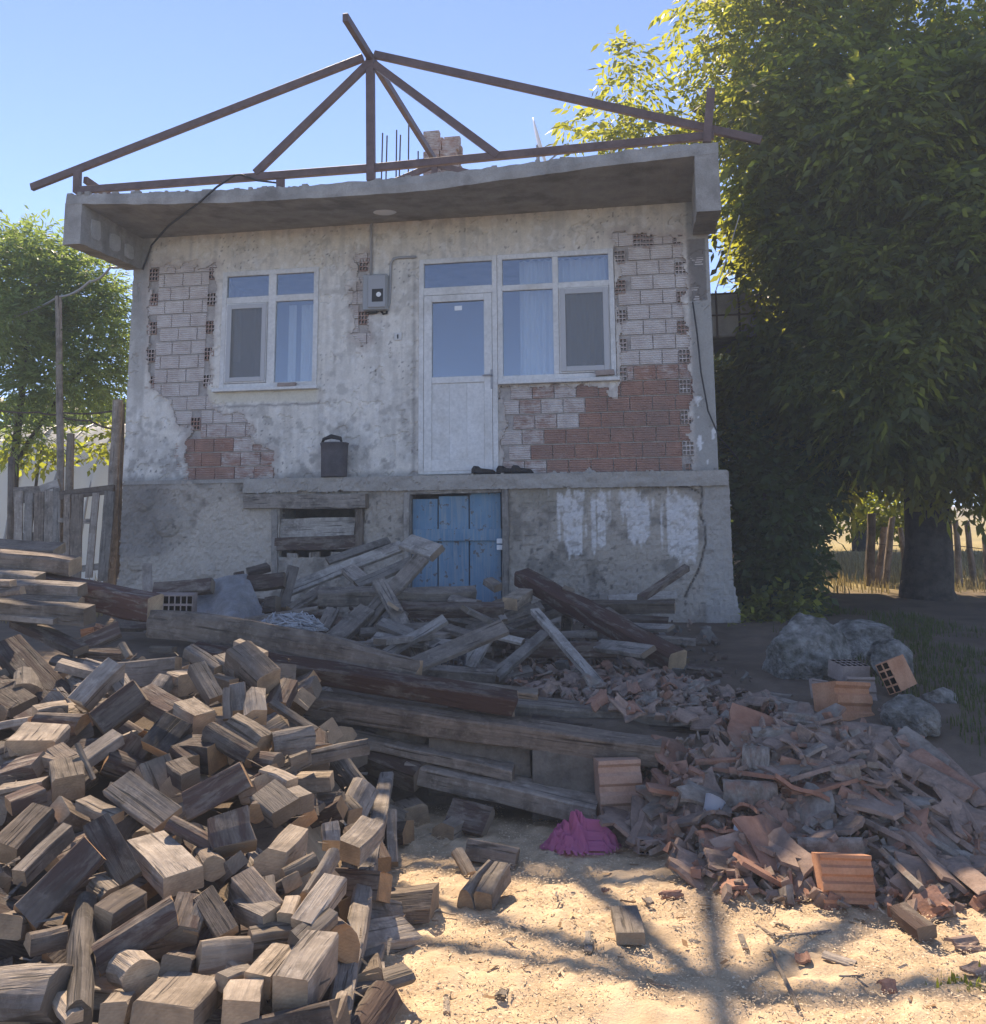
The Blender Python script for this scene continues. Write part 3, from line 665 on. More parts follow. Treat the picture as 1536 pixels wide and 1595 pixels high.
for i, u in enumerate(us_):
    V += [(u, -1.3 + edge[i], zbot[i] + lowj[i]), (u, -1.3 - edge[i] * 0.6, (zbot[i] + ztop[i]) / 2), (u, -1.3 + edge[i] + 0.012, ztop[i] + topj[i] * 0.6), (u, -0.9, ztop[i] + topj[i] * 0.3), (u, DEEP + 1.0, ztop[i]), (u, DEEP + 1.0, ZB), (u, 0.0, ZB)]
Fq = []
for i in range(NS - 1):
    for j in range(7): Fq.append((i * 7 + j, i * 7 + (j + 1) % 7, (i + 1) * 7 + (j + 1) % 7, (i + 1) * 7 + j))
Fq += [tuple(range(7))[::-1], tuple((NS - 1) * 7 + j for j in range(7))]
V = [(p[0], p[1], p[2]) for p in V]
slab = link('roof_slab', mesh('roof_slab', V, Fq, M_CONC), house)
# crumbs of concrete stuck along the slab's upper edge
mb = MB()
for i in range(90):
    u = RNG.uniform(sl_u0, sl_u1); n_ = 1.3 - RNG.uniform(0.02, 0.16); s_ = RNG.uniform(0.008, 0.028)
    zk = float(np.interp(u, us_, ztop)); mb.box(u - s_, u + s_ * 1.3, -n_ - s_, -n_ + s_, zk - 0.02, zk + s_ * 1.0)
cr = mb.build('concrete_crumbs', M_CONC, slab); tag(cr, kind='stuff')
bw = 0.21
for s_, uo in ((1, sl_u0), (-1, sl_u1)):
    px0 = (112, 380) if s_ == 1 else (1098, 328)
    zb_f = hp(*px0, 1.3)[1]; zb_b = (hp(205, 420, 0.0)[1] if s_ == 1 else hp(1090, 366, 0.0)[1])
    a, b = (uo, uo + bw) if s_ == 1 else (uo - bw * 1.15, uo)
    e = 0.006
    v = []; f = []; K = 10
    for k in range(K + 1):
        n_ = 1.3 - 1.3 * k / K; zb = zb_f + (zb_b - zb_f) * k / K + RNG.uniform(-.008, .008)
        for (uu, zz) in ((a, zb), (b, zb), (b, ZB - 0.001), (a, ZB - 0.001)): v.append((uu + RNG.uniform(-e, e), -n_, zz + (0.012 + float(np.interp(uo, us_, zbot)) - ZB if zz > ZB - 0.01 else 0)))
    for k in range(K):
        for j in range(4): f.append((k * 4 + j, (k + 1) * 4 + j, (k + 1) * 4 + (j + 1) % 4, k * 4 + (j + 1) % 4))
    f += [(0, 1, 2, 3), (K * 4 + 3, K * 4 + 2, K * 4 + 1, K * 4)]
    br = link('eaves_beam', mesh('eaves_beam', v, f, M_CONC), house)
    if s_ == 1:
        for (n0, n1, z0, z1) in ((0.92, 1.12, 5.0, 5.25), (0.5, 0.74, 4.98, 5.2), (0.2, 0.42, 4.97, 5.16)):
            mb = MB(); pts = []
            for q in range(9):
                w = q / 9 * 2 * math.pi; rr = RNG.uniform(0.85, 1.1)
                pts.append((b + 0.012, -((n0 + n1) / 2 + (n1 - n0) / 2 * math.copysign(abs(math.cos(w)) ** 0.6, math.cos(w)) * rr), (z0 + z1) / 2 + (z1 - z0) / 2 * math.copysign(abs(math.sin(w)) ** 0.6, math.sin(w)) * rr))
            back = [(b - 0.01, p[1], p[2]) for p in pts]
            mb.add(pts + back, [tuple(range(9))] + [(q, (q + 1) % 9, 9 + (q + 1) % 9, 9 + q) for q in range(9)])
            mb.build('mortar_patch', M_PATCH, br)
# ---- concrete base (plinth storey)
PN = 0.17
pl_u0, pl_u1 = hp(186, 850, PN)[0], hp(1140, 850, PN)[0]
cd = (hp(632, 850, PN)[0], hp(785, 850, PN)[0], 0.5, hp(705, 766, PN)[1])
cw = (hp(436, 825, PN)[0], hp(566, 825, PN)[0], hp(500, 868, PN)[1], hp(500, 792, PN)[1])
def in_cellar(u, z): return ((u > cd[0]) & (u < cd[1]) & (z < cd[3])) | ((u > cw[0]) & (u < cw[1]) & (z > cw[2]) & (z < cw[3]))
WH = [poly(p, PN) for p in ([(866, 768), (912, 764), (914, 800), (908, 860), (878, 862), (872, 820)], [(918, 770), (946, 768), (948, 850), (924, 856)], [(968, 770), (1020, 772), (1018, 838), (1000, 850), (984, 830), (972, 800)], [(1030, 768), (1060, 766), (1090, 790), (1088, 860), (1066, 876), (1040, 870), (1032, 820)])]
CR1 = [hp(x, y, PN) for x, y in [(1086, 745), (1094, 770), (1090, 800), (1100, 830), (1096, 860), (1088, 890), (1066, 930)]]
CR2 = [hp(x, y, PN) for x, y in [(1094, 770), (1070, 758), (1030, 752), (960, 754)]]
def linedist(L, u, z):
    d = np.full(u.shape, 9.0)
    for (ax, ay), (bx, by) in zip(L[:-1], L[1:]):
        ex, ey = bx - ax, by - ay; t = np.clip(((u - ax) * ex + (z - ay) * ey) / (ex * ex + ey * ey), 0, 1); d = np.minimum(d, np.hypot(u - ax - t * ex, z - ay - t * ey))
    return d
PL_BEIGE = poly([(312, 792), (372, 772), (432, 775), (436, 905), (180, 925), (212, 905), (228, 870), (290, 850)], PN)
def crack(u, z):
    du = 0.05 * (fbm(u * 12, z * 12, 95) - 0.5); return np.minimum(linedist(CR1, u + du, z), linedist(CR2, u + du, z + du) * 1.4)
def col_base(u, z):
    c = lerp3((0.31, 0.265, 0.215), (0.42, 0.37, 0.31), fbm(u * 2, z * 2, 101)); one = np.ones_like(u)
    c = lerp3(c, (0.17, 0.15, 0.125), sstep(0.5, 0.7, fbm(u * 6, z * 6, 102, 6)) * 0.75)
    c = lerp3(c, (0.1, 0.09, 0.08), (vnoise(u * 26, z * 26, 108) > 0.84) * sstep(0.42, 0.6, fbm(u * 2.5, z * 2.5, 109)) * 0.7 * one)
    c = lerp3(c, (0.47, 0.41, 0.34), sstep(0.04, -0.04, sdf(PL_BEIGE, u, z) + 0.12 * (fbm(u * 7, z * 7, 103) - 0.5)) * 0.85)
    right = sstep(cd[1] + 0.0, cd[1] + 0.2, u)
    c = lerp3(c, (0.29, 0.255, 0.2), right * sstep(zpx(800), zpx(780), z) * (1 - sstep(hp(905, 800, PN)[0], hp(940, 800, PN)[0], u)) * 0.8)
    st_ = 0.30 * (fbm(u * 26, z * 1.1, 104, 4) - 0.5) + 0.05 * (fbm(u * 10, z * 10, 105) - 0.5)
    wsd = np.minimum.reduce([sdf(P, u, z) for P in WH])
    c = lerp3(c, (0.6, 0.57, 0.54), sstep(0.015, -0.015, wsd + st_) * (0.9 - 0.5 * (fbm(u * 20, z * 20, 106) > 0.62)))
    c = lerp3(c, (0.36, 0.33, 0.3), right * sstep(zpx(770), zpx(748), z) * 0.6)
    rim = sstep(hp(1092, 850, PN)[0], hp(1100, 850, PN)[0], u); c = lerp3(c, (0.35, 0.325, 0.29), rim * 0.8)
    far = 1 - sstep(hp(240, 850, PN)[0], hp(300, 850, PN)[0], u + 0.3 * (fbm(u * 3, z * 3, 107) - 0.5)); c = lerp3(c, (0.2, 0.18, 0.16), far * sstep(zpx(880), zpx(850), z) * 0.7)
    c = lerp3(c, (0.05, 0.045, 0.04), sstep(0.014, 0.002, crack(u, z)) * 0.8)
    return c
def n_base(u, z):
    n = PN + 0.05 * (fbm(u * 1.7, z * 1.7, 111) - 0.5) + 0.04 * (fbm(u * 9, z * 9, 112) - 0.5) + 0.018 * (vnoise(u * 40, z * 40, 113) - 0.5)
    n = n + 0.1 * sstep(1.0, 0.5, z) * sstep(1.5, 3, u) - 0.03 * sstep(0.02, 0.0, crack(u, z))
    for (x, y, r) in ((262, 812, 0.19), (215, 870, 0.15), (225, 780, 0.13), (320, 890, 0.12)):
        a, b = hp(x, y, PN); n = n + 0.05 * np.sqrt(np.clip(1 - ((u - a) ** 2 + (z - b) ** 2) / r ** 2, 0, 1))
    return n
def keep_base(u, z):
    rgt = pl_u1 + 0.05 * (fbm(z * 3, z * 0, 115) - 0.5) + 0.07 * sstep(1.1, 0.55, z); lft = pl_u0 + 0.05 * (fbm(z * 4, z * 0 + 3, 116) - 0.5) - 0.06 * sstep(1.3, 0.7, z)
    return ~in_cellar(u, z) & (u < rgt) & (u > lft)
mb = MB()
us2 = sorted({pl_u0 + 0.04, pl_u1 - 0.04, cd[0], cd[1], cw[0], cw[1]}); zs2 = sorted({0.2, 2.2, cd[3], cw[2], cw[3]})
for i in range(len(us2) - 1):
    for j in range(len(zs2) - 1):
        a, b = (us2[i] + us2[i + 1]) / 2, (zs2[j] + zs2[j + 1]) / 2
        if not bool(in_cellar(np.array(a), np.array(b))): mb.box(us2[i], us2[i + 1], -0.1, 0.3, zs2[j], zs2[j + 1])
mb.box(pl_u0 + 0.04, pl_u0 + 0.3, 0.3, DEEP, 0.2, 2.2).box(pl_u1 - 0.3, pl_u1 - 0.04, 0.3, DEEP, 0.2, 2.2).box(pl_u0 + 0.3, pl_u1 - 0.3, 1.2, 1.3, 0.2, 2.2)
plinth = mb.build('base_wall', M_CONCD, house)
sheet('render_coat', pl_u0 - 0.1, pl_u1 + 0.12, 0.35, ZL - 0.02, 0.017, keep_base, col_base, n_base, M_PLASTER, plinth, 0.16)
# floor slab edge (the ledge in front of the door)
def col_ledge(u, z): return lerp3((0.26, 0.235, 0.2), (0.42, 0.385, 0.34), fbm(u * 4, z * 12, 121))
lg0, lg1 = hp(378, 755, 0.24)[0], hp(1134, 745, 0.24)[0]
lz0 = hp(640, 766, 0.24)[1]
def n_ledge(u, z):
    n = 0.235 + 0.04 * (fbm(u * 5, z * 5, 122) - 0.5) + 0.03 * (fbm(u * 18, z * 18, 123) - 0.5)
    return n - 0.03 * 0.4 * (np.abs(np.sin(u * 7 + 6 * fbm(u * 3, z * 6, 124))) < 0.07) * (u < 0.5)
ledge = sheet('floor_slab_edge', lg0, lg1, lz0, ZL + 0.005, 0.016, lambda u, z: (z > lz0 + 0.035 * fbm(u * 8, z * 0, 125)) & (z < ZL - 0.012 * fbm(u * 9, z * 0, 126)), col_ledge, n_ledge, M_PLASTER, house, 0.2)
hbox('floor_slab', pl_u0 + 0.03, pl_u1 - 0.02, -0.12, 0.19, ZL - 0.05, ZL - 0.004, M_CONC)
# ---- blue cellar door
def blue():
    t = NT('blue_door_paint'); v = t.objvec(); g = t.noise(t.mapping(v, (26, 26, 1.4)), 1.6, 6, 0.66, 0.5); b = t.noise(v, 4, 5)
    c = t.mix(t.ramp(b, [(0.3, 0.0), (0.7, 1.0)]), (0.09, 0.19, 0.28), (0.15, 0.275, 0.37))
    c = t.mix(t.ramp(g, [(0.47, 0.0), (0.68, 0.9)]), c, (0.24, 0.29, 0.31)); c = t.mix(t.ramp(t.noise(v, 16, 4), [(0.6, 0.0), (0.66, 0.9)]), c, (0.13, 0.11, 0.09))
    t.bump(g, 0.5, 0.006); return t.fin(c, 0.75, 0.25)
M_BLUE = blue()
dd = (cd[0] + 0.05, cd[1] - 0.02)
rail = hbox('cellar_door', dd[0] + 0.02, dd[1] - 0.01, 0.09, 0.125, hp(705, 843, PN)[1], hp(705, 824, PN)[1], M_BLUE, None, 0.006)
ro = rail.matrix_basis.translation
for k, (x0, x1, top) in enumerate(((635, 679, 776), (680, 728, 772), (729, 779, 768))):
    a, b = hp(x0, 850, PN)[0], hp(x1, 850, PN)[0]
    p = hbox('plank', max(a, dd[0]) + 0.003, min(b, dd[1]) - 0.003, 0.045 + 0.004 * k, 0.085, 0.62, hp(705, top, PN)[1], M_BLUE, rail, 0.005)
hg = hp(782, 850, 0.2); 
for dzz in (0.05, -0.02): hbox('hinge', hg[0] - 0.07, hg[0] + 0.045, 0.126, 0.14, hg[1] + dzz - 0.028, hg[1] + dzz + 0.028, M_WHITE, rail, 0.004)
def hplank(name, A, B, w, h, mats, parent=None, up=(0, -1, 0), sec='b', seed=1, **kw):   # house coordinates (u, into house, z)
    return put_timber(name, A, B, w, h, mats, up, parent or house, sec=sec, seed=seed, **kw)
hplank('door_post', (cd[0] + 0.012, -0.12, 0.5), (cd[0] + 0.012, -0.12, cd[3] + 0.01), 0.065, 0.17, (WT, EG), seed=3)
hplank('door_post', (cd[1] + 0.022, -0.12, 0.5), (cd[1] + 0.022, -0.12, cd[3] + 0.03), 0.075, 0.19, (WT, EG), seed=4)
hplank('door_lintel', (cd[0] - 0.02, -0.1, cd[3] + 0.0), (cd[1], -0.1, cd[3] + 0.012), 0.05, 0.17, (WT, EG), seed=5)
# ---- boarded cellar window
a_ = hp(379, 782, 0.26); b_ = hp(571, 780, 0.26)
cwin = hplank('cellar_window', (a_[0], -0.2, a_[1]), (b_[0], -0.2, b_[1]), 0.165, 0.14, (WG, EG), seed=6, jit=0.006)
tag(cwin, None)
def sub(name, pa, pb, w, h, mats, n, seed, **kw):
    a, b = hp(*pa, n), hp(*pb, n)
    o_ = hplank(name, (a[0], -n, a[1]), (b[0], -n, b[1]), w, h, mats, None, seed=seed, **kw)
    o_.parent = cwin; o_.matrix_basis = cwin.matrix_basis.inverted() @ o_.matrix_basis; return o_
sub('jamb', (430, 910), (429, 794), 0.07, 0.1, (WT, EG), 0.16, 7); sub('jamb', (562, 900), (561, 792), 0.085, 0.1, (WB, EG), 0.16, 8)
sub('board', (437, 823), (553, 820), 0.215, 0.03, (WT, EG), 0.12, 9, jit=0.006); sub('board', (428, 848), (566, 843), 0.15, 0.035, (WD, EG), 0.2, 10, jit=0.006)
sub('board', (456, 905), (456, 862), 0.13, 0.03, (WT, EG), 0.13, 11); sub('board', (490, 905), (490, 860), 0.13, 0.03, (WG, EG), 0.13, 12); sub('board', (522, 905), (523, 860), 0.11, 0.03, (WT, EG), 0.13, 13)
# ---- steel roof frame welded on the slab
def steel(pa, pb, na, nb, w=0.055, h=0.085):
    a, b = hp(*pa, na), hp(*pb, nb); A = Vector((a[0], -na, a[1])); B = Vector((b[0], -nb, b[1]))
    t = (B - A).normalized(); side = t.cross(Vector((0, -1, 0)));
    if side.length < 0.2: side = t.cross(Vector((1, 0, 0)))
    side.normalize(); nn = side.cross(t); L = (B - A).length
    M = Matrix((( t.x, side.x, nn.x, (A.x + B.x) / 2), (t.y, side.y, nn.y, (A.y + B.y) / 2), (t.z, side.z, nn.z, (A.z + B.z) / 2), (0, 0, 0, 1)))
    return MB().box(-L / 2, L / 2, -h / 2, h / 2, -w / 2, w / 2).build('steel_beam', M_STEEL, house, M, bevel=0.004)
NF = 1.24
steel((49, 292), (566, 90), NF - 0.06, NF - 0.06); steel((583, 85), (1186, 219), NF - 0.06, NF - 0.06)       # top chords
steel((118, 297), (577, 262), NF, NF); steel((577, 262), (1112, 211), NF, NF)                                                                         # bottom chord
steel((578, 282), (577, 92), NF, NF, 0.07, 0.09)                                                             # king post
steel((398, 270), (575, 98), NF + 0.01, NF + 0.01); steel((583, 100), (776, 243), NF + 0.01, NF + 0.01)
steel((120, 300), (121, 266), NF, NF); steel((1101, 222), (1108, 138), NF + 0.05, NF + 0.05); steel((437, 292), (437, 272), NF - 0.02, NF - 0.02)
# ridge running back, and the rear truss
ax, az = hp(577, 92, NF)
def ridge_at(n): return (ax, az)
def steel3(A, B, w=0.055, h=0.085):
    A = Vector(A); B = Vector(B); t = (B - A).normalized(); side = t.cross(Vector((0, -1, 0)))
    if side.length < 0.2: side = t.cross(Vector((1, 0, 0)))
    side.normalize(); nn = side.cross(t); L = (B - A).length
    M = Matrix(((t.x, side.x, nn.x, (A.x + B.x) / 2), (t.y, side.y, nn.y, (A.y + B.y) / 2), (t.z, side.z, nn.z, (A.z + B.z) / 2), (0, 0, 0, 1)))
    return MB().box(-L / 2, L / 2, -h / 2, h / 2, -w / 2, w / 2).build('steel_beam', M_STEEL, house, M, bevel=0.004)
RB = 1.75
steel3((ax, -NF - 0.85, az + 0.02), (ax, RB + 0.1, az + 0.02), 0.06, 0.09)
steel3((ax, RB, zt), (ax, RB, az - 0.03), 0.07, 0.08)
steel3((ax - 3.3, RB + 0.06, zt + 0.15), (ax - 0.04, RB + 0.06, az - 0.04)); steel3((ax + 0.04, RB + 0.06, az - 0.04), (ax + 3.4, RB + 0.06, zt + 0.15))
steel3((ax - 3.5, RB, zt + 0.1), (ax + 3.5, RB, zt + 0.1))
c0 = hp(122, 275, NF)
steel3((c0[0] + 0.02, -NF + 0.1, c0[1]), (c0[0] + 0.1, 1.2, zt + 0.06), 0.05, 0.08)

# ------------------------------------------------------------------ things on and in the house
def on_house(u, n, z): return HM @ T(u, -n, z)
def hthing(name, u, n, z, label, cat, group=None): return empty(name, on_house(u, n, z), label, cat, group)
# electricity meter box
mx0, mz0 = hp(566, 484, 0.1); mx1, mz1 = hp(604, 427, 0.1)
W_, H_ = mx1 - mx0, mz1 - mz0
mt = hthing('meter_box', mx0, 0.01, mz0, 'grey electricity meter box with pipe conduits on the plaster wall left of the front door', 'meter box')
MB().box(0, W_, -0.13, 0, 0, H_).build('casing', M_GREYBOX, mt, bevel=0.008)
lid = MB().box(W_ * 0.24, W_ - 0.008, -0.155, -0.131, 0.02, H_ - 0.02).build('lid', M_METAL, mt, bevel=0.006)
MB().box(W_ * 0.42, W_ * 0.88, -0.158, -0.1555, H_ * 0.2, H_ * 0.56).build('meter_window', M_RUBBER, lid)
MB().box(W_ * 0.46, W_ * 0.84, -0.1552, -0.1542, H_ * 0.22, H_ * 0.54).build('meter_face', M_INT, lid)
MB().tube([(W_ * 0.7, -0.1556, H_ * 0.4), (W_ * 0.7, -0.161, H_ * 0.4)], 0.03, 14).build('dial', M_WHITE, lid)
def lp(px, py, n=0.03):
    a, b = hp(px, py, n); return (a - mx0, -(n - 0.01), b - mz0)
MB().tube([lp(578, 427), lp(578, 352), lp(580, 346), lp(586, 341)], 0.016, 8).build('conduit', M_METAL, mt, smooth=True)
MB().tube([lp(604, 480), lp(607, 470), lp(609, 410), lp(613, 403), lp(622, 401), lp(648, 400)], 0.016, 8).build('conduit', M_METAL, mt, smooth=True)
MB().tube([lp(572, 485), lp(576, 488), lp(586, 487), lp(590, 484)], 0.014, 8).build('conduit', M_RUBBER, mt, smooth=True)
MB().tube([lp(594, 484), lp(597, 489), lp(602, 488), lp(605, 478)], 0.014, 8).build('conduit', M_RUBBER, mt, smooth=True)
bu, bz = hp(620, 524, 0.02)
bl = hthing('bell_switch', bu, 0.016, bz, 'small square white bell switch on the plaster beside the front door', 'bell switch')
MB().box(-0.045, 0.045, -0.012, 0, -0.045, 0.045).build('switch_plate', M_PVC, bl, bevel=0.004)
MB().box(-0.008, 0.008, -0.018, -0.012, -0.028, 0.022).build('button', M_RUBBER, bl)
# oval lamp under the eaves
q = ray(598, 323); t_ = (ZB - CAM[2]) / q[2]; P_ = CAM + q * t_
lm = empty('ceiling_lamp', T(P_[0], P_[1], ZB) @ Matrix.Rotation(-TH, 4, 'Z'), 'round white lamp cover under the concrete eaves above the meter box', 'lamp')
v = []; f = []
for k, (r_, z_) in enumerate(((0.17, 0), (0.17, -0.02), (0.15, -0.045), (0.09, -0.062), (0.0, -0.066))):
    for j in range(20): v.append((r_ * math.cos(j * math.pi / 10), r_ * math.sin(j * math.pi / 10), z_))
for k in range(4):
    for j in range(20): f.append((k * 20 + j, k * 20 + (j + 1) % 20, (k + 1) * 20 + (j + 1) % 20, (k + 1) * 20 + j)[::-1])
link('lamp_shade', mesh('lamp_shade', v, f, M_WHITE, True), lm)
MB().tube([(0, 0, 0.0), (0, 0, -0.015)], 0.185, 20).build('lamp_ring', M_METAL, lm)
# loose cables
def cable(name, pts, r, label, mat=M_RUBBER, cat='cable', sag=0.0):
    P = [Vector(p) for p in pts]; mid = sum(P, Vector()) / len(P); out = []
    for a, b in zip(P[:-1], P[1:]):
        for k in range(6): t = k / 6; out.append(a.lerp(b, t) - Vector((0, 0, sag * 4 * t * (1 - t))))
    out.append(P[-1]); o = MB().tube([p - mid for p in out], r, 6).build(name, mat, None, T(*mid), smooth=True)
    return tag(o, label, cat)
def hw(px, py, n): a, b = hp(px, py, n); return HM @ Vector((a, -n, b))
cable('cable', [hw(434, 285, 1.2), hw(400, 281, 1.27), hw(376, 272, 1.3), hw(366, 273, 1.4), hw(338, 291, 1.4), hw(312, 314, 1.32), hw(290, 331, 1.0), hw(262, 352, 0.5), hw(236, 382, 0.05), hw(222, 420, 0.04)], 0.012, 'black cable drooping from the steel roof frame across the left eaves')
cable('cable', [hw(1079, 470, 0.04), hw(1086, 520, 0.05), hw(1092, 580, 0.05), hw(1103, 640, 0.06), hw(1120, 680, 0.06), hw(1150, 715, -0.5)], 0.009, 'thin dark cable hanging down the concrete pillar right of the bricks')
cable('wire', [hw(1152, 335, 0.3), hw(1134, 395, 0.1), hw(1114, 456, -0.1)], 0.006, 'thin pale wire slanting off the right end of the house', M_TWINE, 'wire')
# curtains
def curtain(name, u0, u1, z0, z1, n, folds, amp, label, mat=None, taper=0.0):
    K = int((u1 - u0) / 0.012) + 2; Hn = 10; V = []; 
    for j in range(Hn + 1):
        for i in range(K):
            t = i / (K - 1); s = j / Hn; uu = u0 + (u1 - u0) * t; uu = uu + taper * s * (u1 - uu)
            V.append((uu - u0, amp * math.sin(t * folds * 6.28 + 0.6 * math.sin(t * 9) + s * 0.5) + amp * 0.3 * math.sin(t * folds * 15), -(z1 - z0) * s))
    I = np.arange(K * (Hn + 1)).reshape(Hn + 1, K)
    Qc = np.stack([I[:-1, :-1], I[1:, :-1], I[1:, 1:], I[:-1, 1:]], -1).reshape(-1, 4)
    o = link(name, quads(name, np.array(V), Qc, mat or M_CURT, True)); o.matrix_world = on_house(u0, n, z1); return tag(o, label, 'curtain', 'curtains behind the windows')
wz0, wz1 = wr[2] + 0.05, wr[3] - 0.03
curtain('curtain', hp(806, 500)[0], hp(862, 500)[0], wz0, wz1, -0.2, 5, 0.025, 'white gathered curtain behind the middle pane column, beside the front door')
curtain('curtain', hp(866, 500)[0], hp(946, 500)[0], wz0, wz1, -0.23, 6, 0.03, 'white gathered curtain behind the fly screen of the window by the bare bricks')
curtain('curtain', hp(440, 500)[0], hp(452, 500)[0], wl[2], tz[0], -0.2, 1, 0.01, 'narrow lace curtain strip hanging nearest the middle bar of the smaller window')
curtain('curtain', hp(459, 500)[0], hp(478, 500)[0], wl[2], tz[0], -0.22, 2, 0.015, 'lace curtain strip hanging near the right side of the smaller window')
curtain('curtain', hp(352, 500)[0], hp(366, 540)[0], hp(360, 560)[1], tz[0], -0.15, 1, 0.015, 'pale curtain edge behind the fly screen of the smaller window', taper=0.3)
# bucket on the ledge with a twist of rag on its lid
q0, q1 = hp(500, 744, 0.16), hp(541, 744, 0.16); bw_ = (q1[0] - q0[0]) / 2; bh = hp(520, 690, 0.16)[1] - q0[1]
bk = hthing('bucket', (q0[0] + q1[0]) / 2, 0.17, ZL - 0.004, 'dark dented bucket standing on the concrete ledge left of the front door', 'bucket')
v = []; f = []; prof = [(0.0, 0.0), (0.93, 0.0), (0.95, 0.03), (0.97, 0.5), (0.96, 0.52), (1.0, 0.93), (1.05, 0.95), (1.05, 0.99), (0.96, 1.0), (0.93, 0.94), (0.0, 0.93)]
for r_, z_ in prof:
    for j in range(18): v.append((bw_ * r_ * math.cos(j * math.pi / 9) * (1 + 0.02 * math.sin(j * 2.3)), bw_ * 0.9 * r_ * math.sin(j * math.pi / 9), bh * z_))
for k in range(len(prof) - 1):
    for j in range(18): f.append((k * 18 + j, k * 18 + (j + 1) % 18, (k + 1) * 18 + (j + 1) % 18, (k + 1) * 18 + j))
link('pail', mesh('pail', v, f, M_BUCKET, True), bk)
MB().tube([(-bw_, 0, bh * 0.93), (-bw_ * 0.7, -0.05, bh * 1.1), (-0.02, -0.06, bh * 1.17), (bw_ * 0.6, -0.06, bh * 1.1), (bw_ * 0.7, -0.07, bh * 1.0)], [0.012, 0.02, 0.028, 0.024, 0.012], 7).build('handle', M_RUBBER, bk, smooth=True)
# shoes on the ledge
def shoe(px, py, yaw, label, L=0.27):
    a, b = hp(px, py, 0.2); M = on_house(a, 0.16, ZL + 0.002) @ Matrix.Rotation(yaw, 4, 'Z')
    e = empty('shoe', M, label, 'shoe', 'shoes left on the ledge')
    v = []; f = []; K = 10
    for i in range(K + 1):
        t = i / K; x = -L / 2 + L * t; wv = 0.045 * (1 - abs(2 * t - 1.05) ** 3) ** 0.5 if abs(2 * t - 1.05) < 1 else 0.01
        h = 0.075 * (1 - t) + 0.045 * t + (0.02 if t < 0.4 else 0); h *= 0.6 if i in (0, K) else 1
        for (yy, zz) in ((-1, 0.018), (-1.0, 0.35), (-0.65, 0.95), (0, 1.0), (0.65, 0.95), (1.0, 0.35), (1, 0.018)): v.append((x, yy * wv, max(0.018, zz * h)))
    for i in range(K):
        for j in range(6): f.append((i * 7 + j, i * 7 + j + 1, (i + 1) * 7 + j + 1, (i + 1) * 7 + j))
    f += [tuple(range(7)), tuple(K * 7 + j for j in range(7))[::-1]]
    link('upper', mesh('upper', v, f, M_SHOE, True), e)
    MB().box(-L / 2 - 0.004, L / 2 + 0.004, -0.046, 0.046, 0, 0.018).build('sole', M_RUBBER, e, bevel=0.008)
shoe(752, 738, 0.25, 'single dark shoe on the ledge right below the front door')
shoe(790, 734, -0.2, 'dark shoe of the ledge pair, the one nearer the front door')
shoe(812, 734, 0.5, 'dark shoe of the ledge pair, the one nearer the bare bricks', 0.25)
# small pieces of brick on the window sills
def crumb(px, py, n, w, h, label, mat=M_CLAYG):
    a, b = hp(px, py, n); o = put_timber('brick_piece', on_house(a - w / 2, n, b + h / 2).translation, on_house(a + w / 2, n, b + h / 2).translation, 0.06, h, [mat, mat], seed=int(px), jit=0.004)
    tag(o, label, 'brick piece', 'brick pieces on the window sills')
crumb(447, 602, 0.08, 0.22, 0.045, 'broken brick piece lying on the sill of the smaller window')
crumb(942, 585, 0.07, 0.21, 0.06, 'broken brick piece on the sill of the wider window')
# satellite dish on the roof, seen nearly edge on
dsh = Vector(HM @ Vector((hp(838, 240, -1.2)[0], 1.2, zt)))
pxz = lambda py, n: hp(838, py, n)[1]
ds = empty('satellite_dish', T(*dsh), 'white satellite dish seen edge-on standing on the flat roof', 'satellite dish')
v = []; f = []; Rm = 0.36; zc = pxz(226, -1.2) - zt
rot = Matrix.Rotation(math.radians(82), 4, 'Z') @ Matrix.Rotation(math.radians(75), 4, 'X')
for k in range(6):
    for j in range(24):
        r_ = Rm * k / 5; v.append(rot @ Vector((r_ * math.cos(j * math.pi / 12), r_ * math.sin(j * math.pi / 12), 0.28 * r_ * r_)) + Vector((0, 0, zc)))
for k in range(5):
    for j in range(24): f.append((k * 24 + j, k * 24 + (j + 1) % 24, (k + 1) * 24 + (j + 1) % 24, (k + 1) * 24 + j))
d_ = link('reflector', mesh('reflector', v, f, M_WHITE, True), ds); sm = d_.modifiers.new('thick', 'SOLIDIFY'); sm.thickness = 0.008
nrm = rot @ Vector((0, 0, 1))
MB().tube([Vector((0, 0, zc)) - Vector((0, 0, Rm * 0.95)), Vector((0, 0, zc)) - Vector((0, 0, Rm * 0.4)) + nrm * 0.4], 0.012, 6).build('feed_arm', M_METAL, ds)
MB().tube([(0, 0, 0), (0, 0, zc)], 0.025, 8).build('mast', M_METAL, ds)
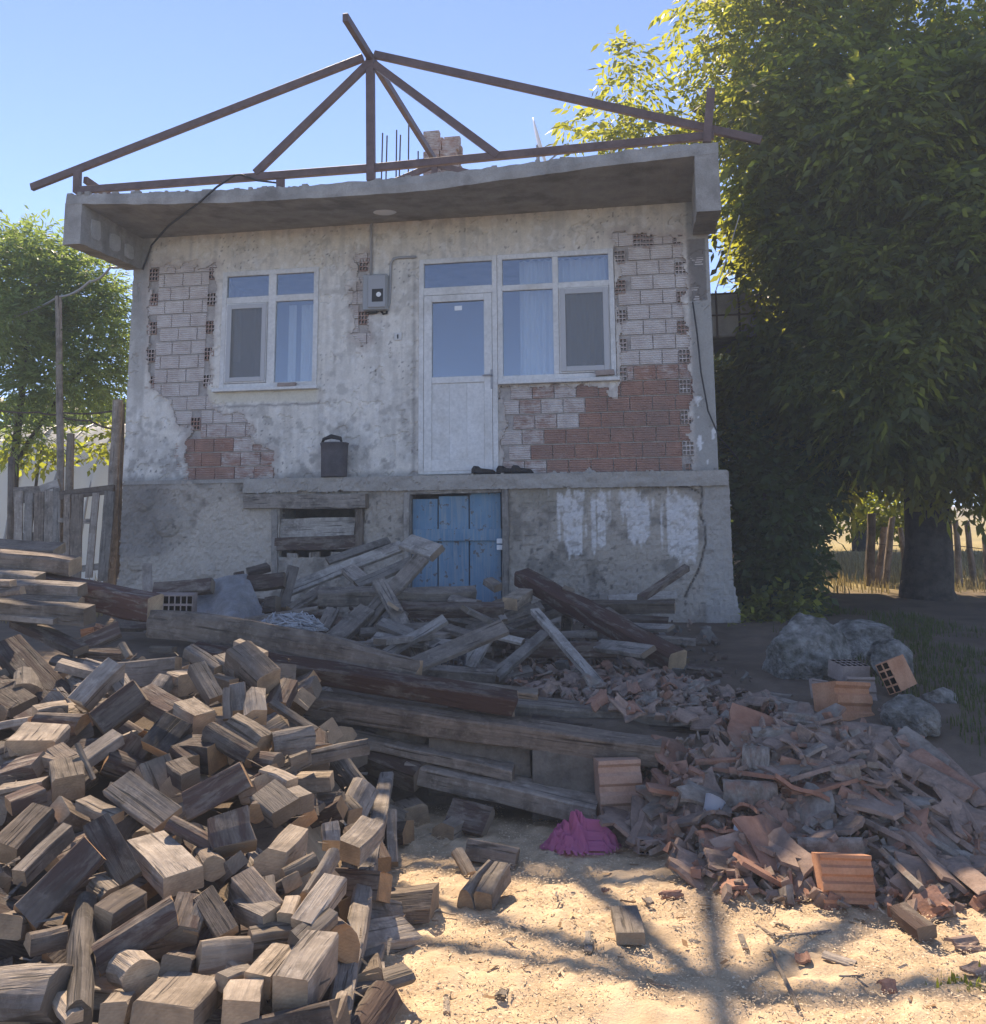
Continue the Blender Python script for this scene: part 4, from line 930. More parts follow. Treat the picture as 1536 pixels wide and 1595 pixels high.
# chimney stub and starter bars on the roof
cu, cn = hp(690, 240, -2.6)[0], -2.6
ch = empty('chimney', on_house(cu, cn, zt), 'short unfinished brick chimney stub on the flat roof behind the steel frame', 'chimney')
chz = hp(690, 222, -2.6)[1] - zt; k = 0
nrow = int(chz / 0.16) + 1
for r in range(nrow):
    for (x, y, ry) in ((-0.13, -0.13, 0), (0.13, -0.13, 0), (-0.13, 0.13, 0), (0.13, 0.13, 0)):
        if r == nrow - 1 and x > 0 and y < 0: continue
        link('brick', BM_full, ch, T(x + (0.02 if r % 2 else -0.01), y, 0.09 + r * 0.16) @ Matrix.Scale(1.0, 4))['wash'] = 0.5
def rebar(px, py0, py1, lean):
    a, z1_ = hp(px, py0, -2.0); b = hp(px, py1, -2.0)[0]
    o = MB().tube([(0, 0, 0), (lean * 0.5, 0, (z1_ - zt) * 0.55), (lean, 0.01, z1_ - zt)], 0.011, 6).build('starter_bar', M_REBAR, None, on_house(b, -2.0, zt), smooth=True)
    return o
for k, (px, py, ln, lab) in enumerate(((593, 207, 0.02, 'bare steel starter bar on the roof nearest the king post'), (600, 211, 0.02, 'second bare steel starter bar from the king post'), (617, 202, 0.0, 'tallest bare steel starter bar in the middle of the row'),
                              (620, 210, 0.03, 'leaning steel starter bar close beside the tallest one'), (636, 190, 0.0, 'bare steel starter bar crossing the rear ridge beam'), (652, 235, -0.01, 'short steel starter bar nearest the chimney'))):
    tag(rebar(px, py, 276, ln), lab, 'starter bar', 'steel starter bars on the roof')
# reinforced concrete slab end jutting out beside the house
sb0, sb1 = hp(1118, 456, -1.6), hp(1194, 524, -1.6)
sbx = empty('side_slab', on_house(UR + 0.0, -1.6, sb1[1]), 'dark concrete slab end with exposed bars jutting from the side of the house', 'concrete slab')
MB().box(0.02, sb1[0] - UR, 0, 1.2, 0.02, sb0[1] - sb1[1]).build('slab_body', M_CONC, sbx, bevel=0.02)
hh = sb0[1] - sb1[1]
for k in range(3): MB().tube([(0.15 + 0.28 * k, -0.012, 0.0), (0.15 + 0.28 * k, -0.012, hh + 0.02)], 0.014, 6).build('exposed_bar', M_REBAR, sbx)
for z_ in (hh - 0.02, hh * 0.5): MB().tube([(0.02, -0.02, z_), (sb1[0] - UR + 0.02, -0.02, z_)], 0.012, 6).build('exposed_bar', M_REBAR, sbx)

# ------------------------------------------------------------------ vegetation
def leaves_mesh(name, P, D, S, kind, mat, rng):
    # P (n,3) spray base, D (n,3) spray direction, S (n,) size; each spray is a stem of leaflets drooping from it
    n = len(P); D = D / (np.linalg.norm(D, axis=1, keepdims=True) + 1e-9)
    side = np.cross(D, np.array([0, 0, 1.0]) + 0.2 * rng.randn(n, 3)); side /= np.linalg.norm(side, axis=1, keepdims=True) + 1e-9
    if kind == 'walnut': spec = [(0.25, 1, .8), (0.3, -1, .8), (0.55, 1, 1), (0.6, -1, 1), (0.85, 1, 1.05), (0.88, -1, 1.05), (1.0, 0, 1.15)]; ll, lw, droop, fw = 0.13, 0.05, 0.42, 0.5
    elif kind == 'peach': spec = [(0.1 + 0.1 * k, (-1) ** k, 0.9) for k in range(9)] + [(1.0, 0, 1)]; ll, lw, droop, fw = 0.13, 0.03, 0.25, 0.8
    else: spec = [(0.3, 1, 1), (0.5, -1, 1), (0.75, 1, .9), (0.95, 0, 1)]; ll, lw, droop, fw = 0.085, 0.05, 0.25, 0.5
    stem = {'walnut': 0.3, 'peach': 0.34, 'bush': 0.16}[kind]
    V = []; 
    for (s, sd, k) in spec:
        b = P + D * (stem * s * S)[:, None]
        b[:, 2] -= 0.12 * stem * s * s * S * (3 if kind == 'walnut' else 1)
        d = D * fw + side * sd * (0.85 if sd else 0) + np.array([0, 0, -droop]) + 0.22 * rng.randn(n, 3); d /= np.linalg.norm(d, axis=1, keepdims=True)
        w = np.cross(d, np.cross(side * (1 if sd else 0.6) + 0.5 * rng.randn(n, 3), d) + 0.3 * rng.randn(n, 3)); w /= np.linalg.norm(w, axis=1, keepdims=True) + 1e-9
        sz = S * k * (0.8 + 0.4 * rng.rand(n)); L = (ll * sz)[:, None]; Wd = (lw * sz)[:, None] * 0.5
        mid = b + d * L * 0.45; mid[:, 2] += 0.0
        V += [b, mid + w * Wd, b + d * L + np.array([0, 0, -0.01]), mid - w * Wd]
    V = np.stack(V, 1).reshape(-1, 3)
    Qv = np.arange(len(V), dtype=np.int32).reshape(-1, 4)
    return quads(name, V, Qv, mat)
def crown_points(blobs, dens, rng, shell=2.6, cull=None):
    P = []; D = []
    for (c, r, w) in blobs:
        c = np.array(c); r = np.array(r); n = int(dens * w * (r[0] * r[1] + r[1] * r[2] + r[0] * r[2]) / 3)
        v = rng.randn(n, 3); v /= np.linalg.norm(v, axis=1, keepdims=True)
        rad = rng.rand(n) ** (1 / shell) * (0.82 + 0.36 * vnoise(v[:, 0] * 3 + c[0], v[:, 1] * 3 + v[:, 2] * 2 + c[1], 7))
        P.append(c + v * r * rad[:, None]); d = v * 0.8 + 0.5 * rng.randn(n, 3); d[:, 2] *= 0.6; D.append(d)
    P = np.concatenate(P); D = np.concatenate(D)
    if cull is not None: k = cull(P); P, D = P[k], D[k]
    return P, D
def clump(blobs, seed, f=0.42, per=9, core=0.35):        # break big crown volumes into leafy clumps with gaps between them
    r = np.random.RandomState(seed); out = []
    for (c, ra, w) in blobs:
        c = np.array(c); ra = np.array(ra); big = ra.max() > 0.75
        if not big: out.append((c, ra, w)); continue
        out.append((c, ra * 0.72, w * core))
        n = int(per * (ra[0] * ra[2] + ra[0] * ra[1] + ra[1] * ra[2]) / 3 / (0.55 * ra.mean()) ** 1.0) + 5
        for k in range(n):
            v = r.randn(3); v /= np.linalg.norm(v); s = f * (0.6 + 0.7 * r.rand()) * min(ra.mean(), 1.3)
            out.append((c + v * ra * (0.8 + 0.25 * r.rand()), np.array([s, s, s * 0.7]), w * 0.62))
    return out
def tree(name, label, cat, base, trunk, limbs, blobs, dens, kind, mat, seed, size=1.0, group=None, cull=None, shell=2.6, bark=None):
    rng = np.random.RandomState(seed); b = Vector(base)
    e = empty(name, T(*b), label, cat, group)
    if trunk: MB().tube([Vector(p) - b for p, r in trunk], [r for p, r in trunk], 12).build('trunk', bark or M_BARK, e, smooth=True)
    for L in limbs: MB().tube([Vector(p) - b for p, r in L], [r for p, r in L], 8).build('limb', bark or M_BARK, e, smooth=True)
    P, D = crown_points(blobs, dens, rng, shell, cull)
    me = leaves_mesh('crown', P - np.array(base), D, size * (0.6 + 0.75 * rng.rand(len(P))), kind, mat, rng)
    link('crown', me, e); return e
def gpt(px, py): return march(px, py, base_z)
# -- the big walnut at the right
tb = gpt(1447, 932); tx, ty, tz_ = tb
def A(px, py, Y): return tuple(atY(px, py, Y))
wal = [(A(985, 100, 12.4), (0.36, 0.3, 0.36), 0.4), (A(985, 160, 12.4), (0.38, 0.3, 0.4), 0.4), (A(930, 205, 12.6), (0.45, 0.3, 0.26), 0.4), (A(1045, 200, 12.3), (0.5, 0.3, 0.36), 0.45), (A(1010, 230, 12.3), (0.5, 0.3, 0.3), 0.45), (A(1085, 175, 12.3), (0.3, 0.3, 0.25), 0.5),
       (A(1100, 40, 12.2), (0.42, 0.45, 0.6), 0.38), (A(1120, 130, 12.0), (0.42, 0.45, 0.6), 0.38), (A(1170, 60, 12.2), (0.6, 0.6, 0.72), 0.4), (A(1165, 220, 11.5), (0.42, 0.4, 0.62), 0.4), (A(1200, 280, 11.6), (0.5, 0.5, 0.7), 0.4), (A(1172, 370, 11.4), (0.3, 0.3, 0.62), 0.4), (A(1225, 330, 11.4), (0.45, 0.4, 0.74), 0.4), (A(1205, 450, 11.5), (0.25, 0.3, 0.4), 0.45),
       (A(1290, 60, 12.0), (1.1, 0.9, 1.2), 0.5), (A(1290, -60, 12.4), (1.2, 0.8, 0.7), 0.4), (A(1470, 50, 11.6), (1.3, 0.8, 1.0), 0.5), (A(1330, 250, 11.6), (1.3, 1.4, 1.4), 1), (A(1490, 260, 11.0), (1.4, 1.4, 1.4), 1),
       (A(1290, 430, 11.8), (0.9, 1.1, 1.2), 1), (A(1420, 470, 11.2), (1.3, 1.4, 1.2), 1), (A(1540, 480, 11.0), (1.2, 1.4, 1.4), 1), (A(1270, 580, 12.0), (0.8, 1.0, 0.8), 1), (A(1390, 620, 11.8), (1.2, 1.3, 0.75), 1), (A(1500, 640, 11.5), (1.1, 1.2, 0.8), 1), (A(1430, 560, 10.6), (0.9, 0.8, 0.9), 0.9), (A(1330, 500, 10.9), (0.7, 0.7, 0.8), 0.9),
       (A(1250, 620, 13.6), (1.4, 0.9, 1.2), 0.9), (A(1620, 350, 11.5), (1.6, 1.8, 3.0), 0.5), (A(1400, 420, 14.2), (2.4, 1.2, 2.8), 0.6), (A(1340, 680, 12.8), (0.6, 0.8, 0.35), 0.8), (A(1510, 715, 12.6), (0.6, 0.8, 0.35), 0.8)]
top = A(1440, 560, 12.3)
limbs = [[(top, 0.22), (A(1330, 380, 12.2), 0.15), (A(1230, 230, 12.2), 0.1), (A(1080, 170, 12.4), 0.04)], [(top, 0.2), (A(1480, 300, 12), 0.15), (A(1470, 20, 12), 0.07)],
         [(A(1330, 380, 12.2), 0.1), (A(1300, 120, 12.2), 0.07), (A(1290, -80, 12.3), 0.03)], [(top, 0.14), (A(1530, 520, 11.8), 0.09), (A(1600, 400, 11.5), 0.04)], [(top, 0.12), (A(1300, 560, 12), 0.06), (A(1220, 480, 11.8), 0.03)]]
tree('walnut_tree', 'large dense walnut tree with drooping leaves shading the yard right of the house', 'tree', (tx, ty, tz_ - 0.1),
     [((tx, ty, tz_ - 0.15), 0.4), ((tx - 0.02, ty, tz_ + 0.12), 0.33), (A(1447, 850, ty), 0.29), (A(1443, 760, ty), 0.28), (A(1440, 660, ty - 0.05), 0.26), (top, 0.24)], limbs, clump(wal, 8), 1150, 'walnut', L_WALNUT, 3, 1.0, shell=3.0)
# -- bush and saplings between the house and the walnut
bp = gpt(1215, 985)
tree('bush', 'dark leafy bush growing against the right corner of the house', 'bush', (bp[0], bp[1] + 0.4, bp[2] - 0.05), None,
     [[(A(1210, 980, 11.4), 0.05), (A(1200, 880, 11.4), 0.035), (A(1190, 760, 11.5), 0.02)], [(A(1225, 985, 11.4), 0.045), (A(1250, 880, 11.4), 0.03), (A(1270, 800, 11.4), 0.015)]],
     [(A(1200, 790, 11.5), (0.5, 0.5, 0.55), 1), (A(1225, 850, 11.3), (0.4, 0.45, 0.5), 1), (A(1190, 900, 11.3), (0.4, 0.45, 0.5), 1), (A(1220, 930, 11.1), (0.38, 0.4, 0.35), 1), (A(1170, 720, 11.8), (0.35, 0.5, 0.5), 0.9), (A(1255, 740, 11.9), (0.5, 0.5, 0.5), 0.9)], 2600, 'bush', L_DARK, 5, 1.25)
bp = gpt(1165, 1005)
tree('weed_clump', 'low pale-leaved weeds at the foot of the right house corner', 'weeds', (bp[0], bp[1], bp[2]), None, [], [(A(1200, 965, 10.6), (0.28, 0.3, 0.25), 1), (A(1160, 985, 10.3), (0.25, 0.25, 0.14), 1), (A(1230, 960, 10.6), (0.2, 0.3, 0.3), 1)], 3000, 'bush', L_WALNUT, 6, 1.1)
# -- sunlit growth and trees beyond the yard, right
far = [(1365, 782, 16.0, 0.9, 0.5, L_LIGHT, 'sunlit yellow-green sapling beyond the fence left of the walnut trunk'), (1195, 690, 18.0, 0.6, 0.8, L_LIGHT, 'sunlit yellow-green sapling seen between the house corner and the bush')]
for k, (px, py, Y, rx, rz, mt_, lab) in enumerate(far):
    c_ = atY(px, py, Y); g = (c_[0], Y, float(base_z(c_[0], Y)))
    tree('sapling', lab, 'sapling', g, [(g, 0.05), ((c_[0] + 0.05, Y, (g[2] + c_[2]) / 2), 0.035), (tuple(c_), 0.015)], [], [(tuple(c_), (rx, rx, rz), 1), ((c_[0] + 0.4, Y, c_[2] - 0.2), (rx * 0.7, rx * 0.7, rz * 0.6), 1)], 900, 'bush', mt_, 20 + k, 1.4, 'saplings beyond the fence')
bgt = [(1150, 22, 3.2, 4.5, L_DARK, 'dark tree standing beyond the yard straight behind the right house corner'), (1330, 26, 4.2, 6.0, L_DARK, 'dark tree far behind the fence left of the walnut trunk'), (1560, 24, 4.0, 6.0, L_DARK, 'dark tree far behind the fence right of the walnut trunk'),
       (160, 20, 2.3, 3.4, L_DARK, 'dark bluish tree behind the polytunnel beside the house')]
for k, (px, Y, r_, h_, mt_, lab) in enumerate(bgt):
    c_ = atY(px, 700, Y); g = (c_[0], Y, float(base_z(c_[0], Y)))
    cz = g[2] + h_ * 0.62 + (0.6 if px > 1000 else 0)
    tree('background_tree', lab, 'tree', g, [(g, 0.22), ((c_[0], Y, cz), 0.1)], [], [((c_[0], Y, cz), (r_, r_ * 0.8, h_ * 0.42), 1), ((c_[0] - r_ * 0.5, Y, cz + h_ * 0.15), (r_ * 0.6, r_ * 0.6, h_ * 0.28), 1), ((c_[0] + r_ * 0.5, Y, cz - h_ * 0.05), (r_ * 0.7, r_ * 0.6, h_ * 0.3), 1)], 260, 'bush', mt_, 40 + k, 3.0, 'trees standing behind the yard')
for k, (x, h_, lab) in enumerate(((-5.5, 7.0, 'roadside tree mirrored in the left part of the front door glass'), (2.5, 6.2, 'roadside tree mirrored low in the middle of the wider window'), (7.0, 8.0, 'roadside tree mirrored at the right end of the wider window'))):
    g = (x, -24.0, float(base_z(x, -24.0)))
    tree('roadside_tree', lab, 'tree', g, [(g, 0.2), ((x, -24, h_ * 0.5), 0.12)], [], [((x, -24, h_ * 0.62), (2.2, 2.0, h_ * 0.36), 1), ((x + 1, -24, h_ * 0.5), (1.4, 1.4, h_ * 0.25), 1)], 260, 'bush', L_DARK, 60 + k, 3.0, 'roadside trees opposite the house')
# -- narrow-leaved tree at the left
lb = gpt(28, 905); ly = 13.2
lx = atY(28, 800, ly)[0]; lg = (lx, ly, float(base_z(lx, ly)))
pea = [(A(40, 440, 13.2), (0.75, 0.9, 0.55), 1), (A(130, 450, 13.2), (0.5, 0.7, 0.5), 0.9), (A(-40, 500, 13.2), (0.9, 1, 0.8), 0.7), (A(70, 540, 12.9), (0.95, 1, 0.6), 1), (A(165, 590, 13), (0.4, 0.6, 0.3), 1), (A(10, 630, 12.9), (0.7, 0.7, 0.4), 0.8), (A(110, 590, 12.9), (0.65, 0.7, 0.35), 0.8), (A(45, 680, 13), (0.45, 0.4, 0.2), 0.4), (A(150, 470, 13.2), (0.16, 0.2, 0.35), 1.2), (A(60, 400, 13.2), (0.12, 0.2, 0.3), 1.5), (A(170, 520, 13.2), (0.4, 0.5, 0.45), 0.8), (A(35, 395, 13.2), (0.14, 0.2, 0.3), 1.5), (A(95, 405, 13.3), (0.12, 0.2, 0.35), 1.5), (A(-10, 420, 13.3), (0.3, 0.3, 0.4), 1)]
pea = clump(pea, 4, 0.42, 7, 0.3) + [(A(px_, py_, 13.1), (0.07, 0.1, 0.26), 2.2) for px_, py_ in ((15, 372), (52, 385), (80, 410), (112, 420), (140, 425), (160, 450), (178, 475), (190, 520), (-5, 395))]
tree('narrow_leaved_tree', 'bright green narrow-leaved fruit tree in front of the polytunnel left of the house', 'tree', lg,
     [(lg, 0.07), (A(20, 800, ly), 0.06), (A(24, 700, ly), 0.055), (A(40, 560, ly), 0.04), (A(50, 450, ly), 0.02)], [[(A(24, 720, ly), 0.04), (A(90, 620, ly), 0.025), (A(140, 560, ly), 0.012)]], pea, 900, 'peach', L_PEACH, 9, 0.95)
pg = gpt(60, 890)
tree('sapling', 'thin young tree with sparse yellow-lit leaves behind the pallet gate', 'sapling', (A(40, 850, 13.6)[0], 13.6, float(base_z(-6, 13.6))), [(A(42, 870, 13.6), 0.03), (A(58, 740, 13.6), 0.02), (A(66, 690, 13.6), 0.012)], [], [(A(60, 700, 13.6), (0.5, 0.4, 0.22), 1), (A(160, 690, 13.6), (0.22, 0.3, 0.3), 0.8)], 900, 'bush', L_LIGHT, 14, 1.3, 'saplings beyond the fence')
# -- polytunnel
ptY = 16.0
pa = atY(-160, 700, ptY); pb = atY(192, 700, ptY); zt_ = atY(100, 640, ptY)[2]
ptl = empty('polytunnel', T(pb[0], ptY, float(base_z(pb[0], ptY))), 'whitish plastic-covered polytunnel behind the pallet gate left of the house', 'polytunnel')
Lp = pb[0] - pa[0]; hz_ = zt_ - float(base_z(pb[0], ptY)); K = 16; NX = 30; V = []
for i in range(NX + 1):
    for j in range(K + 1):
        a = math.pi * j / K; s = 1 + 0.02 * math.sin(i * 1.7) - 0.025 * abs(math.sin(i * math.pi / 5)) * 0
        wr_ = 0.16 * (float(fbm(i * 0.45, j * 0.5, 131)) - 0.5) + 0.1 * (float(fbm(i * 0.9 + j * 0.7, j * 0.3, 132)) - 0.5); V.append((-Lp * i / NX, 2.2 - (2.2 + wr_) * math.cos(a), (hz_ + wr_ * 0.5) * (math.sin(a) ** 0.8) * s * (1 - 0.03 * (0.5 - abs((i % 5) / 5 - 0.5)))))
I = np.arange((NX + 1) * (K + 1)).reshape(NX + 1, K + 1)
link('film', quads('film', np.array(V), np.stack([I[:-1, :-1], I[:-1, 1:], I[1:, 1:], I[1:, :-1]], -1).reshape(-1, 4), M_POLY, True), ptl)
for i in range(0, NX + 1, 5): MB().tube([(-Lp * i / NX, 2.2 - 2.22 * math.cos(math.pi * j / K), (hz_ + 0.015) * math.sin(math.pi * j / K) ** 0.8) for j in range(K + 1)], 0.02, 6).build('hoop', M_METAL, ptl, smooth=True)
# -- pallets, poles and wires by the gate
def pallet(pts_fn, name, label, slats, rails, Y, mats):
    e = empty(name, T(*atY(*rails[0][0], Y)), label, 'pallet', 'pallets used as a gate'); o_ = Vector(e.matrix_basis.translation)
    for k, (a, b, w) in enumerate(rails + slats):
        rail_ = k < len(rails); A_, B_ = Vector(atY(*a, Y + (0.03 if rail_ else 0))), Vector(atY(*b, Y + (0.03 if rail_ else 0)))
        x = put_timber('rail' if rail_ else 'slat', A_ - o_, B_ - o_, w, 0.03 if not rail_ else 0.05, mats[k % len(mats)], (0, -1, 0.05), e, seed=k + len(name) + int(Y * 10), jit=0.003)
PY = 11.9
pallet(None, 'pallet', 'weathered closed pallet panel with broad top board, at the left of the gate', [((28, 850), (30, 765), 0.1), ((43, 850), (46, 768), 0.1), ((60, 850), (62, 766), 0.12), ((76, 848), (77, 764), 0.11), ((88, 846), (89, 760), 0.09)], [((22, 772), (68, 769), 0.2), ((66, 768), (94, 758), 0.2), ((22, 842), (94, 836), 0.17)], PY, [(WG, EG), (WT, EG), (WB, EG)])
pallet(None, 'pallet', 'open pallet of spaced slats standing between the poles beside the house', [((117, 902), (121, 770), 0.14), ((138, 900), (150, 768), 0.085), ((160, 905), (172, 765), 0.13), ((103, 898), (105, 770), 0.08)], [((94, 772), (178, 762), 0.11), ((92, 810), (150, 812), 0.06), ((110, 888), (172, 880), 0.08)], PY - 0.05, [(WB, EG), (WG, EG), (WT, EG)])
def post(px0, py0, px1, py1, Y, r, label, cat='post', group='posts by the gate', mat=WG):
    a = atY(px0, py0, Y); b = atY(px1, py1, Y); a[2] = min(a[2], float(base_z(a[0], Y))) - 0.05
    o = put_timber('post', a, b, r * 2, r * 2, (mat, EG), (0, -1, 0), None, sec='r', seed=int(px0 * 3 + py1), jit=r * 0.1, taper=0.2); return tag(o, label, cat, group)
post(100, 890, 91, 462, 12.2, 0.05, 'tall thin leaning pole rising through the leaves of the narrow-leaved tree')
post(107, 885, 110, 676, 12.6, 0.06, 'shorter round post just behind the tall thin pole')
post(172, 890, 183, 625, 12.1, 0.075, 'stout grey post nearest the house wall with a wire tied on')
post(184, 880, 191, 627, 12.4, 0.04, 'thin post squeezed between the stout post and the house wall')
post(22, 860, 18, 712, 12.3, 0.05, 'slim post at the far left end of the closed pallet panel')
cable('wire', [atY(-30, 634, 12.1), atY(60, 642, 12.15), atY(100, 643, 12.2), atY(186, 638, 12.1)], 0.012, 'rusty wire strung along the posts in front of the polytunnel', M_REBAR, 'wire', 0.03)
cable('wire', [atY(92, 648, 12.2), atY(140, 655, 12.2), atY(176, 668, 12.1)], 0.012, 'short wire slanting down to the stout post by the house', M_REBAR, 'wire', 0.02)
cable('cable', [hw(206, 402, 0.02), atY(172, 416, 11.6), atY(140, 438, 12.0), atY(92, 462, 12.2), atY(0, 497, 13), atY(-60, 520, 13.5)], 0.016, 'overhead cable running from the house corner over the narrow-leaved tree', M_METAL, 'cable', 0.05)
# -- fence posts beyond the walnut
FP = [(1352, 890, 1358, 800, 14.5, 0.075, 'forked stump post left of the sunlit sapling'), (1364, 890, 1378, 822, 14.6, 0.06, 'leaning prong post close to the forked stump'), (1376, 892, 1390, 806, 14.4, 0.055, 'slim fence post leaning right between the stump and the walnut'), (1413, 890, 1403, 822, 14.2, 0.045, 'slim fence post leaning left just before the walnut trunk'), (1421, 905, 1420, 832, 13.6, 0.09, 'short thick dark stump beside the walnut trunk'),
      (1494, 890, 1488, 810, 14.3, 0.05, 'slim fence post just right of the walnut trunk'), (1516, 892, 1506, 812, 14.6, 0.05, 'slim fence post leaning left, farther right of the walnut'), (1540, 890, 1535, 840, 14.2, 0.06, 'fence post at the right picture edge')]
for a in FP: post(*a, group='fence posts beyond the walnut', mat=WB)
o = cable('wire', [atY(1352, 845, 14.5), atY(1390, 850, 14.4), atY(1490, 850, 14.3), atY(1540, 856, 14.2)], 0.006, 'thin fence wire linking the posts beyond the walnut', M_REBAR, 'wire')
# -- boulders
def boulder(px, py, rx, ry, rz, seed, label, sink=0.3):
    g = march(px, py, base_z); r = np.random.RandomState(seed)
    import bmesh
    planes = []
    for q in range(16):
        pn = r.randn(3); pn /= np.linalg.norm(pn); planes.append((pn, 0.62 + 0.3 * r.rand()))
    bm = bmesh.new(); bmesh.ops.create_icosphere(bm, subdivisions=5, radius=1)
    for v_ in bm.verts:
        p = np.array(v_.co); n1 = float(fbm(p[0] * 1.6 + seed, p[1] * 1.6 + p[2] * 1.3, seed)); n2 = float(fbm(p[0] * 5 + p[2] * 3, p[1] * 5 + seed + p[2] * 2, seed + 1)); n3 = float(vnoise(p[0] * 16 + p[2] * 9, p[1] * 16 - p[2] * 7, seed))
        k = 1 + 0.3 * (n1 - 0.5)
        for pn, po in planes: k = min(k, po / max(1e-3, float(p @ pn)) if float(p @ pn) > 0.05 else 9)
        k *= 1 + 0.14 * (n2 - 0.5) + 0.04 * (n3 - 0.5)
        v_.co = Vector((p[0] * rx * k, p[1] * ry * k, p[2] * rz * k))
    me = bpy.data.meshes.new('boulder'); bm.to_mesh(me); bm.free(); me.materials.append(M_ROCK)
    o = link('boulder', me, None, T(g[0], g[1], g[2] + rz * (1 - sink) * 0.55)); return tag(o, label, 'boulder', 'boulders under the walnut')
boulder(1255, 1050, 0.36, 0.34, 0.34, 3, 'largest pale limestone boulder, left of the others under the walnut')
boulder(1345, 1022, 0.3, 0.3, 0.22, 5, 'low shaded boulder behind the largest one')
boulder(1390, 1048, 0.19, 0.2, 0.17, 8, 'small whitish boulder behind the standing hollow brick')
boulder(1420, 1135, 0.17, 0.2, 0.14, 9, 'whitish boulder at the right end of the tile heap by the grass')
boulder(1468, 1095, 0.12, 0.12, 0.08, 12, 'small flat stone lying in the grass at the right')
# -- grass
def blades(name, pts, h, mat, seed, wid=0.006):
    rng = np.random.RandomState(seed); n = len(pts); P = np.array(pts)
    a = rng.rand(n) * 6.283; lean = 0.5 * rng.rand(n); H = h * (0.5 + rng.rand(n))
    d = np.stack([np.cos(a), np.sin(a), 0 * a], 1); s = np.stack([-np.sin(a), np.cos(a), 0 * a], 1) * wid
    m_ = P + d * (lean * H * 0.35)[:, None] + np.array([0, 0, 1.0]) * (H * 0.6)[:, None]; t = P + d * (lean * H)[:, None] + np.array([0, 0, 1.0]) * H[:, None]
    V = np.stack([P - s, P + s, m_ + s * 0.7, m_ - s * 0.7, m_ - s * 0.7, m_ + s * 0.7, t + s * 0.1, t - s * 0.1], 1).reshape(-1, 3)
    return tag(link(name, quads(name, V, np.arange(len(V)).reshape(-1, 4), mat)), None, None, None, 'stuff')
def scatter(n, reg, seed, fn=base_z, soft=0.5):
    rng = np.random.RandomState(seed); x0, x1, y0, y1 = reg; x = x0 + (x1 - x0) * rng.rand(n); y = y0 + (y1 - y0) * rng.rand(n)
    k = vnoise(x * 2.1, y * 2.1, seed) > soft; x, y = x[k], y[k]; return np.stack([x, y, fn(x, y) - 0.005], 1)
gl = np.concatenate([scatter(9000, (2.7, 5.5, 5.6, 9.5), 1, soft=0.35), scatter(2500, (3.0, 4.6, 9.0, 11.5), 2), scatter(1500, (2.4, 3.4, 4.4, 5.8), 3, soft=0.55)])
tag(blades('grass', gl, 0.06, L_GRASS, 4, 0.004))
for k, (px, py, r_, lab) in enumerate(((1495, 1535, 0.1, 0), )):
    g = march(px, py, base_z); rng = np.random.RandomState(k); n = 40
    xy = np.stack([g[0] + r_ * rng.randn(n) * 0.5, g[1] + r_ * rng.randn(n) * 0.4], 1); blades('grass', np.concatenate([xy, base_z(xy[:, 0], xy[:, 1])[:, None]], 1), 0.03, L_LIGHT, 9, 0.006)
dg = np.concatenate([scatter(26000, (-12, 16, 13.2, 24), 7, soft=0.3), scatter(2500, (-7.5, -4.6, 10.6, 13), 8, soft=0.4)])
blades('dry_grass', dg, 0.16, L_DRY, 11, 0.009)
gg = scatter(2500, (-8, -4.7, 11, 14), 12, soft=0.4); blades('grass', gg, 0.14, L_LIGHT, 13, 0.012)

# ------------------------------------------------------------------ TIMBER: helpers
LOOKS = []                                     # (object, look phrase, place phrase): turned into labels at the end
def proj_v(P): return proj(np.array(P))
def ptz(zoom, x, y):                            # coordinates read in an enlarged crop -> photo pixels
    ox, oy, s = {'A': (0, 1180, 2.3273), 'B': (0, 820, 2.3273), 'C': (560, 1180, 2.8444), 'D': (160, 700, 2.4), 'E': (640, 700, 2.4), 'F': (0, 820, 4.6545), 'N': (0, 0, 1.0), 'G': (980, 960, 2.7626), 'H': (980, 1300, 2.7626)}[zoom]
    return ox + x / s, oy + y / s, s
_seed = [100]
def stick(zoom, a, b, dY, w, h, roll=0, sec='b', mat='G', fn=None, lift=0.03, Ya=None, name='wood_block', **kw):
    """a: visible end, b: other end (crop coordinates); w, h: widths in crop pixels; roll 0 = broad face up, 90 = broad face to the camera"""
    ax_, ay_, s = ptz(zoom, *a); bx_, by_, _ = ptz(zoom, *b)
    if Ya is None: PA = march(ax_, ay_, fn, lift)
    else: PA = atY(ax_, ay_, Ya)
    PB = atY(bx_, by_, PA[1] + dY)
    sc = depth(PA) / FPX / s * (0.9 if fn is surf_pile else 1.0)
    r = math.radians(roll); tocam = CAM - PA; tocam = tocam / np.linalg.norm(tocam); tocam[2] *= 0.5
    up = np.array([0, 0, 1.0]) * math.cos(r) + tocam * math.sin(r)
    _seed[0] += 1
    L = np.linalg.norm(PB - PA); 
    if L < 0.05: return None
    o = put_timber(name, PA, PB, w * sc, h * sc, WOODS[mat], tuple(up), None, sec=sec, seed=_seed[0], **kw)
    o['_sz'] = (L, w * sc, h * sc); return o
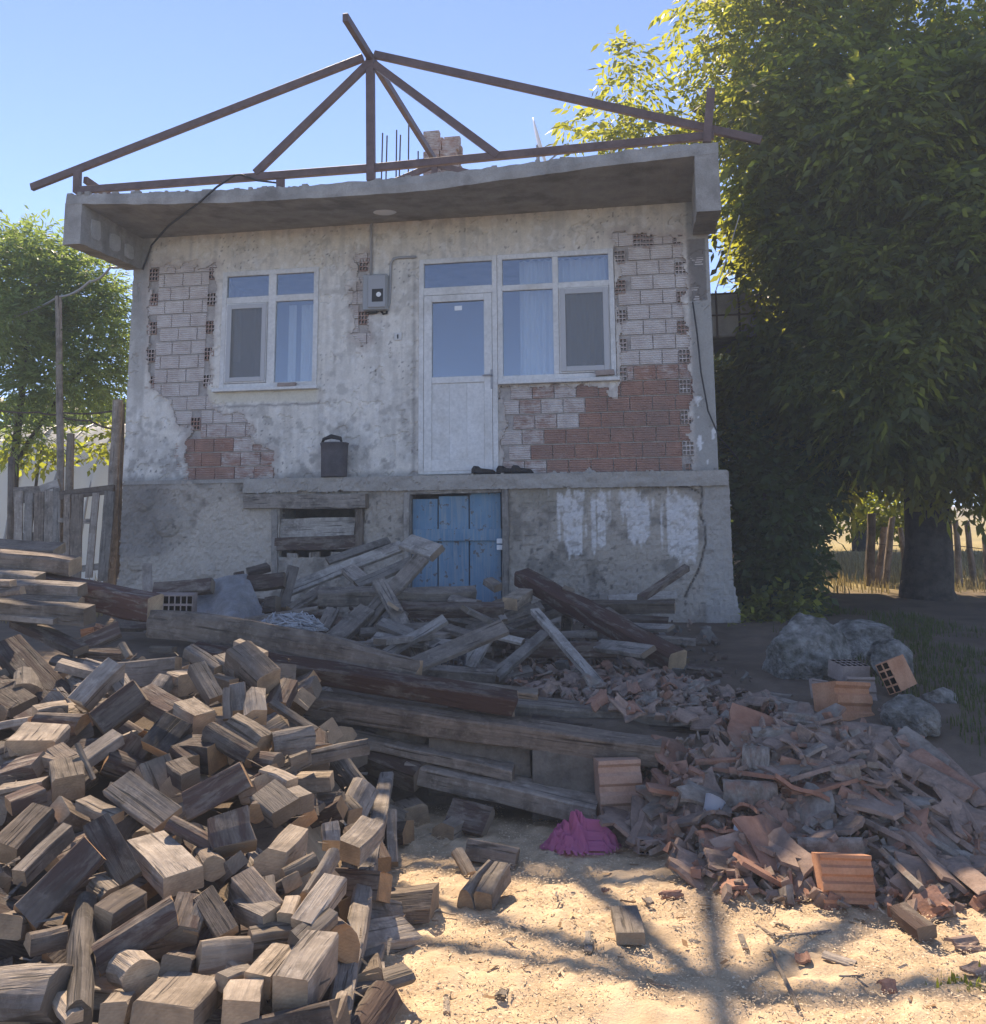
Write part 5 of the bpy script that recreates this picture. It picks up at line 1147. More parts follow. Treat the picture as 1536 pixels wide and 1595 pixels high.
def look_of(o, mat, sec, a, b, noun=None):
    L, w, h = o['_sz']; del o['_sz']
    big = max(w, h); small = min(w, h)
    shape = {'r': 'round log', 'h': 'half-round log', 'w': 'split wedge'}.get(sec) or ('thin board' if big / small > 2.3 else 'flat board' if big / small > 1.6 else 'squared beam piece')
    size = 'long' if L > 0.5 else 'stubby' if L < big * 1.35 else 'short' if L < 0.26 else ''
    dx, dy = b[0] - a[0], b[1] - a[1]; ang = math.degrees(math.atan2(-dy, dx)) % 180
    orient = 'upright' if 68 < ang < 112 else 'rising right' if 22 < ang <= 68 else 'rising left' if 112 <= ang < 158 else 'level'
    return ' '.join(x for x in (size, COLOR_WORD[mat], shape) if x), orient

# ------------------------------------------------------------------ firewood heap
HEAP = [
 ('A', (255,115), (235,45), .12, 125, 100, 20, 'b', 'P'), ('A', (612,228), (425,92), .1, 130, 34, 50, 'b', 'G'), ('A', (555,15), (612,150), -.06, 130, 75, 30, 'b', 'P'),
 ('A', (672,178), (895,60), .05, 112, 32, 72, 'b', 'D'), ('A', (975,95), (905,120), .12, 120, 90, 20, 'b', 'P'), ('A', (1205,88), (1000,100), .05, 60, 68, 15, 'b', 'P'),
 ('A', (1330,140), (1222,-8), .16, 96, 78, 15, 'h', 'G'), ('A', (1248,140), (1155,140), .03, 34, 28, 0, 'b', 'P'), ('A', (1240,178), (1078,232), .05, 80, 66, 20, 'b', 'D'),
 ('A', (1285,212), (1240,165), .12, 60, 60, 0, 'b', 'G'), ('A', (150,210), (15,350), -.2, 112, 96, 25, 'b', 'B'), ('A', (70,435), (248,268), .22, 62, 70, 5, 'b', 'G'),
 ('A', (92,585), (340,330), .18, 135, 60, 58, 'b', 'D'), ('A', (470,450), (350,232), .12, 108, 36, 62, 'b', 'd'), ('A', (665,450), (530,318), .26, 165, 84, 12, 'b', 'G'),
 ('A', (780,320), (615,238), .06, 70, 58, 15, 'r', 'D'), ('A', (772,400), (735,350), .2, 104, 100, 0, 'r', 'B'), ('A', (850,335), (825,218), .08, 170, 84, 58, 'b', 'd'),
 ('A', (975,385), (1062,300), .2, 135, 135, 15, 'w', 'P'), ('A', (1025,422), (1145,362), .06, 72, 52, 10, 'h', 'P'), ('A', (1202,318), (1198,250), .06, 72, 70, 30, 'b', 'G'),
 ('A', (1262,348), (1352,255), .18, 118, 78, 20, 'b', 'G'), ('A', (1110,505), (1208,345), .2, 66, 60, 30, 'h', 'G'), ('A', (985,560), (880,432), .1, 104, 56, 40, 'b', 'B'),
 ('A', (985,592), (880,540), .1, 96, 84, 15, 'b', 'G'), ('A', (1095,620), (1215,450), .2, 108, 76, 20, 'b', 'G'), ('A', (1075,672), (1195,568), .12, 92, 56, 30, 'b', 'g'),
 ('A', (1045,880), (1165,700), .26, 150, 170, 5, 'b', 'G'), ('A', (905,652), (1048,635), .06, 72, 60, 10, 'b', 'P'), ('A', (722,722), (905,695), .08, 104, 112, 10, 'h', 'P'),
 ('A', (800,815), (908,785), .08, 74, 62, 5, 'b', 'G'), ('A', (930,830), (1030,715), .2, 116, 92, 18, 'b', 'P'), ('A', (868,930), (892,850), .1, 150, 110, 15, 'b', 'P'),
 ('A', (590,960), (700,838), .2, 260, 120, 10, 'b', 'P'), ('A', (512,798), (450,752), .1, 150, 140, 0, 'r', 'P'), ('A', (345,722), (632,548), .1, 135, 66, 52, 'h', 'D'),
 ('A', (488,612), (622,532), .12, 66, 30, 15, 'b', 'G'), ('A', (370,592), (500,510), .12, 112, 104, 20, 'b', 'B'), ('A', (225,835), (-60,862), .1, 235, 190, 10, 'r', 'g'),
 ('A', (275,930), (312,520), .5, 118, 104, 10, 'h', 'g'), ('A', (408,935), (448,895), .1, 104, 90, 10, 'b', 'P'), ('A', (270,945), (215,870), .1, 70, 50, 10, 'w', 'P'),
 ('A', (102,672), (235,640), .08, 96, 70, 15, 'h', 'B'), ('A', (828,640), (738,500), .1, 92, 40, 55, 'b', 'B'), ('A', (690,640), (742,528), .08, 62, 36, 40, 'b', 'P'),
 ('A', (975,520), (968,450), .08, 56, 50, 20, 'b', 'G'), ('A', (1035,592), (1062,522), .1, 66, 60, 10, 'b', 'P'), ('A', (400,495), (345,455), .06, 80, 50, 20, 'w', 'P'),
 ('A', (1205,955), (1242,860), .12, 44, 40, 10, 'w', 'P'), ('A', (170,98), (0,132), .05, 60, 52, 15, 'b', 'P'), ('A', (425,222), (300,165), .08, 66, 40, 15, 'b', 'P'),
 ('A', (30,620), (85,600), .1, 110, 90, 10, 'b', 'B'), ('A', (30,175), (150,130), .1, 80, 60, 10, 'b', 'D'), ('A', (215,190), (300,230), .1, 110, 60, 30, 'b', 'B'), ('A', (930,200), (965,150), .1, 80, 80, 20, 'r', 'D'),
 ('A', (1040,200), (960,130), .12, 130, 70, 45, 'b', 'g'), ('A', (1110,170), (1060,140), .1, 80, 70, 10, 'b', 'g'), ('A', (640,300), (700,350), .06, 60, 40, 30, 'b', 'D'), ('A', (860,380), (810,430), .05, 90, 60, 20, 'b', 'd'),
 ('A', (660,640), (700,520), .12, 130, 80, 40, 'b', 'd'), ('A', (640,760), (670,740), .12, 120, 80, 40, 'b', 'd'), ('A', (1060,450), (1010,480), .08, 80, 60, 20, 'b', 'G'),
 ('B', (645,525), (432,545), .06, 112, 52, 78, 'b', 'G'), ('B', (288,648), (420,508), .14, 80, 92, 35, 'b', 'G'), ('B', (352,722), (515,598), .1, 118, 60, 58, 'b', 'd'),
 ('B', (125,680), (242,660), .1, 58, 60, 15, 'b', 'P'), ('B', (300,712), (130,700), .05, 92, 64, 30, 'h', 'D'), ('B', (112,702), (0,722), .05, 36, 30, 0, 'b', 'G'),
 ('B', (110,805), (165,742), .16, 190, 70, 12, 'b', 'P'), ('B', (300,852), (430,762), .12, 84, 44, 15, 'b', 'G'), ('B', (560,812), (652,708), .12, 130, 60, 42, 'b', 'K'),
 ('B', (738,715), (662,655), .12, 96, 84, 12, 'b', 'P'), ('B', (915,842), (758,742), .08, 92, 84, 15, 'r', 'D'), ('B', (790,832), (648,820), .1, 112, 112, 20, 'b', 'D'),
 ('B', (955,792), (828,718), .08, 94, 88, 15, 'w', 'P'), ('B', (988,782), (1135,758), .08, 92, 88, 5, 'h', 'G'), ('B', (1130,832), (1335,792), .06, 62, 56, 10, 'h', 'G'),
 ('B', (1050,852), (1112,828), .04, 40, 38, 0, 'w', 'P'), ('B', (975,562), (862,462), .14, 112, 100, 35, 'b', 'B'), ('B', (960,467), (858,420), .08, 44, 22, 10, 'b', 'P'),
 ('B', (880,535), (798,482), .14, 76, 50, 12, 'b', 'G'), ('B', (795,525), (680,448), .1, 52, 46, 20, 'b', 'G'), ('B', (785,632), (712,510), .12, 66, 50, 25, 'b', 'G'),
 ('B', (632,450), (552,445), .04, 38, 26, 0, 'b', 'P'), ('B', (825,702), (826,588), .06, 36, 34, 20, 'b', 'g'), ('B', (868,682), (860,580), .1, 62, 54, 25, 'b', 'G'),
 ('B', (930,692), (918,612), .12, 90, 80, 15, 'w', 'P'), ('B', (1142,742), (985,638), .06, 42, 18, 20, 'b', 'G'), ('B', (470,476), (440,425), .06, 26, 22, 0, 'w', 'P'),
 ('B', (210,498), (352,535), .06, 66, 34, 10, 'b', 'G'), ('B', (845,570), (782,555), .08, 44, 40, 10, 'b', 'P'), ('B', (640,682), (520,618), .1, 96, 80, 25, 'b', 'd'),
 ('B', (682,572), (640,558), .12, 90, 84, 10, 'b', 'P'), ('B', (150,862), (0,902), .05, 92, 62, 30, 'b', 'd'), ('B', (300,872), (172,842), .08, 84, 62, 20, 'b', 'B'),
 ('B', (340,918), (278,788), .08, 20, 12, 20, 'w', 'P'), ('B', (520,770), (430,900), -.05, 110, 60, 55, 'b', 'd'), ('B', (690,920), (640,880), .1, 84, 70, 20, 'b', 'd'), ('B', (990,905), (940,930), .06, 90, 80, 20, 'b', 'D'),
 ('B', (60,800), (0,830), .06, 70, 50, 10, 'b', 'B'), ('B', (250,860), (200,820), .08, 80, 60, 30, 'b', 'B'), ('B', (1010,850), (900,840), .08, 80, 60, 10, 'r', 'd'), ('B', (460,620), (420,560), .1, 80, 60, 35, 'b', 'g'),
 ('B', (700,860), (640,820), .1, 60, 60, 15, 'b', 'D'), ('B', (1060,940), (960,900), .08, 60, 60, 10, 'b', 'P'), ('B', (570,600), (600,560), .08, 60, 60, 10, 'b', 'g'),
 ('N', (585,1050), (560,1010), .1, 26, 22, 0, 'b', 'g')]
HEAP = HEAP[:-1]
for (zm, a, b, dY, w, h, roll, sec, mt_) in HEAP:
    o = stick(zm, a, b, dY, w, h, roll, sec, mt_, surf_pile, 0.03)
    if o is not None: LOOKS.append((o, *look_of(o, mt_, sec, a, b), 'firewood heap')); o['group'] = 'firewood blocks in the heap'; o['category'] = 'firewood'
# loose ones on the sawdust to the right of the heap
SAW = [('C', (250,270), (205,225), .22, 120, 105, 40, 'b', 'P', 'pale cracked double block leaning on the right edge of the firewood heap'),
 ('C', (370,330), (430,290), .12, 115, 85, 10, 'w', 'P', 'rough broken wedge of wood lying right of the cracked double block'),
 ('C', (700,440), (482,395), .06, 92, 72, 5, 'h', 'g', 'grey half-round log piece lying farthest back on the sawdust'),
 ('C', (492,520), (430,415), .12, 52, 34, 15, 'w', 'P', 'thin pale splinter standing against the split block pair'),
 ('C', (466,632), (580,500), .2, 82, 104, 5, 'h', 'G', 'rounded half of the split block pair on the sawdust'),
 ('C', (545,642), (632,505), .2, 82, 100, 5, 'b', 'G', 'square half of the split block pair on the sawdust'),
 ('C', (1205,805), (1175,680), .3, 128, 50, 5, 'b', 'G', 'single grey board offcut lying alone on the sawdust'),
 ('C', (145,475), (145,240), .2, 48, 44, 10, 'b', 'g', 'narrow grey batten piece propped upright under the cracked double block'),
 ('A', (1312,742), (1352,640), .2, 136, 44, 10, 'b', 'G', 'flat sawdust-topped block beside the rail, middle one of its three'),
 ('A', (1332,900), (1328,772), .2, 146, 60, 5, 'b', 'G', 'grey topped block beside the rail with a pale sawn end'),
 ('A', (1362,962), (1340,905), .15, 146, 60, 5, 'b', 'G', 'block at the bottom edge of the picture right of the rail'),
 ('A', (1335,602), (1372,480), .24, 92, 66, 10, 'b', 'G', 'grey block nearest the house of those beside the rail'),
 ('A', (1425,810), (1395,780), .1, 50, 40, 10, 'b', 'g', 'tiny grey chunk right of the blocks beside the rail'),
 ('C', (620,1060), (640,1030), .06, 50, 26, 10, 'w', 'g', 'small grey chip of wood low on the sawdust'),
 ('C', (385,1130), (385,990), .3, 30, 12, 5, 'w', 'G', 'narrow splinter stuck in the sawdust near the bottom'),
 ('C', (1012,860), (1018,770), .2, 36, 8, 5, 'w', 'T', 'pale leaf-shaped sliver on the open sawdust'),
 ('H', (975,560), (835,515), .08, 44, 16, 10, 'w', 'g', 'weathered bark sliver right of the stick cross'),
 ('H', (1280,430), (1160,330), .2, 90, 60, 15, 'b', 'd', 'reddish brown block half in shade below the ribbed brick'),
 ('H', (500,490), (478,430), .1, 24, 10, 5, 'w', 'G', 'short upright chip left of the stick cross'),
 ('G', (770,290), (0,0), 0, 0, 0, 0, None, None, None)][:-1]
for (zm, a, b, dY, w, h, roll, sec, mt_, lab) in SAW:
    o = stick(zm, a, b, dY, w, h, roll, sec, mt_, base_z, 0.035 if h > 40 else 0.012); del o['_sz']; tag(o, lab, 'wood piece', 'wood pieces on the sawdust')
# the long timber that edges the heap
o = stick('A', (1225,965), (1400,80), 2.3, 90, 90, 20, 'b', 'g', base_z, 0.12, name='timber'); del o['_sz']; tag(o, 'long sawdust-covered timber running away along the right edge of the firewood heap', 'timber')
# half-buried blocks that make up the inside of the heap
rf = random.Random(21)
for iy in range(16):
    for ix in range(14):
        y = 2.75 + iy * 0.225 + rf.uniform(-.07, .07); x = -0.42 - ix * 0.24 + rf.uniform(-.08, .08)
        if x < -0.56 * y - 0.45 or x > np.interp(y, *PXB) + 0.02: continue
        z = float(pile_z(x, y)) - 0.1 + rf.uniform(-.05, .05)
        if z < 0.05: z = 0.05
        L = rf.uniform(0.2, 0.36); yaw = rf.uniform(0, 6.28); pit = rf.uniform(-.5, .5)
        d = Vector((math.cos(yaw) * math.cos(pit), math.sin(yaw) * math.cos(pit), math.sin(pit))) * L / 2; c_ = Vector((x, y, z)); mt_ = rf.choice('GGBBDDPgdb')
        o = put_timber('wood_block', c_ - d, c_ + d, rf.uniform(.1, .18), rf.uniform(.05, .13), WOODS[mt_], (rf.uniform(-.8, .8), rf.uniform(-.8, .3), 1), None, sec=rf.choice('bbbhwwr'), seed=ix * 100 + iy)
        o['_sz'] = (L, 0.14, 0.09); LOOKS.append((o, *look_of(o, mt_, 'b', proj(np.array(c_ - d)), proj(np.array(c_ + d))), 'half buried')); tag(o, None, 'firewood', 'half-buried blocks in the firewood heap')
# splinters, bark and sawdust clinging to the heap
r_ = np.random.RandomState(5); n = 420; y_ = r_.uniform(2.8, 5.7, n); x_ = np.interp(y_, *PXB) - 2.6 * r_.rand(n) ** 1.3; z_ = pile_z(x_, y_) + r_.uniform(-.06, .05, n); L_ = r_.uniform(.015, .06, n) * r_.rand(n) + 0.008
a_ = r_.rand(n) * 6.283; d_ = np.stack([np.cos(a_) * L_, np.sin(a_) * L_, L_ * 0.3 * r_.randn(n)], 1); s_ = np.stack([-np.sin(a_), np.cos(a_), 0.4 * r_.randn(n)], 1) * (L_ * r_.uniform(.06, .2, n) + 0.002)[:, None]; P_ = np.stack([x_, y_, z_], 1)
V = np.stack([P_ - d_ - s_, P_ + d_ - s_ * .3, P_ + d_ * 1.1 + s_ * .3, P_ - d_ + s_], 1).reshape(-1, 3)
tag(link('splinters', quads('splinters', V, np.arange(4 * n).reshape(-1, 4), [WP, WB, WD, WG], False, None, r_.randint(4, size=n))), None, None, None, 'stuff')
# ------------------------------------------------------------------ long beams
def fixed(zm, a, b, dY, w, h, roll, sec, mt_, Ya, lab, cat='timber', group='old house beams', fn=None, lift=0.03, name=None, **kw):
    o = stick(zm, a, b, dY, w, h, roll, sec, mt_, fn, lift, Ya, name or cat.replace(' ', '_'), **kw)
    if o is None: return
    del o['_sz']; tag(o, lab, cat, group); return o
BE = [
 ('F', (430,180), (-160,150), .1, 170, 80, 25, 'b', 'B', 6.75, 'topmost plank of the beam stack at the left edge'),
 ('F', (545,285), (-160,225), .05, 150, 120, 12, 'b', 'B', 6.55, 'thick brown beam just below the topmost plank at the left edge'),
 ('F', (292,388), (-160,345), .1, 110, 90, 20, 'b', 'g', 6.35, 'short grey beam end under the thick brown beam'),
 ('F', (1128,590), (120,395), .35, 160, 185, 10, 'b', 'R', 6.3, 'heavy beam with peeling red-brown paint slanting down from the left'),
 ('F', (600,465), (-160,420), .1, 120, 84, 15, 'b', 'g', 6.2, 'dark grey beam end left of the peeling red-brown beam'),
 ('F', (590,548), (-160,505), .1, 110, 76, 10, 'r', 'G', 6.15, 'rounded grey pole end below the dark grey beam'),
 ('F', (652,645), (-160,585), .1, 150, 130, 10, 'b', 'g', 6.0, 'broad grey beam with a sunlit patch at the left'),
 ('F', (98,412), (-160,400), .1, 60, 44, 10, 'b', 'B', 5.9, 'upper of two brown stick ends poking in at the left edge'),
 ('F', (160,460), (-160,520), .1, 60, 60, 10, 'w', 'B', 5.85, 'lower of two brown stick ends poking in at the left edge'),
 ('F', (400,690), (-160,640), .1, 60, 40, 10, 'b', 'g', 5.95, 'thin batten under the broad sunlit grey beam'),
 ('F', (590,900), (120,690), .3, 120, 60, 30, 'b', 'd', 5.9, 'dark plank slanting down to the right behind the firewood heap'),
 ('F', (440,1275), (40,860), .35, 230, 110, 40, 'b', 'd', 5.35, 'wide dark plank sloping down at the left of the firewood heap'),
 ('F', (170,1330), (-60,1180), .2, 220, 120, 40, 'b', 'd', 5.15, 'dark board end low at the left edge above the firewood'),
 ('F', (870,745), (555,885), -.1, 120, 60, 45, 'b', 'd', 6.1, 'dark plank rising to the right under the peeling red-brown beam'),
 ('F', (900,930), (590,905), .05, 90, 60, 30, 'b', 'd', 5.95, 'dark plank lying level behind the top blocks of the heap'),
 ('F', (720,1030), (390,970), .1, 110, 60, 15, 'w', 'G', 5.8, 'pointed lit plank left of the topmost firewood blocks'),
 ('F', (620,1150), (400,1105), .1, 60, 40, 10, 'b', 'd', 5.6, 'dark plank edge below the pointed lit plank'),
 ('B', (1520,532), (560,345), .25, 90, 100, 10, 'h', 'G', 5.95, 'long bent log with a rounded top lying across the yard'),
 ('N', (803,1096), (300,1018), .3, 34, 30, 20, 'b', 'R', 5.72, 'long red-brown painted beam with a pale scar near its end'),
 ('N', (838,1082), (645,1060), .1, 34, 10, 5, 'b', 'P', 5.85, 'pale splintered plank lying on the red-brown painted beam'),
 ('N', (1028,1173), (395,1083), .3, 42, 36, 10, 'b', 'B', 5.6, 'longest brown beam lying across the foundation stones'),
 ('N', (1180,1133), (700,1093), .2, 40, 26, 12, 'b', 'g', 6.0, 'upper grey beam behind the end of the longest brown beam'),
 ('N', (1175,1152), (830,1125), .1, 40, 22, 10, 'b', 'd', 5.95, 'darker beam lying right under the upper grey beam'),
 ('N', (932,1262), (640,1196), .3, 50, 30, 10, 'b', 'g', 5.5, 'sawdust-covered beam lying at the foot of the foundation stones'),
 ('N', (800,1203), (500,1138), .25, 30, 16, 10, 'b', 'g', 5.65, 'thin grey plank slanting over the foundation stones'),
 ('N', (560,1180), (480,1160), .2, 40, 30, 10, 'b', 'd', 5.6, 'dark beam stub between the heap and the foundation stones'),
 ('N', (660,1205), (560,1165), .2, 60, 40, 30, 'b', 'd', 5.75, 'dark plank stub in the shade at the left end of the foundation stones'),
 ('C', (570,290), (405,250), .1, 130, 60, 60, 'b', 'd', 5.35, 'dark board offcut leaning in the shade at the foot of the beams'),
]
for (zm, a, b, dY, w, h, roll, sec, mt_, Ya, lab) in BE:
    kw = dict(bend=0.05) if 'bent log' in lab else {}
    fixed(zm, a, b, dY, w, h, roll, sec, mt_, Ya, lab, **kw)
# scar on the red-brown beam is bare wood: a thin sliver let into its face
# foundation stones under the beams
for k, (x0, x1, y0, y1, Y, lab) in enumerate(((590, 668, 1140, 1200, 5.98, 'dark foundation stone at the left end of its row under the long beam'), (672, 828, 1150, 1215, 5.86, 'mossy foundation stone in the middle of its row under the long beam'), (832, 938, 1163, 1250, 5.72, 'squared foundation stone right of the middle one, beside the clay block'))):
    a, b = atY(x0, (y0 + y1) / 2 + 4, Y), atY(x1, (y0 + y1) / 2 + 8, Y - 0.05); h = (y1 - y0 + 26) / FPX * depth(a)
    o = put_timber('foundation_stone', a, b, h, 0.2, (M_STONE, M_STONE), (0, -1, 0.03), None, seed=900 + k, jit=0.01, seg=5, chop=0.01, cut=(0, 0)); tag(o, lab, 'stone block', 'foundation stones under the beams')
# hollow clay blocks
def clay_px(zm, c, wpx, hpx, dpx, Y, yaw, pitch, roll, mat, style, lab, name='hollow_brick', cells=(3, 3), cat='brick'):
    x, y, s = ptz(zm, *c); P = atY(x, y, Y); sc = depth(P) / FPX / s; Wd, H, D = wpx * sc, hpx * sc, dpx * sc
    if style == 'rib': v, f = ribbed(Wd, H, D, 3, min(0.02, 0.08 * H)); me = mesh(name, v, f, mat)
    elif style == 'hole': v, f, mi = holed(Wd, H, D, cells[0], cells[1], 0.24); me = mesh(name, v, f, [mat, M_CAVITY], mi=mi)
    elif style == 'hole_up':
        v, f, mi = holed(Wd, D, H, cells[0], cells[1], 0.22); v = [(p[0], -p[2], -p[1]) for p in v]; f = f; me = mesh(name, v, f, [mat, M_CAVITY], mi=mi)
    M = Matrix.Translation(P) @ Matrix.Rotation(math.radians(yaw), 4, 'Z') @ Matrix.Rotation(math.radians(pitch), 4, 'X') @ Matrix.Rotation(math.radians(roll), 4, 'Y')
    o = link(name, me, None, M); tag(o, lab, cat, 'hollow clay bricks lying about'); return o
clay_px('G', (922,1125), 215, 185, 150, 4.42, -3, -14, 1, M_CLAY, 'rib', 'bright orange ribbed hollow brick set on the ground in front of the tile heap')
clay_px('N', (963, 1226), 66, 84, 50, 5.5, 4, -6, -1, M_CLAYP, 'rib', 'upright dusty clay block under the end of the longest beam')
clay_px('G', (925,400), 190, 215, 150, 6.2, 24, -12, 6, M_CLAY, 'rib', 'broken orange brick standing tallest on the tile heap')
clay_px('G', (945,235), 130, 70, 110, 6.9, 12, 8, 2, M_CLAYG, 'hole_up', 'grey hollow brick with its open cells facing up between the boulders', cells=(5, 3))
clay_px('G', (1000,340), 115, 150, 60, 6.55, -10, -10, 0, M_CLAYG, 'rib', 'thin grey clay slab leaning behind the broken orange brick')
clay_px('G', (1150,250), 60, 130, 150, 6.7, -48, 6, -22, M_CLAY, 'hole', 'tilted orange hollow brick with open cells beside the whitish boulder', cells=(2, 4))
clay_px('G', (1115,490), 110, 110, 110, 6.2, 15, 20, 30, M_CLAYG, 'hole', 'hollow brick end with square cells at the right of the tile heap')
clay_px('G', (75,985), 95, 60, 70, 5.05, 12, -5, 6, M_CLAYG, 'hole', 'small broken hollow brick at the left foot of the tile heap', cells=(3, 2))
clay_px('G', (820,315), 85, 80, 22, 6.45, 25, -20, 12, M_CLAYG, 'rib', 'pale tilted clay piece left of the broken orange brick')
clay_px('D', (268,575), 150, 70, 80, 8.2, 5, 4, 1, M_CLAYG, 'hole', 'hollow brick with a row of open cells under the dark board at the left', cells=(7, 2))
clay_px('F', (640,780), 90, 80, 60, 6.15, 10, -10, -12, M_CLAY, 'rib', 'orange brick piece glowing in the sun under the peeling beam')
clay_px('F', (720,745), 60, 70, 50, 6.2, -12, -8, 15, M_CLAYP, 'rib', 'second orange brick piece right beside the glowing one')
# ------------------------------------------------------------------ planks thrown against the house
DB = [
 ('D', (690,528), (1118,360), .5, 48, 20, 55, 'b', 'T', 8.9, 'longest silvery plank rising to the right in front of the cellar window'),
 ('D', (840,418), (1070,340), .4, 32, 14, 50, 'b', 'T', 9.3, 'second silvery plank rising just above the longest one'),
 ('D', (808,550), (1392,548), .15, 60, 56, 20, 'b', 'g', 8.4, 'thick level beam with a pale broken left end in front of the blue door'),
 ('D', (940,688), (1192,405), .5, 62, 30, 50, 'b', 'g', 7.9, 'wide grey plank rising steeply to the right before the blue door'),
 ('D', (1205,805), (1030,488), .7, 56, 26, 40, 'b', 'g', 7.5, 'plank leaning to the left and crossing under the steep grey plank'),
 ('D', (1052,770), (1282,636), .1, 42, 22, 40, 'b', 'T', 7.3, 'short silvery plank lying across the left-leaning plank'),
 ('D', (950,510), (1155,420), .3, 42, 20, 45, 'b', 'T', 8.7, 'silvery plank rising to the right behind the steep grey plank'),
 ('D', (672,595), (712,440), .3, 44, 16, 70, 'b', 'G', 8.5, 'short plank propped nearly upright left of the longest silvery plank'),
 ('D', (682,490), (540,502), .05, 56, 30, 70, 'b', 'd', 8.6, 'dark board piece below the cellar window'),
 ('D', (655,580), (610,585), .05, 60, 30, 75, 'b', 'd', 8.3, 'dark square board offcut left of the propped plank'),
 ('D', (842,732), (990,602), .4, 72, 40, 40, 'b', 'g', 7.6, 'broad grey plank right of the tangle of twine'),
 ('D', (702,600), (822,522), .3, 40, 18, 45, 'b', 'G', 8.2, 'short grey plank rising toward the thick level beam'),
 ('D', (805,594), (420,656), .1, 26, 14, 10, 'b', 'g', 7.9, 'long thin lath lying behind the tangle of twine'),
 ('D', (1060,722), (868,738), .05, 22, 20, 5, 'b', 'T', 7.4, 'thin pale-topped batten right of the twine tangle'),
 ('D', (1250,388), (1135,345), .3, 74, 26, 55, 'b', 'T', 8.9, 'rough plank end sticking up before the left edge of the blue door'),
 ('D', (1470,850), (1180,826), .1, 44, 36, 20, 'b', 'g', 6.9, 'level grey plank behind the painted beam scar'),
 ('D', (1362,820), (1440,690), .4, 62, 24, 40, 'b', 'T', 7.1, 'silvery plank slanting up behind the plastic crate'),
 ('D', (985,502), (920,450), .3, 60, 30, 40, 'b', 'g', 8.8, 'stub of grey plank between the two silvery planks'),
 ('D', (168,548), (165,430), .1, 36, 24, 60, 'b', 'g', 9.6, 'grey batten standing upright against the base wall at the left'),
 ('D', (412,510), (195,526), .05, 52, 34, 60, 'b', 'd', 8.5, 'dark board lying level above the hollow brick cells at the left'),
 ('D', (1500,602), (1120,600), .05, 50, 44, 20, 'b', 'd', 8.0, 'dark beam lying level below the thick level beam'),
 ('D', (540,460), (620,440), .1, 40, 24, 20, 'b', 'd', 9.2, 'dark block end under the cellar window jamb'),
 ('D', (520,540), (508,465), .1, 40, 24, 60, 'b', 'd', 8.7, 'short dark upright beside the grey sacking'),
 ('D', (820,680), (860,600), .2, 50, 24, 50, 'b', 'g', 7.9, 'grey plank stub rising above the twine tangle'),
 ('D', (1480,520), (1440,490), .1, 40, 30, 20, 'b', 'g', 8.3, 'plank stub at the foot of the blue door'),
 ('E', (995,790), (412,475), 1.6, 84, 76, 20, 'b', 'R', 7.2, 'heavy red-brown beam leaning from the blue door down to the right'),
 ('E', (706,882), (465,605), 1.1, 38, 26, 30, 'b', 'T', 6.6, 'narrow silvery plank slanting down across the tile rubble'),
 ('E', (312,852), (502,688), .5, 44, 22, 40, 'b', 'T', 6.9, 'silvery plank rising to the right at the edge of the tile rubble'),
 ('E', (988,588), (480,592), .15, 46, 40, 15, 'b', 'B', 8.7, 'level beam with a pale sawn end before the whitewashed base wall'),
 ('E', (858,558), (1032,442), .5, 28, 24, 30, 'b', 'd', 9.2, 'dark batten leaning against the whitewashed base wall'),
 ('E', (372,578), (430,540), .3, 60, 44, 10, 'b', 'P', 8.2, 'beam stub with a bright sawn end at the foot of the blue door'),
 ('E', (772,752), (395,746), .1, 40, 56, 5, 'b', 'd', 7.4, 'dark beam with a pale top edge behind the tile rubble'),
 ('E', (700,690), (545,694), .1, 30, 22, 10, 'b', 'g', 7.9, 'grey batten lying level under the heavy red-brown beam'),
 ('E', (1065,722), (895,705), .1, 30, 22, 10, 'b', 'g', 8.3, 'grey batten right of the heavy red-brown beam'),
 ('E', (960,655), (650,640), .1, 50, 44, 10, 'b', 'd', 8.4, 'dark beam lying level beneath the beam with the pale sawn end'),
 ('E', (1165,842), (1030,825), .1, 60, 40, 10, 'b', 'd', 7.4, 'dark timber stub at the lower end of the heavy red-brown beam'),
 ('E', (1020,800), (725,612), .9, 56, 40, 25, 'b', 'g', 7.6, 'grey beam lying close along the heavy red-brown beam'),
 ('E', (990,960), (820,915), .1, 40, 20, 10, 'w', 'g', 6.6, 'curled piece of bark on the tile rubble'),
 ('E', (350,640), (318,590), .2, 26, 14, 10, 'w', 'T', 7.9, 'pale splinter among the dark beams before the blue door'),
 ('E', (560,690), (250,690), .1, 34, 26, 10, 'b', 'd', 7.6, 'dark batten lying level behind the rising silvery plank'),
 ('E', (420,720), (280,690), .1, 30, 20, 20, 'w', 'T', 7.3, 'split pale lath left of the tile rubble'),
 ('E', (240,700), (100,660), .2, 40, 24, 20, 'b', 'g', 7.6, 'grey plank end above the plastic crate'),
 ('E', (250,580), (150,560), .2, 40, 30, 10, 'w', 'g', 8.2, 'splintered grey offcut left of the bright sawn stub'),
 ('G', (815,415), (585,350), .2, 40, 30, 15, 'b', 'g', 6.3, 'grey splintered plank at the top of the tile heap'),
 ('G', (700,345), (570,330), .1, 20, 14, 10, 'b', 'g', 6.6, 'thin grey lath above the splintered plank on the heap'),
]
for d in DB:
    lab = d[-1]; fixed(*d[:-1], lab, 'plank', 'planks and beams thrown before the house')
rf = random.Random(5)
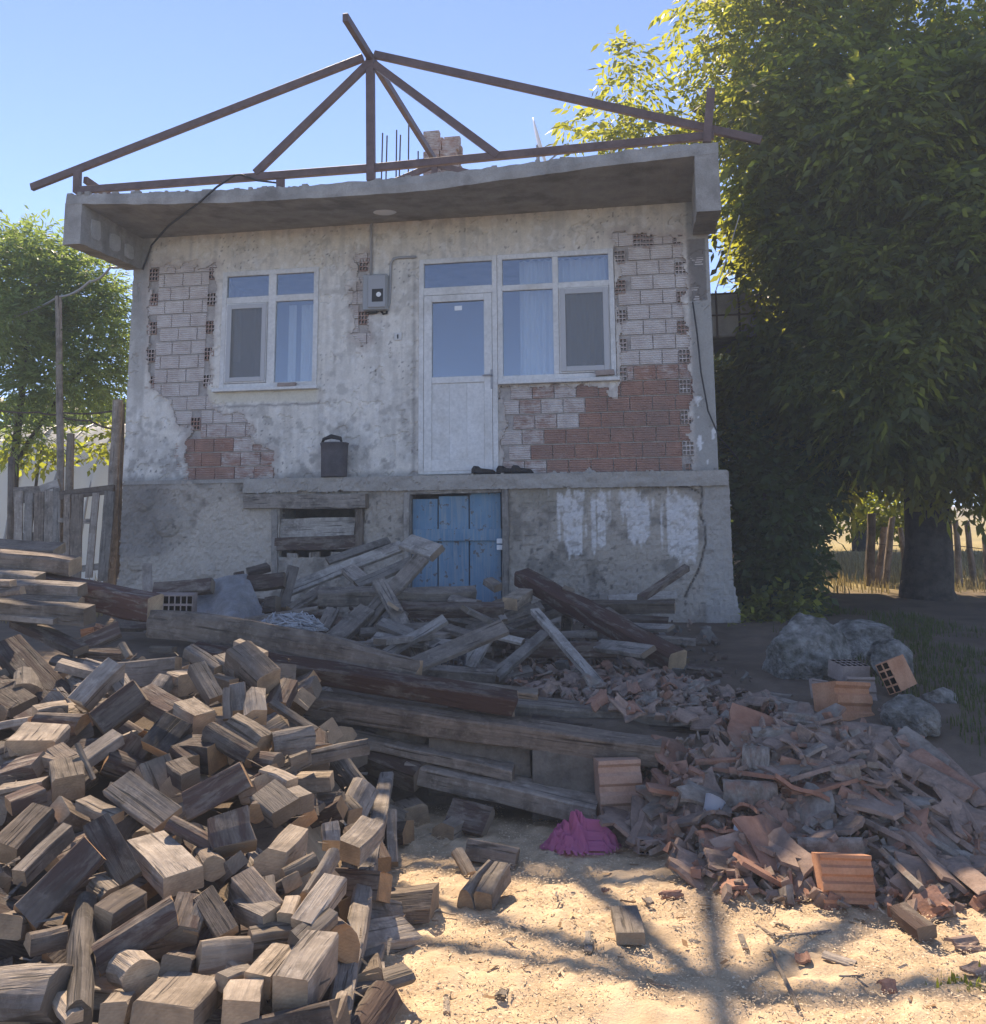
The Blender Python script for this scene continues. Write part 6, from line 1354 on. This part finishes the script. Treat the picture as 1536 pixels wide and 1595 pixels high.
for k in range(95):
    px = rf.uniform(200, 1090); py = rf.uniform(925, 1075) if px > 420 else rf.uniform(925, 985)
    if px > 800 and py > 1010: continue
    P = march(px, py, debris_z, -0.05 + rf.uniform(-.06, .05)); L = rf.uniform(0.25, 1.0); yaw = rf.gauss(0.1, 0.6); pit = rf.gauss(0, 0.16)
    d = Vector((math.cos(yaw) * math.cos(pit), math.sin(yaw) * math.cos(pit), math.sin(pit))) * L / 2
    mt_ = rf.choice('gggddddbb'); w_ = rf.uniform(.04, .13)
    o = put_timber('plank', Vector(P) - d, Vector(P) + d, w_, rf.uniform(.02, .07), WOODS[mt_], (rf.uniform(-.7, .7), -0.5, 1), None, sec=rf.choice('bbbbw'), seed=3000 + k)
    o['_sz'] = (L, w_, 0.04); a = proj(np.array(P) - np.array(d)); b = proj(np.array(P) + np.array(d))
    LOOKS.append((o, *look_of(o, mt_, 'b', a, b, ''), 'rubble before the house')); tag(o, None, 'plank', 'small planks in the rubble before the house')
rf = random.Random(15)
for k in range(16):
    px, py = rf.uniform(470, 1020), rf.uniform(930, 1030)
    P = march(px, py, debris_z, 0.12 + rf.uniform(0, .1)); L = rf.uniform(0.6, 1.3); yaw = rf.choice((0.3, -0.4, 1.0, -1.1, 2.0)) + rf.gauss(0, .2); pit = rf.gauss(0, 0.28)
    d = Vector((math.cos(yaw) * math.cos(pit), math.sin(yaw) * math.cos(pit), math.sin(pit))) * L / 2; mt_ = rf.choice('TTTgG'); w_ = rf.uniform(.06, .13)
    o = put_timber('plank', Vector(P) - d, Vector(P) + d, w_, rf.uniform(.025, .045), WOODS[mt_], (rf.uniform(-.5, .5), -0.7, 1), None, seed=5000 + k); o['_sz'] = (L, w_, 0.035)
    LOOKS.append((o, *look_of(o, mt_, 'b', proj(np.array(P) - np.array(d)), proj(np.array(P) + np.array(d))), 'rubble before the house')); tag(o, None, 'plank', 'planks and beams thrown before the house')
# ------------------------------------------------------------------ roof tiles
def tile_mesh(name, L, Wd, waves, amp, thick, mats, seed, ragged=0.0, nx_=6, ny_=9):
    r = np.random.RandomState(seed); V = []; F = []
    s0 = np.cumsum(r.randn(ny_ + 1)) * 0.25; e0 = np.cumsum(r.randn(ny_ + 1)) * 0.25
    for side in (0, 1):
        for j in range(ny_ + 1):
            y = -Wd / 2 + Wd * j / ny_
            z = amp * math.sin(waves * 2 * math.pi * j / ny_ + 0.6) if waves > 0.6 else amp * math.cos(math.pi * (j / ny_ - 0.5)) * 2
            a = -L / 2 * (1 - ragged * abs(s0[j] % 1)); b = L / 2 * (1 - ragged * abs(e0[j] % 1))
            for i in range(nx_ + 1):
                t = i / nx_; x = a + (b - a) * t; yy = y * (1 - ragged * 0.35 * math.sin(3 * t + seed))
                V.append((x, yy + r.uniform(-.003, .003), z - thick * side + r.uniform(-.0012, .0012)))
    n = (nx_ + 1) * (ny_ + 1); g = lambda s, j, i: s * n + j * (nx_ + 1) + i
    for j in range(ny_):
        for i in range(nx_):
            F += [(g(0, j, i), g(0, j, i + 1), g(0, j + 1, i + 1), g(0, j + 1, i)), (g(1, j, i), g(1, j + 1, i), g(1, j + 1, i + 1), g(1, j, i + 1))]
    for j in range(ny_): F += [(g(0, j, 0), g(0, j + 1, 0), g(1, j + 1, 0), g(1, j, 0)), (g(0, j, nx_), g(1, j, nx_), g(1, j + 1, nx_), g(0, j + 1, nx_))]
    for i in range(nx_): F += [(g(0, 0, i), g(1, 0, i), g(1, 0, i + 1), g(0, 0, i + 1)), (g(0, ny_, i), g(0, ny_, i + 1), g(1, ny_, i + 1), g(1, ny_, i))]
    return mesh(name, V, F, mats, False)
TM = {'r': M_TILE, 'w': M_TILEW, 'l': M_TILEL}; TW = {'r': 'red', 'w': 'weathered brown', 'l': 'lichen-grey'}
SH = {}
for mk in TM:
    SH[mk] = [tile_mesh('tile_shard', 0.2, 0.17, w_, a_, 0.016, TM[mk], 10 + 7 * k, rg, 4, 6) for k, (w_, a_, rg) in enumerate(((1, .009, .35), (0.5, .016, .5), (1.4, .008, .6), (0.8, .009, .45), (0.5, .01, .7), (1.2, .006, .3)))]
SHN = ['wavy', 'curved', 'ridged', 'bent', 'arched', 'flat']
FULL = {mk: tile_mesh('roof_tile', 0.4, 0.2, 0.5, 0.03, 0.016, TM[mk], 5, 0.06, 6, 10) for mk in TM}
FLAT = {mk: tile_mesh('roof_tile', 0.4, 0.24, 1.5, 0.012, 0.018, TM[mk], 6, 0.05, 6, 12) for mk in TM}
def heap_z(x, y):
    b = base_z(x, y); x = np.asarray(x); y = np.asarray(y)
    return b + 0.17 * np.exp(-((x - 1.75) / 0.85) ** 2 - ((y - 5.55) / 0.75) ** 2)
def along(me, A_, B_, up, thick=1.0):
    M = timber_matrix(A_, B_, up); L = (Vector(B_) - Vector(A_)).length
    return M, L
HT = [  # whole or large tiles lying on the heap: far end, near end, width in crop G, kind
 ((1010,650), (1440,985), 70, 'w', 'F'), ((1080,640), (1400,860), 80, 'w', 'F'), ((1010,715), (1300,960), 64, 'r', 'F'), ((1150,640), (1470,800), 90, 'w', 'C'), ((1230,610), (1480,790), 80, 'r', 'C'), ((1300,600), (1530,840), 60, 'w', 'C'),
 ((1110,740), (1500,1020), 60, 'w', 'F'), ((980,860), (1280,1010), 90, 'w', 'F'), ((1110,1030), (1290,1200), 84, 'l', 'F'), ((1250,1020), (1536,1150), 80, 'w', 'F'), ((1390,1090), (1560,1230), 90, 'w', 'C'), ((1060,800), (1430,1040), 50, 'l', 'F'),
 ((1330,640), (1536,960), 60, 'w', 'F'),
 ((530,520), (880,520), 130, 'l', 'F'), ((740,600), (920,600), 90, 'w', 'F'), ((280,600), (490,590), 100, 'r', 'F'), ((490,610), (610,620), 130, 'l', 'C'), ((400,760), (640,770), 130, 'l', 'C'), ((650,770), (890,780), 70, 'r', 'F'),
 ((600,900), (840,920), 130, 'w', 'F'), ((160,920), (440,930), 130, 'r', 'C'), ((720,1010), (1010,1010), 80, 'l', 'C'), ((350,1010), (560,1100), 90, 'w', 'F'), ((1000,530), (1080,560), 110, 'w', 'F'), ((1150,520), (1270,560), 110, 'r', 'F'), ((660,430), (820,450), 60, 'l', 'F'), ((890,770), (1020,840), 90, 'r', 'C'),
 ((30,820), (200,870), 60, 'r', 'C'), ((90,740), (330,760), 60, 'r', 'C'), ((640,640), (860,690), 50, 'r', 'C'), ((870,690), (1000,680), 50, 'l', 'C')]
for k, (a, b, w_, mk, ty_) in enumerate(HT):
    xa, ya, s = ptz('G', *a); xb, yb, _ = ptz('G', *b)
    A_ = march(xa, ya, heap_z, 0.03); B_ = march(xb, yb, heap_z, 0.05 if k < 13 else 0.03)
    if abs(ya - yb) < 30: B_ = atY(xb, yb, A_[1] - 0.05)
    up = (RNG.uniform(-.3, .2), -0.45 + RNG.uniform(-.2, .2), 1) if k >= 13 else (0.75, -0.3, 0.7)
    M, L = along(None, A_, B_, up); wd = w_ / s * depth(A_) / FPX
    o = link('roof_tile', (FLAT if ty_ == 'F' else FULL)[mk], None, M @ Matrix.Diagonal((L / 0.4, wd / (0.24 if ty_ == 'F' else 0.2) * 1.15, 1.15, 1)))
    ang = 'slanting down to the right' if k < 13 else 'lying across the heap'
    LOOKS.append((o, f"{'long' if L > 0.55 else 'broad' if wd > 0.16 else 'small'} {TW[mk]} {'ribbed' if ty_ == 'F' else 'arched'} roof tile", ang, 'tile heap')); tag(o, None, 'roof tile', 'whole roof tiles on the heap')
rt = random.Random(77)
def shard(P, size, mk, k, tilt=0.5, upb=(0, -0.3, 1)):
    up = Vector((upb[0] + rt.gauss(0, tilt), upb[1] + rt.gauss(0, tilt), upb[2])).normalized(); yaw = rt.uniform(0, 6.28)
    d = Vector((math.cos(yaw), math.sin(yaw), 0)); d = (d - up * d.dot(up)).normalized(); s_ = up.cross(d)
    M = Matrix(((d.x, s_.x, up.x, P[0]), (d.y, s_.y, up.y, P[1]), (d.z, s_.z, up.z, P[2]), (0, 0, 0, 1)))
    return link('tile_shard', SH[mk][k], None, M @ Matrix.Diagonal((size / 0.2 * rt.uniform(.8, 1.3), size / 0.2 * rt.uniform(.6, 1.0), size / 0.2 * 0.4 + 0.5, 1)))
HPOLY = np.array([(935, 1250), (985, 1200), (1050, 1150), (1200, 1130), (1300, 1120), (1400, 1150), (1470, 1180), (1536, 1290), (1536, 1420), (1420, 1420), (1260, 1405), (1130, 1395), (1010, 1330), (940, 1295)], float)
def inpoly(P, x, y):
    c_ = False
    for i in range(len(P)):
        (x1, y1), (x2, y2) = P[i], P[i - 1]
        if (y1 > y) != (y2 > y) and x < (x2 - x1) * (y - y1) / (y2 - y1) + x1: c_ = not c_
    return c_
n_ = 0
while n_ < 175:
    px, py = rt.uniform(930, 1536), rt.uniform(1115, 1425)
    if not inpoly(HPOLY, px, py): continue
    if 1235 < px < 1400 and py > 1300: continue
    if py > 1375 and px < 1450: continue
    n_ += 1; P = march(px, py, heap_z, rt.uniform(-.02, .06)); mk = rt.choice('rrwwwwl' if px < 1300 else 'wwwwlr'); k = rt.randrange(6); sz = rt.choice((0.12, 0.17, 0.22, 0.27, 0.32, 0.38))
    o = shard(P, sz, mk, k, 0.32); LOOKS.append((o, f"{'small' if sz < .18 else 'large' if sz > .3 else 'middling'} {TW[mk]} {SHN[k]} tile shard", '', 'tile heap')); tag(o, None, 'tile shard', 'broken roof tiles in the heap')
RPOLY = np.array([(800, 1030), (860, 1010), (1000, 1030), (1060, 1050), (1180, 1080), (1260, 1120), (1180, 1135), (1000, 1115), (840, 1080), (790, 1060)], float)
n_ = 0
while n_ < 135:
    px, py = rt.uniform(790, 1260), rt.uniform(1005, 1135)
    if not inpoly(RPOLY, px, py): continue
    n_ += 1; P = march(px, py, lambda x, y: base_z(x, y) + 0.07, rt.uniform(-.03, .05)); mk = rt.choice('wwwwrl'); k = rt.randrange(6); sz = rt.uniform(.08, .21)
    o = shard(P, sz, mk, k, 0.4); LOOKS.append((o, f"{'tiny' if sz < .11 else 'small' if sz < .16 else 'larger'} {TW[mk]} {SHN[k]} tile fragment", '', 'dark rubble')); tag(o, None, 'tile shard', 'tile fragments in the dark rubble')
# crushed tile and mortar underneath: too many and too small to count
def crumbs(name, n, sampler, size, mats, seed):
    r = np.random.RandomState(seed); V = []; Qc = []; MI = []
    base = np.array([(-1, -1, -1), (1, -1, -1), (1, 1, -1), (-1, 1, -1), (-1, -1, 1), (1, -1, 1), (1, 1, 1), (-1, 1, 1)], float)
    qf = np.array([(0, 3, 2, 1), (4, 5, 6, 7), (0, 1, 5, 4), (1, 2, 6, 5), (2, 3, 7, 6), (3, 0, 4, 7)])
    P = sampler(n, r)
    for k in range(len(P)):
        q_ = r.randn(4); q_ /= np.linalg.norm(q_); w, x, y, z = q_
        Rm = np.array([[1 - 2 * (y * y + z * z), 2 * (x * y - z * w), 2 * (x * z + y * w)], [2 * (x * y + z * w), 1 - 2 * (x * x + z * z), 2 * (y * z - x * w)], [2 * (x * z - y * w), 2 * (y * z + x * w), 1 - 2 * (x * x + y * y)]])
        s_ = size * (0.4 + 1.2 * r.rand() ** 2) * np.array([1, 0.7, 0.3]) * (0.6 + 0.8 * r.rand(3))
        V.append((base * s_ * (0.75 + 0.5 * r.rand(8, 3))) @ Rm.T + P[k]); Qc.append(qf + 8 * k); MI += [int(r.randint(len(mats)))] * 6
    return tag(link(name, quads(name, np.concatenate(V), np.concatenate(Qc), mats, False, None, MI)), None, None, None, 'stuff')
def poly_sampler(PO, fn, lo, hi):
    def f(n, r):
        out = []
        x0, y0 = PO.min(0); x1, y1 = PO.max(0)
        while len(out) < n:
            px, py = r.uniform(x0, x1), r.uniform(y0, y1)
            if inpoly(PO, px, py): out.append(march(px, py, fn, r.uniform(lo, hi)))
        return np.array(out)
    return f
crumbs('crushed_tile', 1100, poly_sampler(HPOLY, heap_z, -.01, .05), 0.03, [M_TILE, M_TILEW, M_TILEW, M_TILEL], 1)
crumbs('crushed_rubble', 700, poly_sampler(RPOLY, lambda x, y: base_z(x, y) + 0.07, -.03, .03), 0.026, [M_TILEW, M_TILEW, M_TILE, M_TILEL], 2)
DPOLY = np.array([(200, 930), (640, 950), (1080, 960), (1180, 1060), (800, 1050), (640, 1010), (240, 950)], float)
crumbs('plaster_rubble', 450, poly_sampler(DPOLY, debris_z, -.1, .0), 0.04, [M_CONCD, M_STONE, M_TILEW, WD, WD], 3)
# ------------------------------------------------------------------ sawdust chips, sticks, litter
def chips(n, reg, size, mats, seed, name):
    r = np.random.RandomState(seed); x = r.uniform(reg[0], reg[1], n); y = r.uniform(reg[2], reg[3], n)
    k = (vnoise(x * 3, y * 3, seed) > 0.25) & (x > np.interp(y, *PXB) - 0.1) & (y < 5.9 - 0.3 * x) & ~((x > 0.9) & (y > 4.7)); x, y = x[k], y[k]; n = len(x); z = ground_z(x, y) + 0.008
    a = r.rand(n) * 6.283; L = size * (0.4 + 1.3 * r.rand(n)) * 0.5; w_ = L * (0.18 + 0.3 * r.rand(n)); t = 0.25 * r.randn(n)
    d = np.stack([np.cos(a) * L, np.sin(a) * L, L * t * 0.5], 1); s_ = np.stack([-np.sin(a) * w_, np.cos(a) * w_, w_ * 0.3 * r.randn(n)], 1); P = np.stack([x, y, z + 0.012 * r.rand(n)], 1)
    V = np.stack([P - d - s_, P + d - s_ * 0.6, P + d + s_, P - d + s_ * 0.7], 1).reshape(-1, 3)
    return tag(link(name, quads(name, V, np.arange(len(V)).reshape(-1, 4), mats, False, None, r.randint(len(mats), size=n))), None, None, None, 'stuff')
def flat(name, c_): return NT(name).fin(c_, 0.95, 0.1)
C1, C2, C3, C4 = flat('chip_pale', (0.66, 0.51, 0.34)), flat('chip_tan', (0.52, 0.38, 0.23)), flat('chip_brown', (0.28, 0.17, 0.09)), flat('chip_white', (0.75, 0.62, 0.43))
chips(60000, (-0.7, 2.6, 3.0, 5.9), 0.008, [C1, C2, C1, C1, C4], 1, 'sawdust')
chips(420, (-0.6, 2.6, 3.0, 5.7), 0.035, [C1, C2, C3, C2, WG], 2, 'wood_chips')
STK = [('C', (430,695), (228,665), 10, WB, 'thin brown stick on the sawdust left of the split block pair'), ('H', (870,415), (610,440), 16, WG, 'longer stick forming the cross on the sunlit sawdust'), ('H', (625,435), (540,385), 18, WB, 'short dark stick leading up to the stick cross'),
       ('H', (725,745), (600,470), 22, WG, 'long pale stick pointing toward the camera below the stick cross'), ('H', (690,402), (608,378), 14, WB, 'short stick above the stick cross'), ('H', (195,660), (95,640), 7, WB, 'thin twig lying left on the sawdust'), ('H', (1010,605), (905,610), 12, WG, 'short stick in the long diagonal shadow'), ('H', (330,1110), (210,1060), 10, WG, 'pale thin stick at the foot of the tile heap'),
       ('C', (1225,640), (1155,632), 12, EO, 'small orange wood splinter above the lone board offcut'), ('C', (900,620), (850,720), 7, WG, 'thin straw-like twig in the middle of the sawdust'), ('H', (1400,1270), (1240,1330), 22, WG, 'curved stick under the right part of the tile heap'), ('C', (1395,1020), (1290,1000), 8, WB, 'thin twig near the lower right of the open sawdust'), ('H', (645,290), (575,340), 7, WB, 'thin twig at the edge of the house shadow')]
for k, (zm, a, b, w_, mt_, lab) in enumerate(STK):
    if zm == 'H' and a[1] > 800: zm = 'G'
    xa, ya, s = ptz(zm, *a); xb, yb, _ = ptz(zm, *b); A_ = march(xa, ya, ground_z, 0.015); B_ = march(xb, yb, ground_z, 0.015); r_ = w_ / s * depth(A_) / FPX * 0.5
    mid = (A_ + B_) / 2 + np.array([0.0, 0.0, r_ * 0.6]); o = put_timber('stick', A_, B_, r_ * 2, r_ * 1.5, (mt_, mt_), sec='r', seed=700 + k, jit=r_ * 0.35, taper=0.35, seg=6); tag(o, lab, 'stick', 'sticks on the sawdust')
rt2 = random.Random(3)
for k, (px, py, sz, mk, lab) in enumerate(((1250, 1490, .07, 'r', 'small red tile crumb just right of the long pale stick'), (1380, 1535, .07, 'r', 'red tile crumb low on the sawdust near the grass tuft'), (1505, 1470, .16, 'w', 'broken tile piece at the right edge of the sunlit sawdust'), (1520, 1508, .1, 'w', 'flat tile piece just below the broken one at the right edge'), (1045, 1392, .09, 'r', 'flat red tile chip at the edge of the house shadow'), (1010, 1402, .05, 'l', 'pale mortar crumb above the lone board offcut'), (943, 1385, .03, 'r', 'tiny red crumb on the sawdust above the lone board offcut'), (1150, 1380, .2, 'r', 'curved red tile piece at the lower edge of the tile heap'))):
    P = march(px, py, base_z, 0.02); o = shard(P, sz, mk, k % 6, 0.15, (0, -0.1, 1)); tag(o, lab, 'tile shard', 'tile pieces on the sawdust')
# pink plastic bag
def blob(name, px, py, wpx, hpx, Y, mat, seed, label, cat, flat_=0.5, fn=base_z):
    g = march(px, py, fn); sc = depth(g) / FPX; r = np.random.RandomState(seed); nu, nv = 56, 22; V = []
    for j in range(nv + 1):
        for i in range(nu):
            a = 2 * math.pi * i / nu; p = math.pi / 2 * j / nv; cr_ = 1 + 0.35 * (float(fbm(math.cos(a) * 2 + seed, math.sin(a) * 2 + p * 2, seed)) - 0.5) + 0.22 * abs(float(vnoise(math.cos(a) * 5 + p * 3, math.sin(a) * 5 + 9, seed)) - 0.5)
            sk = 0.9 * (math.cos(a) > 0) * (1 - math.sin(p)) * 0.5
            V.append((wpx / 2 * sc * math.cos(p) ** 0.8 * math.cos(a) * cr_ * (1 + sk), wpx / 2 * sc * flat_ * math.cos(p) ** 0.8 * math.sin(a) * cr_, hpx * sc * math.sin(p) ** 0.75 * (0.9 + 0.3 * (1 - math.sin(p) ** 4) * (cr_ - 1) * 3) + 0.02 * (1 - math.sin(p)) * math.sin(a * 7 + p * 5) * math.cos(p) + 0.004))
    I = np.arange(nu * (nv + 1)).reshape(nv + 1, nu); I2 = np.roll(I, -1, 1); Qb = np.stack([I[:-1], I2[:-1], I2[1:], I[1:]], -1).reshape(-1, 4)
    o = link(name, quads(name, np.array(V), Qb, mat, True), None, T(g[0], g[1], g[2])); return tag(o, label, cat)
g = march(893, 1322, base_z); r = np.random.RandomState(4); nu, nv = 60, 44; V = []
for j in range(nv + 1):
    for i in range(nu + 1):
        x, y = i / nu * 2 - 1, j / nv * 2 - 1; rr = math.hypot(x, y)
        h = 0.15 * max(0, 1 - rr ** 1.6) * (0.55 + 0.9 * float(fbm(x * 1.7 + 3, y * 1.7, 61)))
        cr1 = abs(float(vnoise(x * 4 + y * 2.2, y * 4.6 - x, 62)) - 0.5) * 2; cr2 = abs(float(vnoise(x * 9 - y * 3, y * 8 + x * 4, 63)) - 0.5) * 2
        h = h * (0.55 + 0.6 * cr1) + 0.03 * cr2 * (1 - rr * 0.6 if rr < 1.4 else 0.2) + 0.006
        k = 1 + 0.35 * (float(fbm(math.atan2(y, x) * 1.3 + 9, rr * 2, 64)) - 0.5)
        V.append((0.17 * x * k + (0.07 if x > 0.4 and y < 0 else 0), 0.13 * y * k, max(0.004, h)))
I = np.arange((nu + 1) * (nv + 1)).reshape(nv + 1, nu + 1); keep = []
for j in range(nv):
    for i in range(nu):
        if math.hypot((i + .5) / nu * 2 - 1, (j + .5) / nv * 2 - 1) < 1.02 + 0.12 * math.sin(i * 1.1 + j * 0.7): keep.append((I[j, i], I[j, i + 1], I[j + 1, i + 1], I[j + 1, i]))
o = link('plastic_bag', quads('plastic_bag', np.array(V), np.array(keep), M_PINK, False), None, T(g[0], g[1], g[2])); tag(o, 'crumpled pink plastic bag on the sawdust left of the tile heap', 'plastic bag')
# clear plastic cup and a white plastic scrap on the heap
g = march(1105, 1275, heap_z, 0.02); cp = empty('plastic_cup', T(*g) @ Matrix.Rotation(0.5, 4, 'Y') @ Matrix.Rotation(-0.4, 4, 'X'), 'crushed pale plastic cup on the left part of the tile heap', 'plastic cup')
M_CUP = cloth_mat('cup_plastic', (0.55, 0.57, 0.6), 0.5)
v = []; f = []
for k, (r_, z_) in enumerate(((0.0, 0), (0.035, 0), (0.042, 0.05), (0.05, 0.1), (0.05, 0.103))):
    for j in range(14): v.append((r_ * math.cos(j * math.pi / 7) * (1 + 0.15 * math.sin(j * 1.9)), r_ * math.sin(j * math.pi / 7) * 0.8, z_))
for k in range(4):
    for j in range(14): f.append((k * 14 + j, k * 14 + (j + 1) % 14, (k + 1) * 14 + (j + 1) % 14, (k + 1) * 14 + j))
link('cup_wall', mesh('cup_wall', v, f, M_CUP, True), cp); MB().tube([(0.05 * math.cos(a), 0.04 * math.sin(a), 0.103) for a in [k * math.pi / 8 for k in range(17)]], 0.003, 5).build('cup_rim', M_CUP, cp)
xa, ya, s = ptz('G', 480, 945); P = march(xa, ya, heap_z, 0.03)
V = []; K = 6
for j in range(K + 1):
    for i in range(K + 1): V.append(((i / K - .5) * 0.09 * (1 - 0.3 * j / K), 0.012 * math.sin(i * 1.3 + j * 0.8), (0.5 - j / K) * 0.13))
I = np.arange((K + 1) ** 2).reshape(K + 1, K + 1); me = quads('plastic_scrap', np.array(V), np.stack([I[:-1, :-1], I[:-1, 1:], I[1:, 1:], I[1:, :-1]], -1).reshape(-1, 4), M_WHITE, True)
o = link('plastic_scrap', me, None, T(P[0], P[1] - 0.02, P[2]) @ Matrix.Rotation(-0.7, 4, 'X') @ Matrix.Rotation(0.35, 4, 'Y')); tag(o, 'white plastic scrap hanging on the left part of the tile heap', 'plastic scrap')
# sacking draped over the planks at the left
A_ = atY(345, 960, 8.3); V = []; nu, nv = 34, 30; r = np.random.RandomState(2)
for j in range(nv + 1):
    for i in range(nu + 1):
        s_, t = i / nu, j / nv; px = 300 + 85 * s_ + 10 * t + 20 * t * s_ ; py = 902 + 70 * t - 8 * s_ + 12 * (fbm(s_ * 3, t * 3, 5) - .5)
        V.append(atY(px, py, 8.75 - 0.75 * t + 0.16 * math.sin(s_ * 6 + t * 2) * (0.4 + t) + 0.22 * (float(fbm(s_ * 4, t * 4, 6)) - .5)))
V = np.array(V); ctr = V.mean(0); I = np.arange((nu + 1) * (nv + 1)).reshape(nv + 1, nu + 1)
o = link('sacking', quads('sacking', V - ctr, np.stack([I[:-1, :-1], I[1:, :-1], I[1:, 1:], I[:-1, 1:]], -1).reshape(-1, 4), M_BAG, True), None, T(*ctr)); tag(o, 'grey sheet of sacking draped over the planks left of the twine tangle', 'sacking')
# tangle of pale twine
g = atY(452, 995, 7.6); r = random.Random(8); mb = MB()
for k in range(70):
    pts = []; a0 = r.uniform(0, 6.28); 
    for q in range(7):
        a = a0 + q * r.uniform(.3, .9); rr = r.uniform(.4, 1.0); pts.append((0.3 * rr * math.cos(a), 0.18 * rr * math.sin(a), 0.02 + 0.2 * (1 - rr * rr * 0.8) * r.uniform(.6, 1.1)))
    mb.tube(pts, 0.0045, 4)
o = mb.build('twine_tangle', M_TWINE, None, T(*g), smooth=True); tag(o, 'tangled heap of pale twine lying between the planks', 'twine')
# plastic crate
c_ = atY(698, 1030, 7.1); cr_ = empty('plastic_crate', T(*c_) @ Matrix.Scale(0.75, 4) @ Matrix.Rotation(0.4, 4, 'Z') @ Matrix.Rotation(-0.35, 4, 'X') @ Matrix.Rotation(0.25, 4, 'Y'), 'dark plastic crate with an open grid side among the planks', 'crate')
M_CRATE = NT('dark_crate_plastic').fin((0.05, 0.05, 0.055), 0.6, 0.2)
for (x0, x1, y0, y1, z0, z1) in ((-.15, .15, -.1, -.09, .1, .12), (-.15, .15, -.1, -.09, -.12, -.1)): MB().box(x0, x1, y0, y1, z0, z1).build('rim', M_CRATE, cr_)
for k in range(6): MB().box(-.15 + .057 * k, -.14 + .057 * k, -.1, -.092, -.1, .1).build('bar', M_CRATE, cr_)
for k in range(3): MB().box(-.15, .15, -.0985, -.0935, -.06 + .055 * k, -.05 + .055 * k).build('crossbar', M_CRATE, cr_)
for x in (-.15, .14): MB().box(x, x + .01, -.09, .14, -.12, .12).build('side', M_CRATE, cr_)

# ------------------------------------------------------------------ labels: look, pose and, where several look alike, their order from the left
from collections import defaultdict
bpy.context.view_layer.update()
WHERE = {'firewood heap': ('of the firewood heap', (1000, 1595)), 'half buried': ('of the firewood heap, half buried', (1000, 1595)), 'rubble before the house': ('of the house-front rubble', (920, 1080)), 'tile heap': ('of the tile heap', (1120, 1420)), 'dark rubble': ('of the dark rubble', (1005, 1135))}
by = defaultdict(list)
for o, look, pose, where in LOOKS:
    ph, (y0, y1) = WHERE[where]; y = proj(np.array(o.matrix_basis.translation))[1]; t = (y - y0) / (y1 - y0)
    zone = 'upper part' if t < 0.34 else 'middle' if t < 0.67 else 'lower part'
    by[(look, pose, zone, ph)].append(o)
ORD = ['leftmost', 'second from left', 'third from left', 'fourth from left', 'fifth from left', 'sixth from left', 'seventh from left', 'eighth from left', 'ninth from left']
for (look, pose, zone, ph), L in by.items():
    L.sort(key=lambda o: proj(np.array(o.matrix_basis.translation))[0])
    for k, o in enumerate(L):
        pre = '' if len(L) == 1 else (ORD[k] if k < len(L) - 1 or k == 0 else 'rightmost') + ' '
        t = f"{pre}{look} {pose}, {zone} {ph}".replace(' ,', ',')
        w = t.split()
        if len(w) > 16: t = t.replace('firewood heap', 'heap').replace('the house-front', 'house-front')
        w = t.split()
        if len(w) > 16: t = t.replace(' piece', '').replace(' part', '')
        o['label'] = t

# ------------------------------------------------------------------ added veil volume: lifts the shadows in place of lens glare
hz = NT('glare_veil'); hz.t.nodes.remove(hz.p)
pv = hz.n('VolumePrincipled'); pv.inputs['Color'].default_value = (0.8, 0.9, 1.0, 1); pv.inputs['Density'].default_value = 0.004; pv.inputs['Anisotropy'].default_value = 0.0
hz.l(pv.outputs[0], hz.out.inputs['Volume'])
o = MB().box(-235, 235, -40, 275, -2.0, 17.0).build('shadow_lift_haze', hz.m); tag(o, kind='stuff')
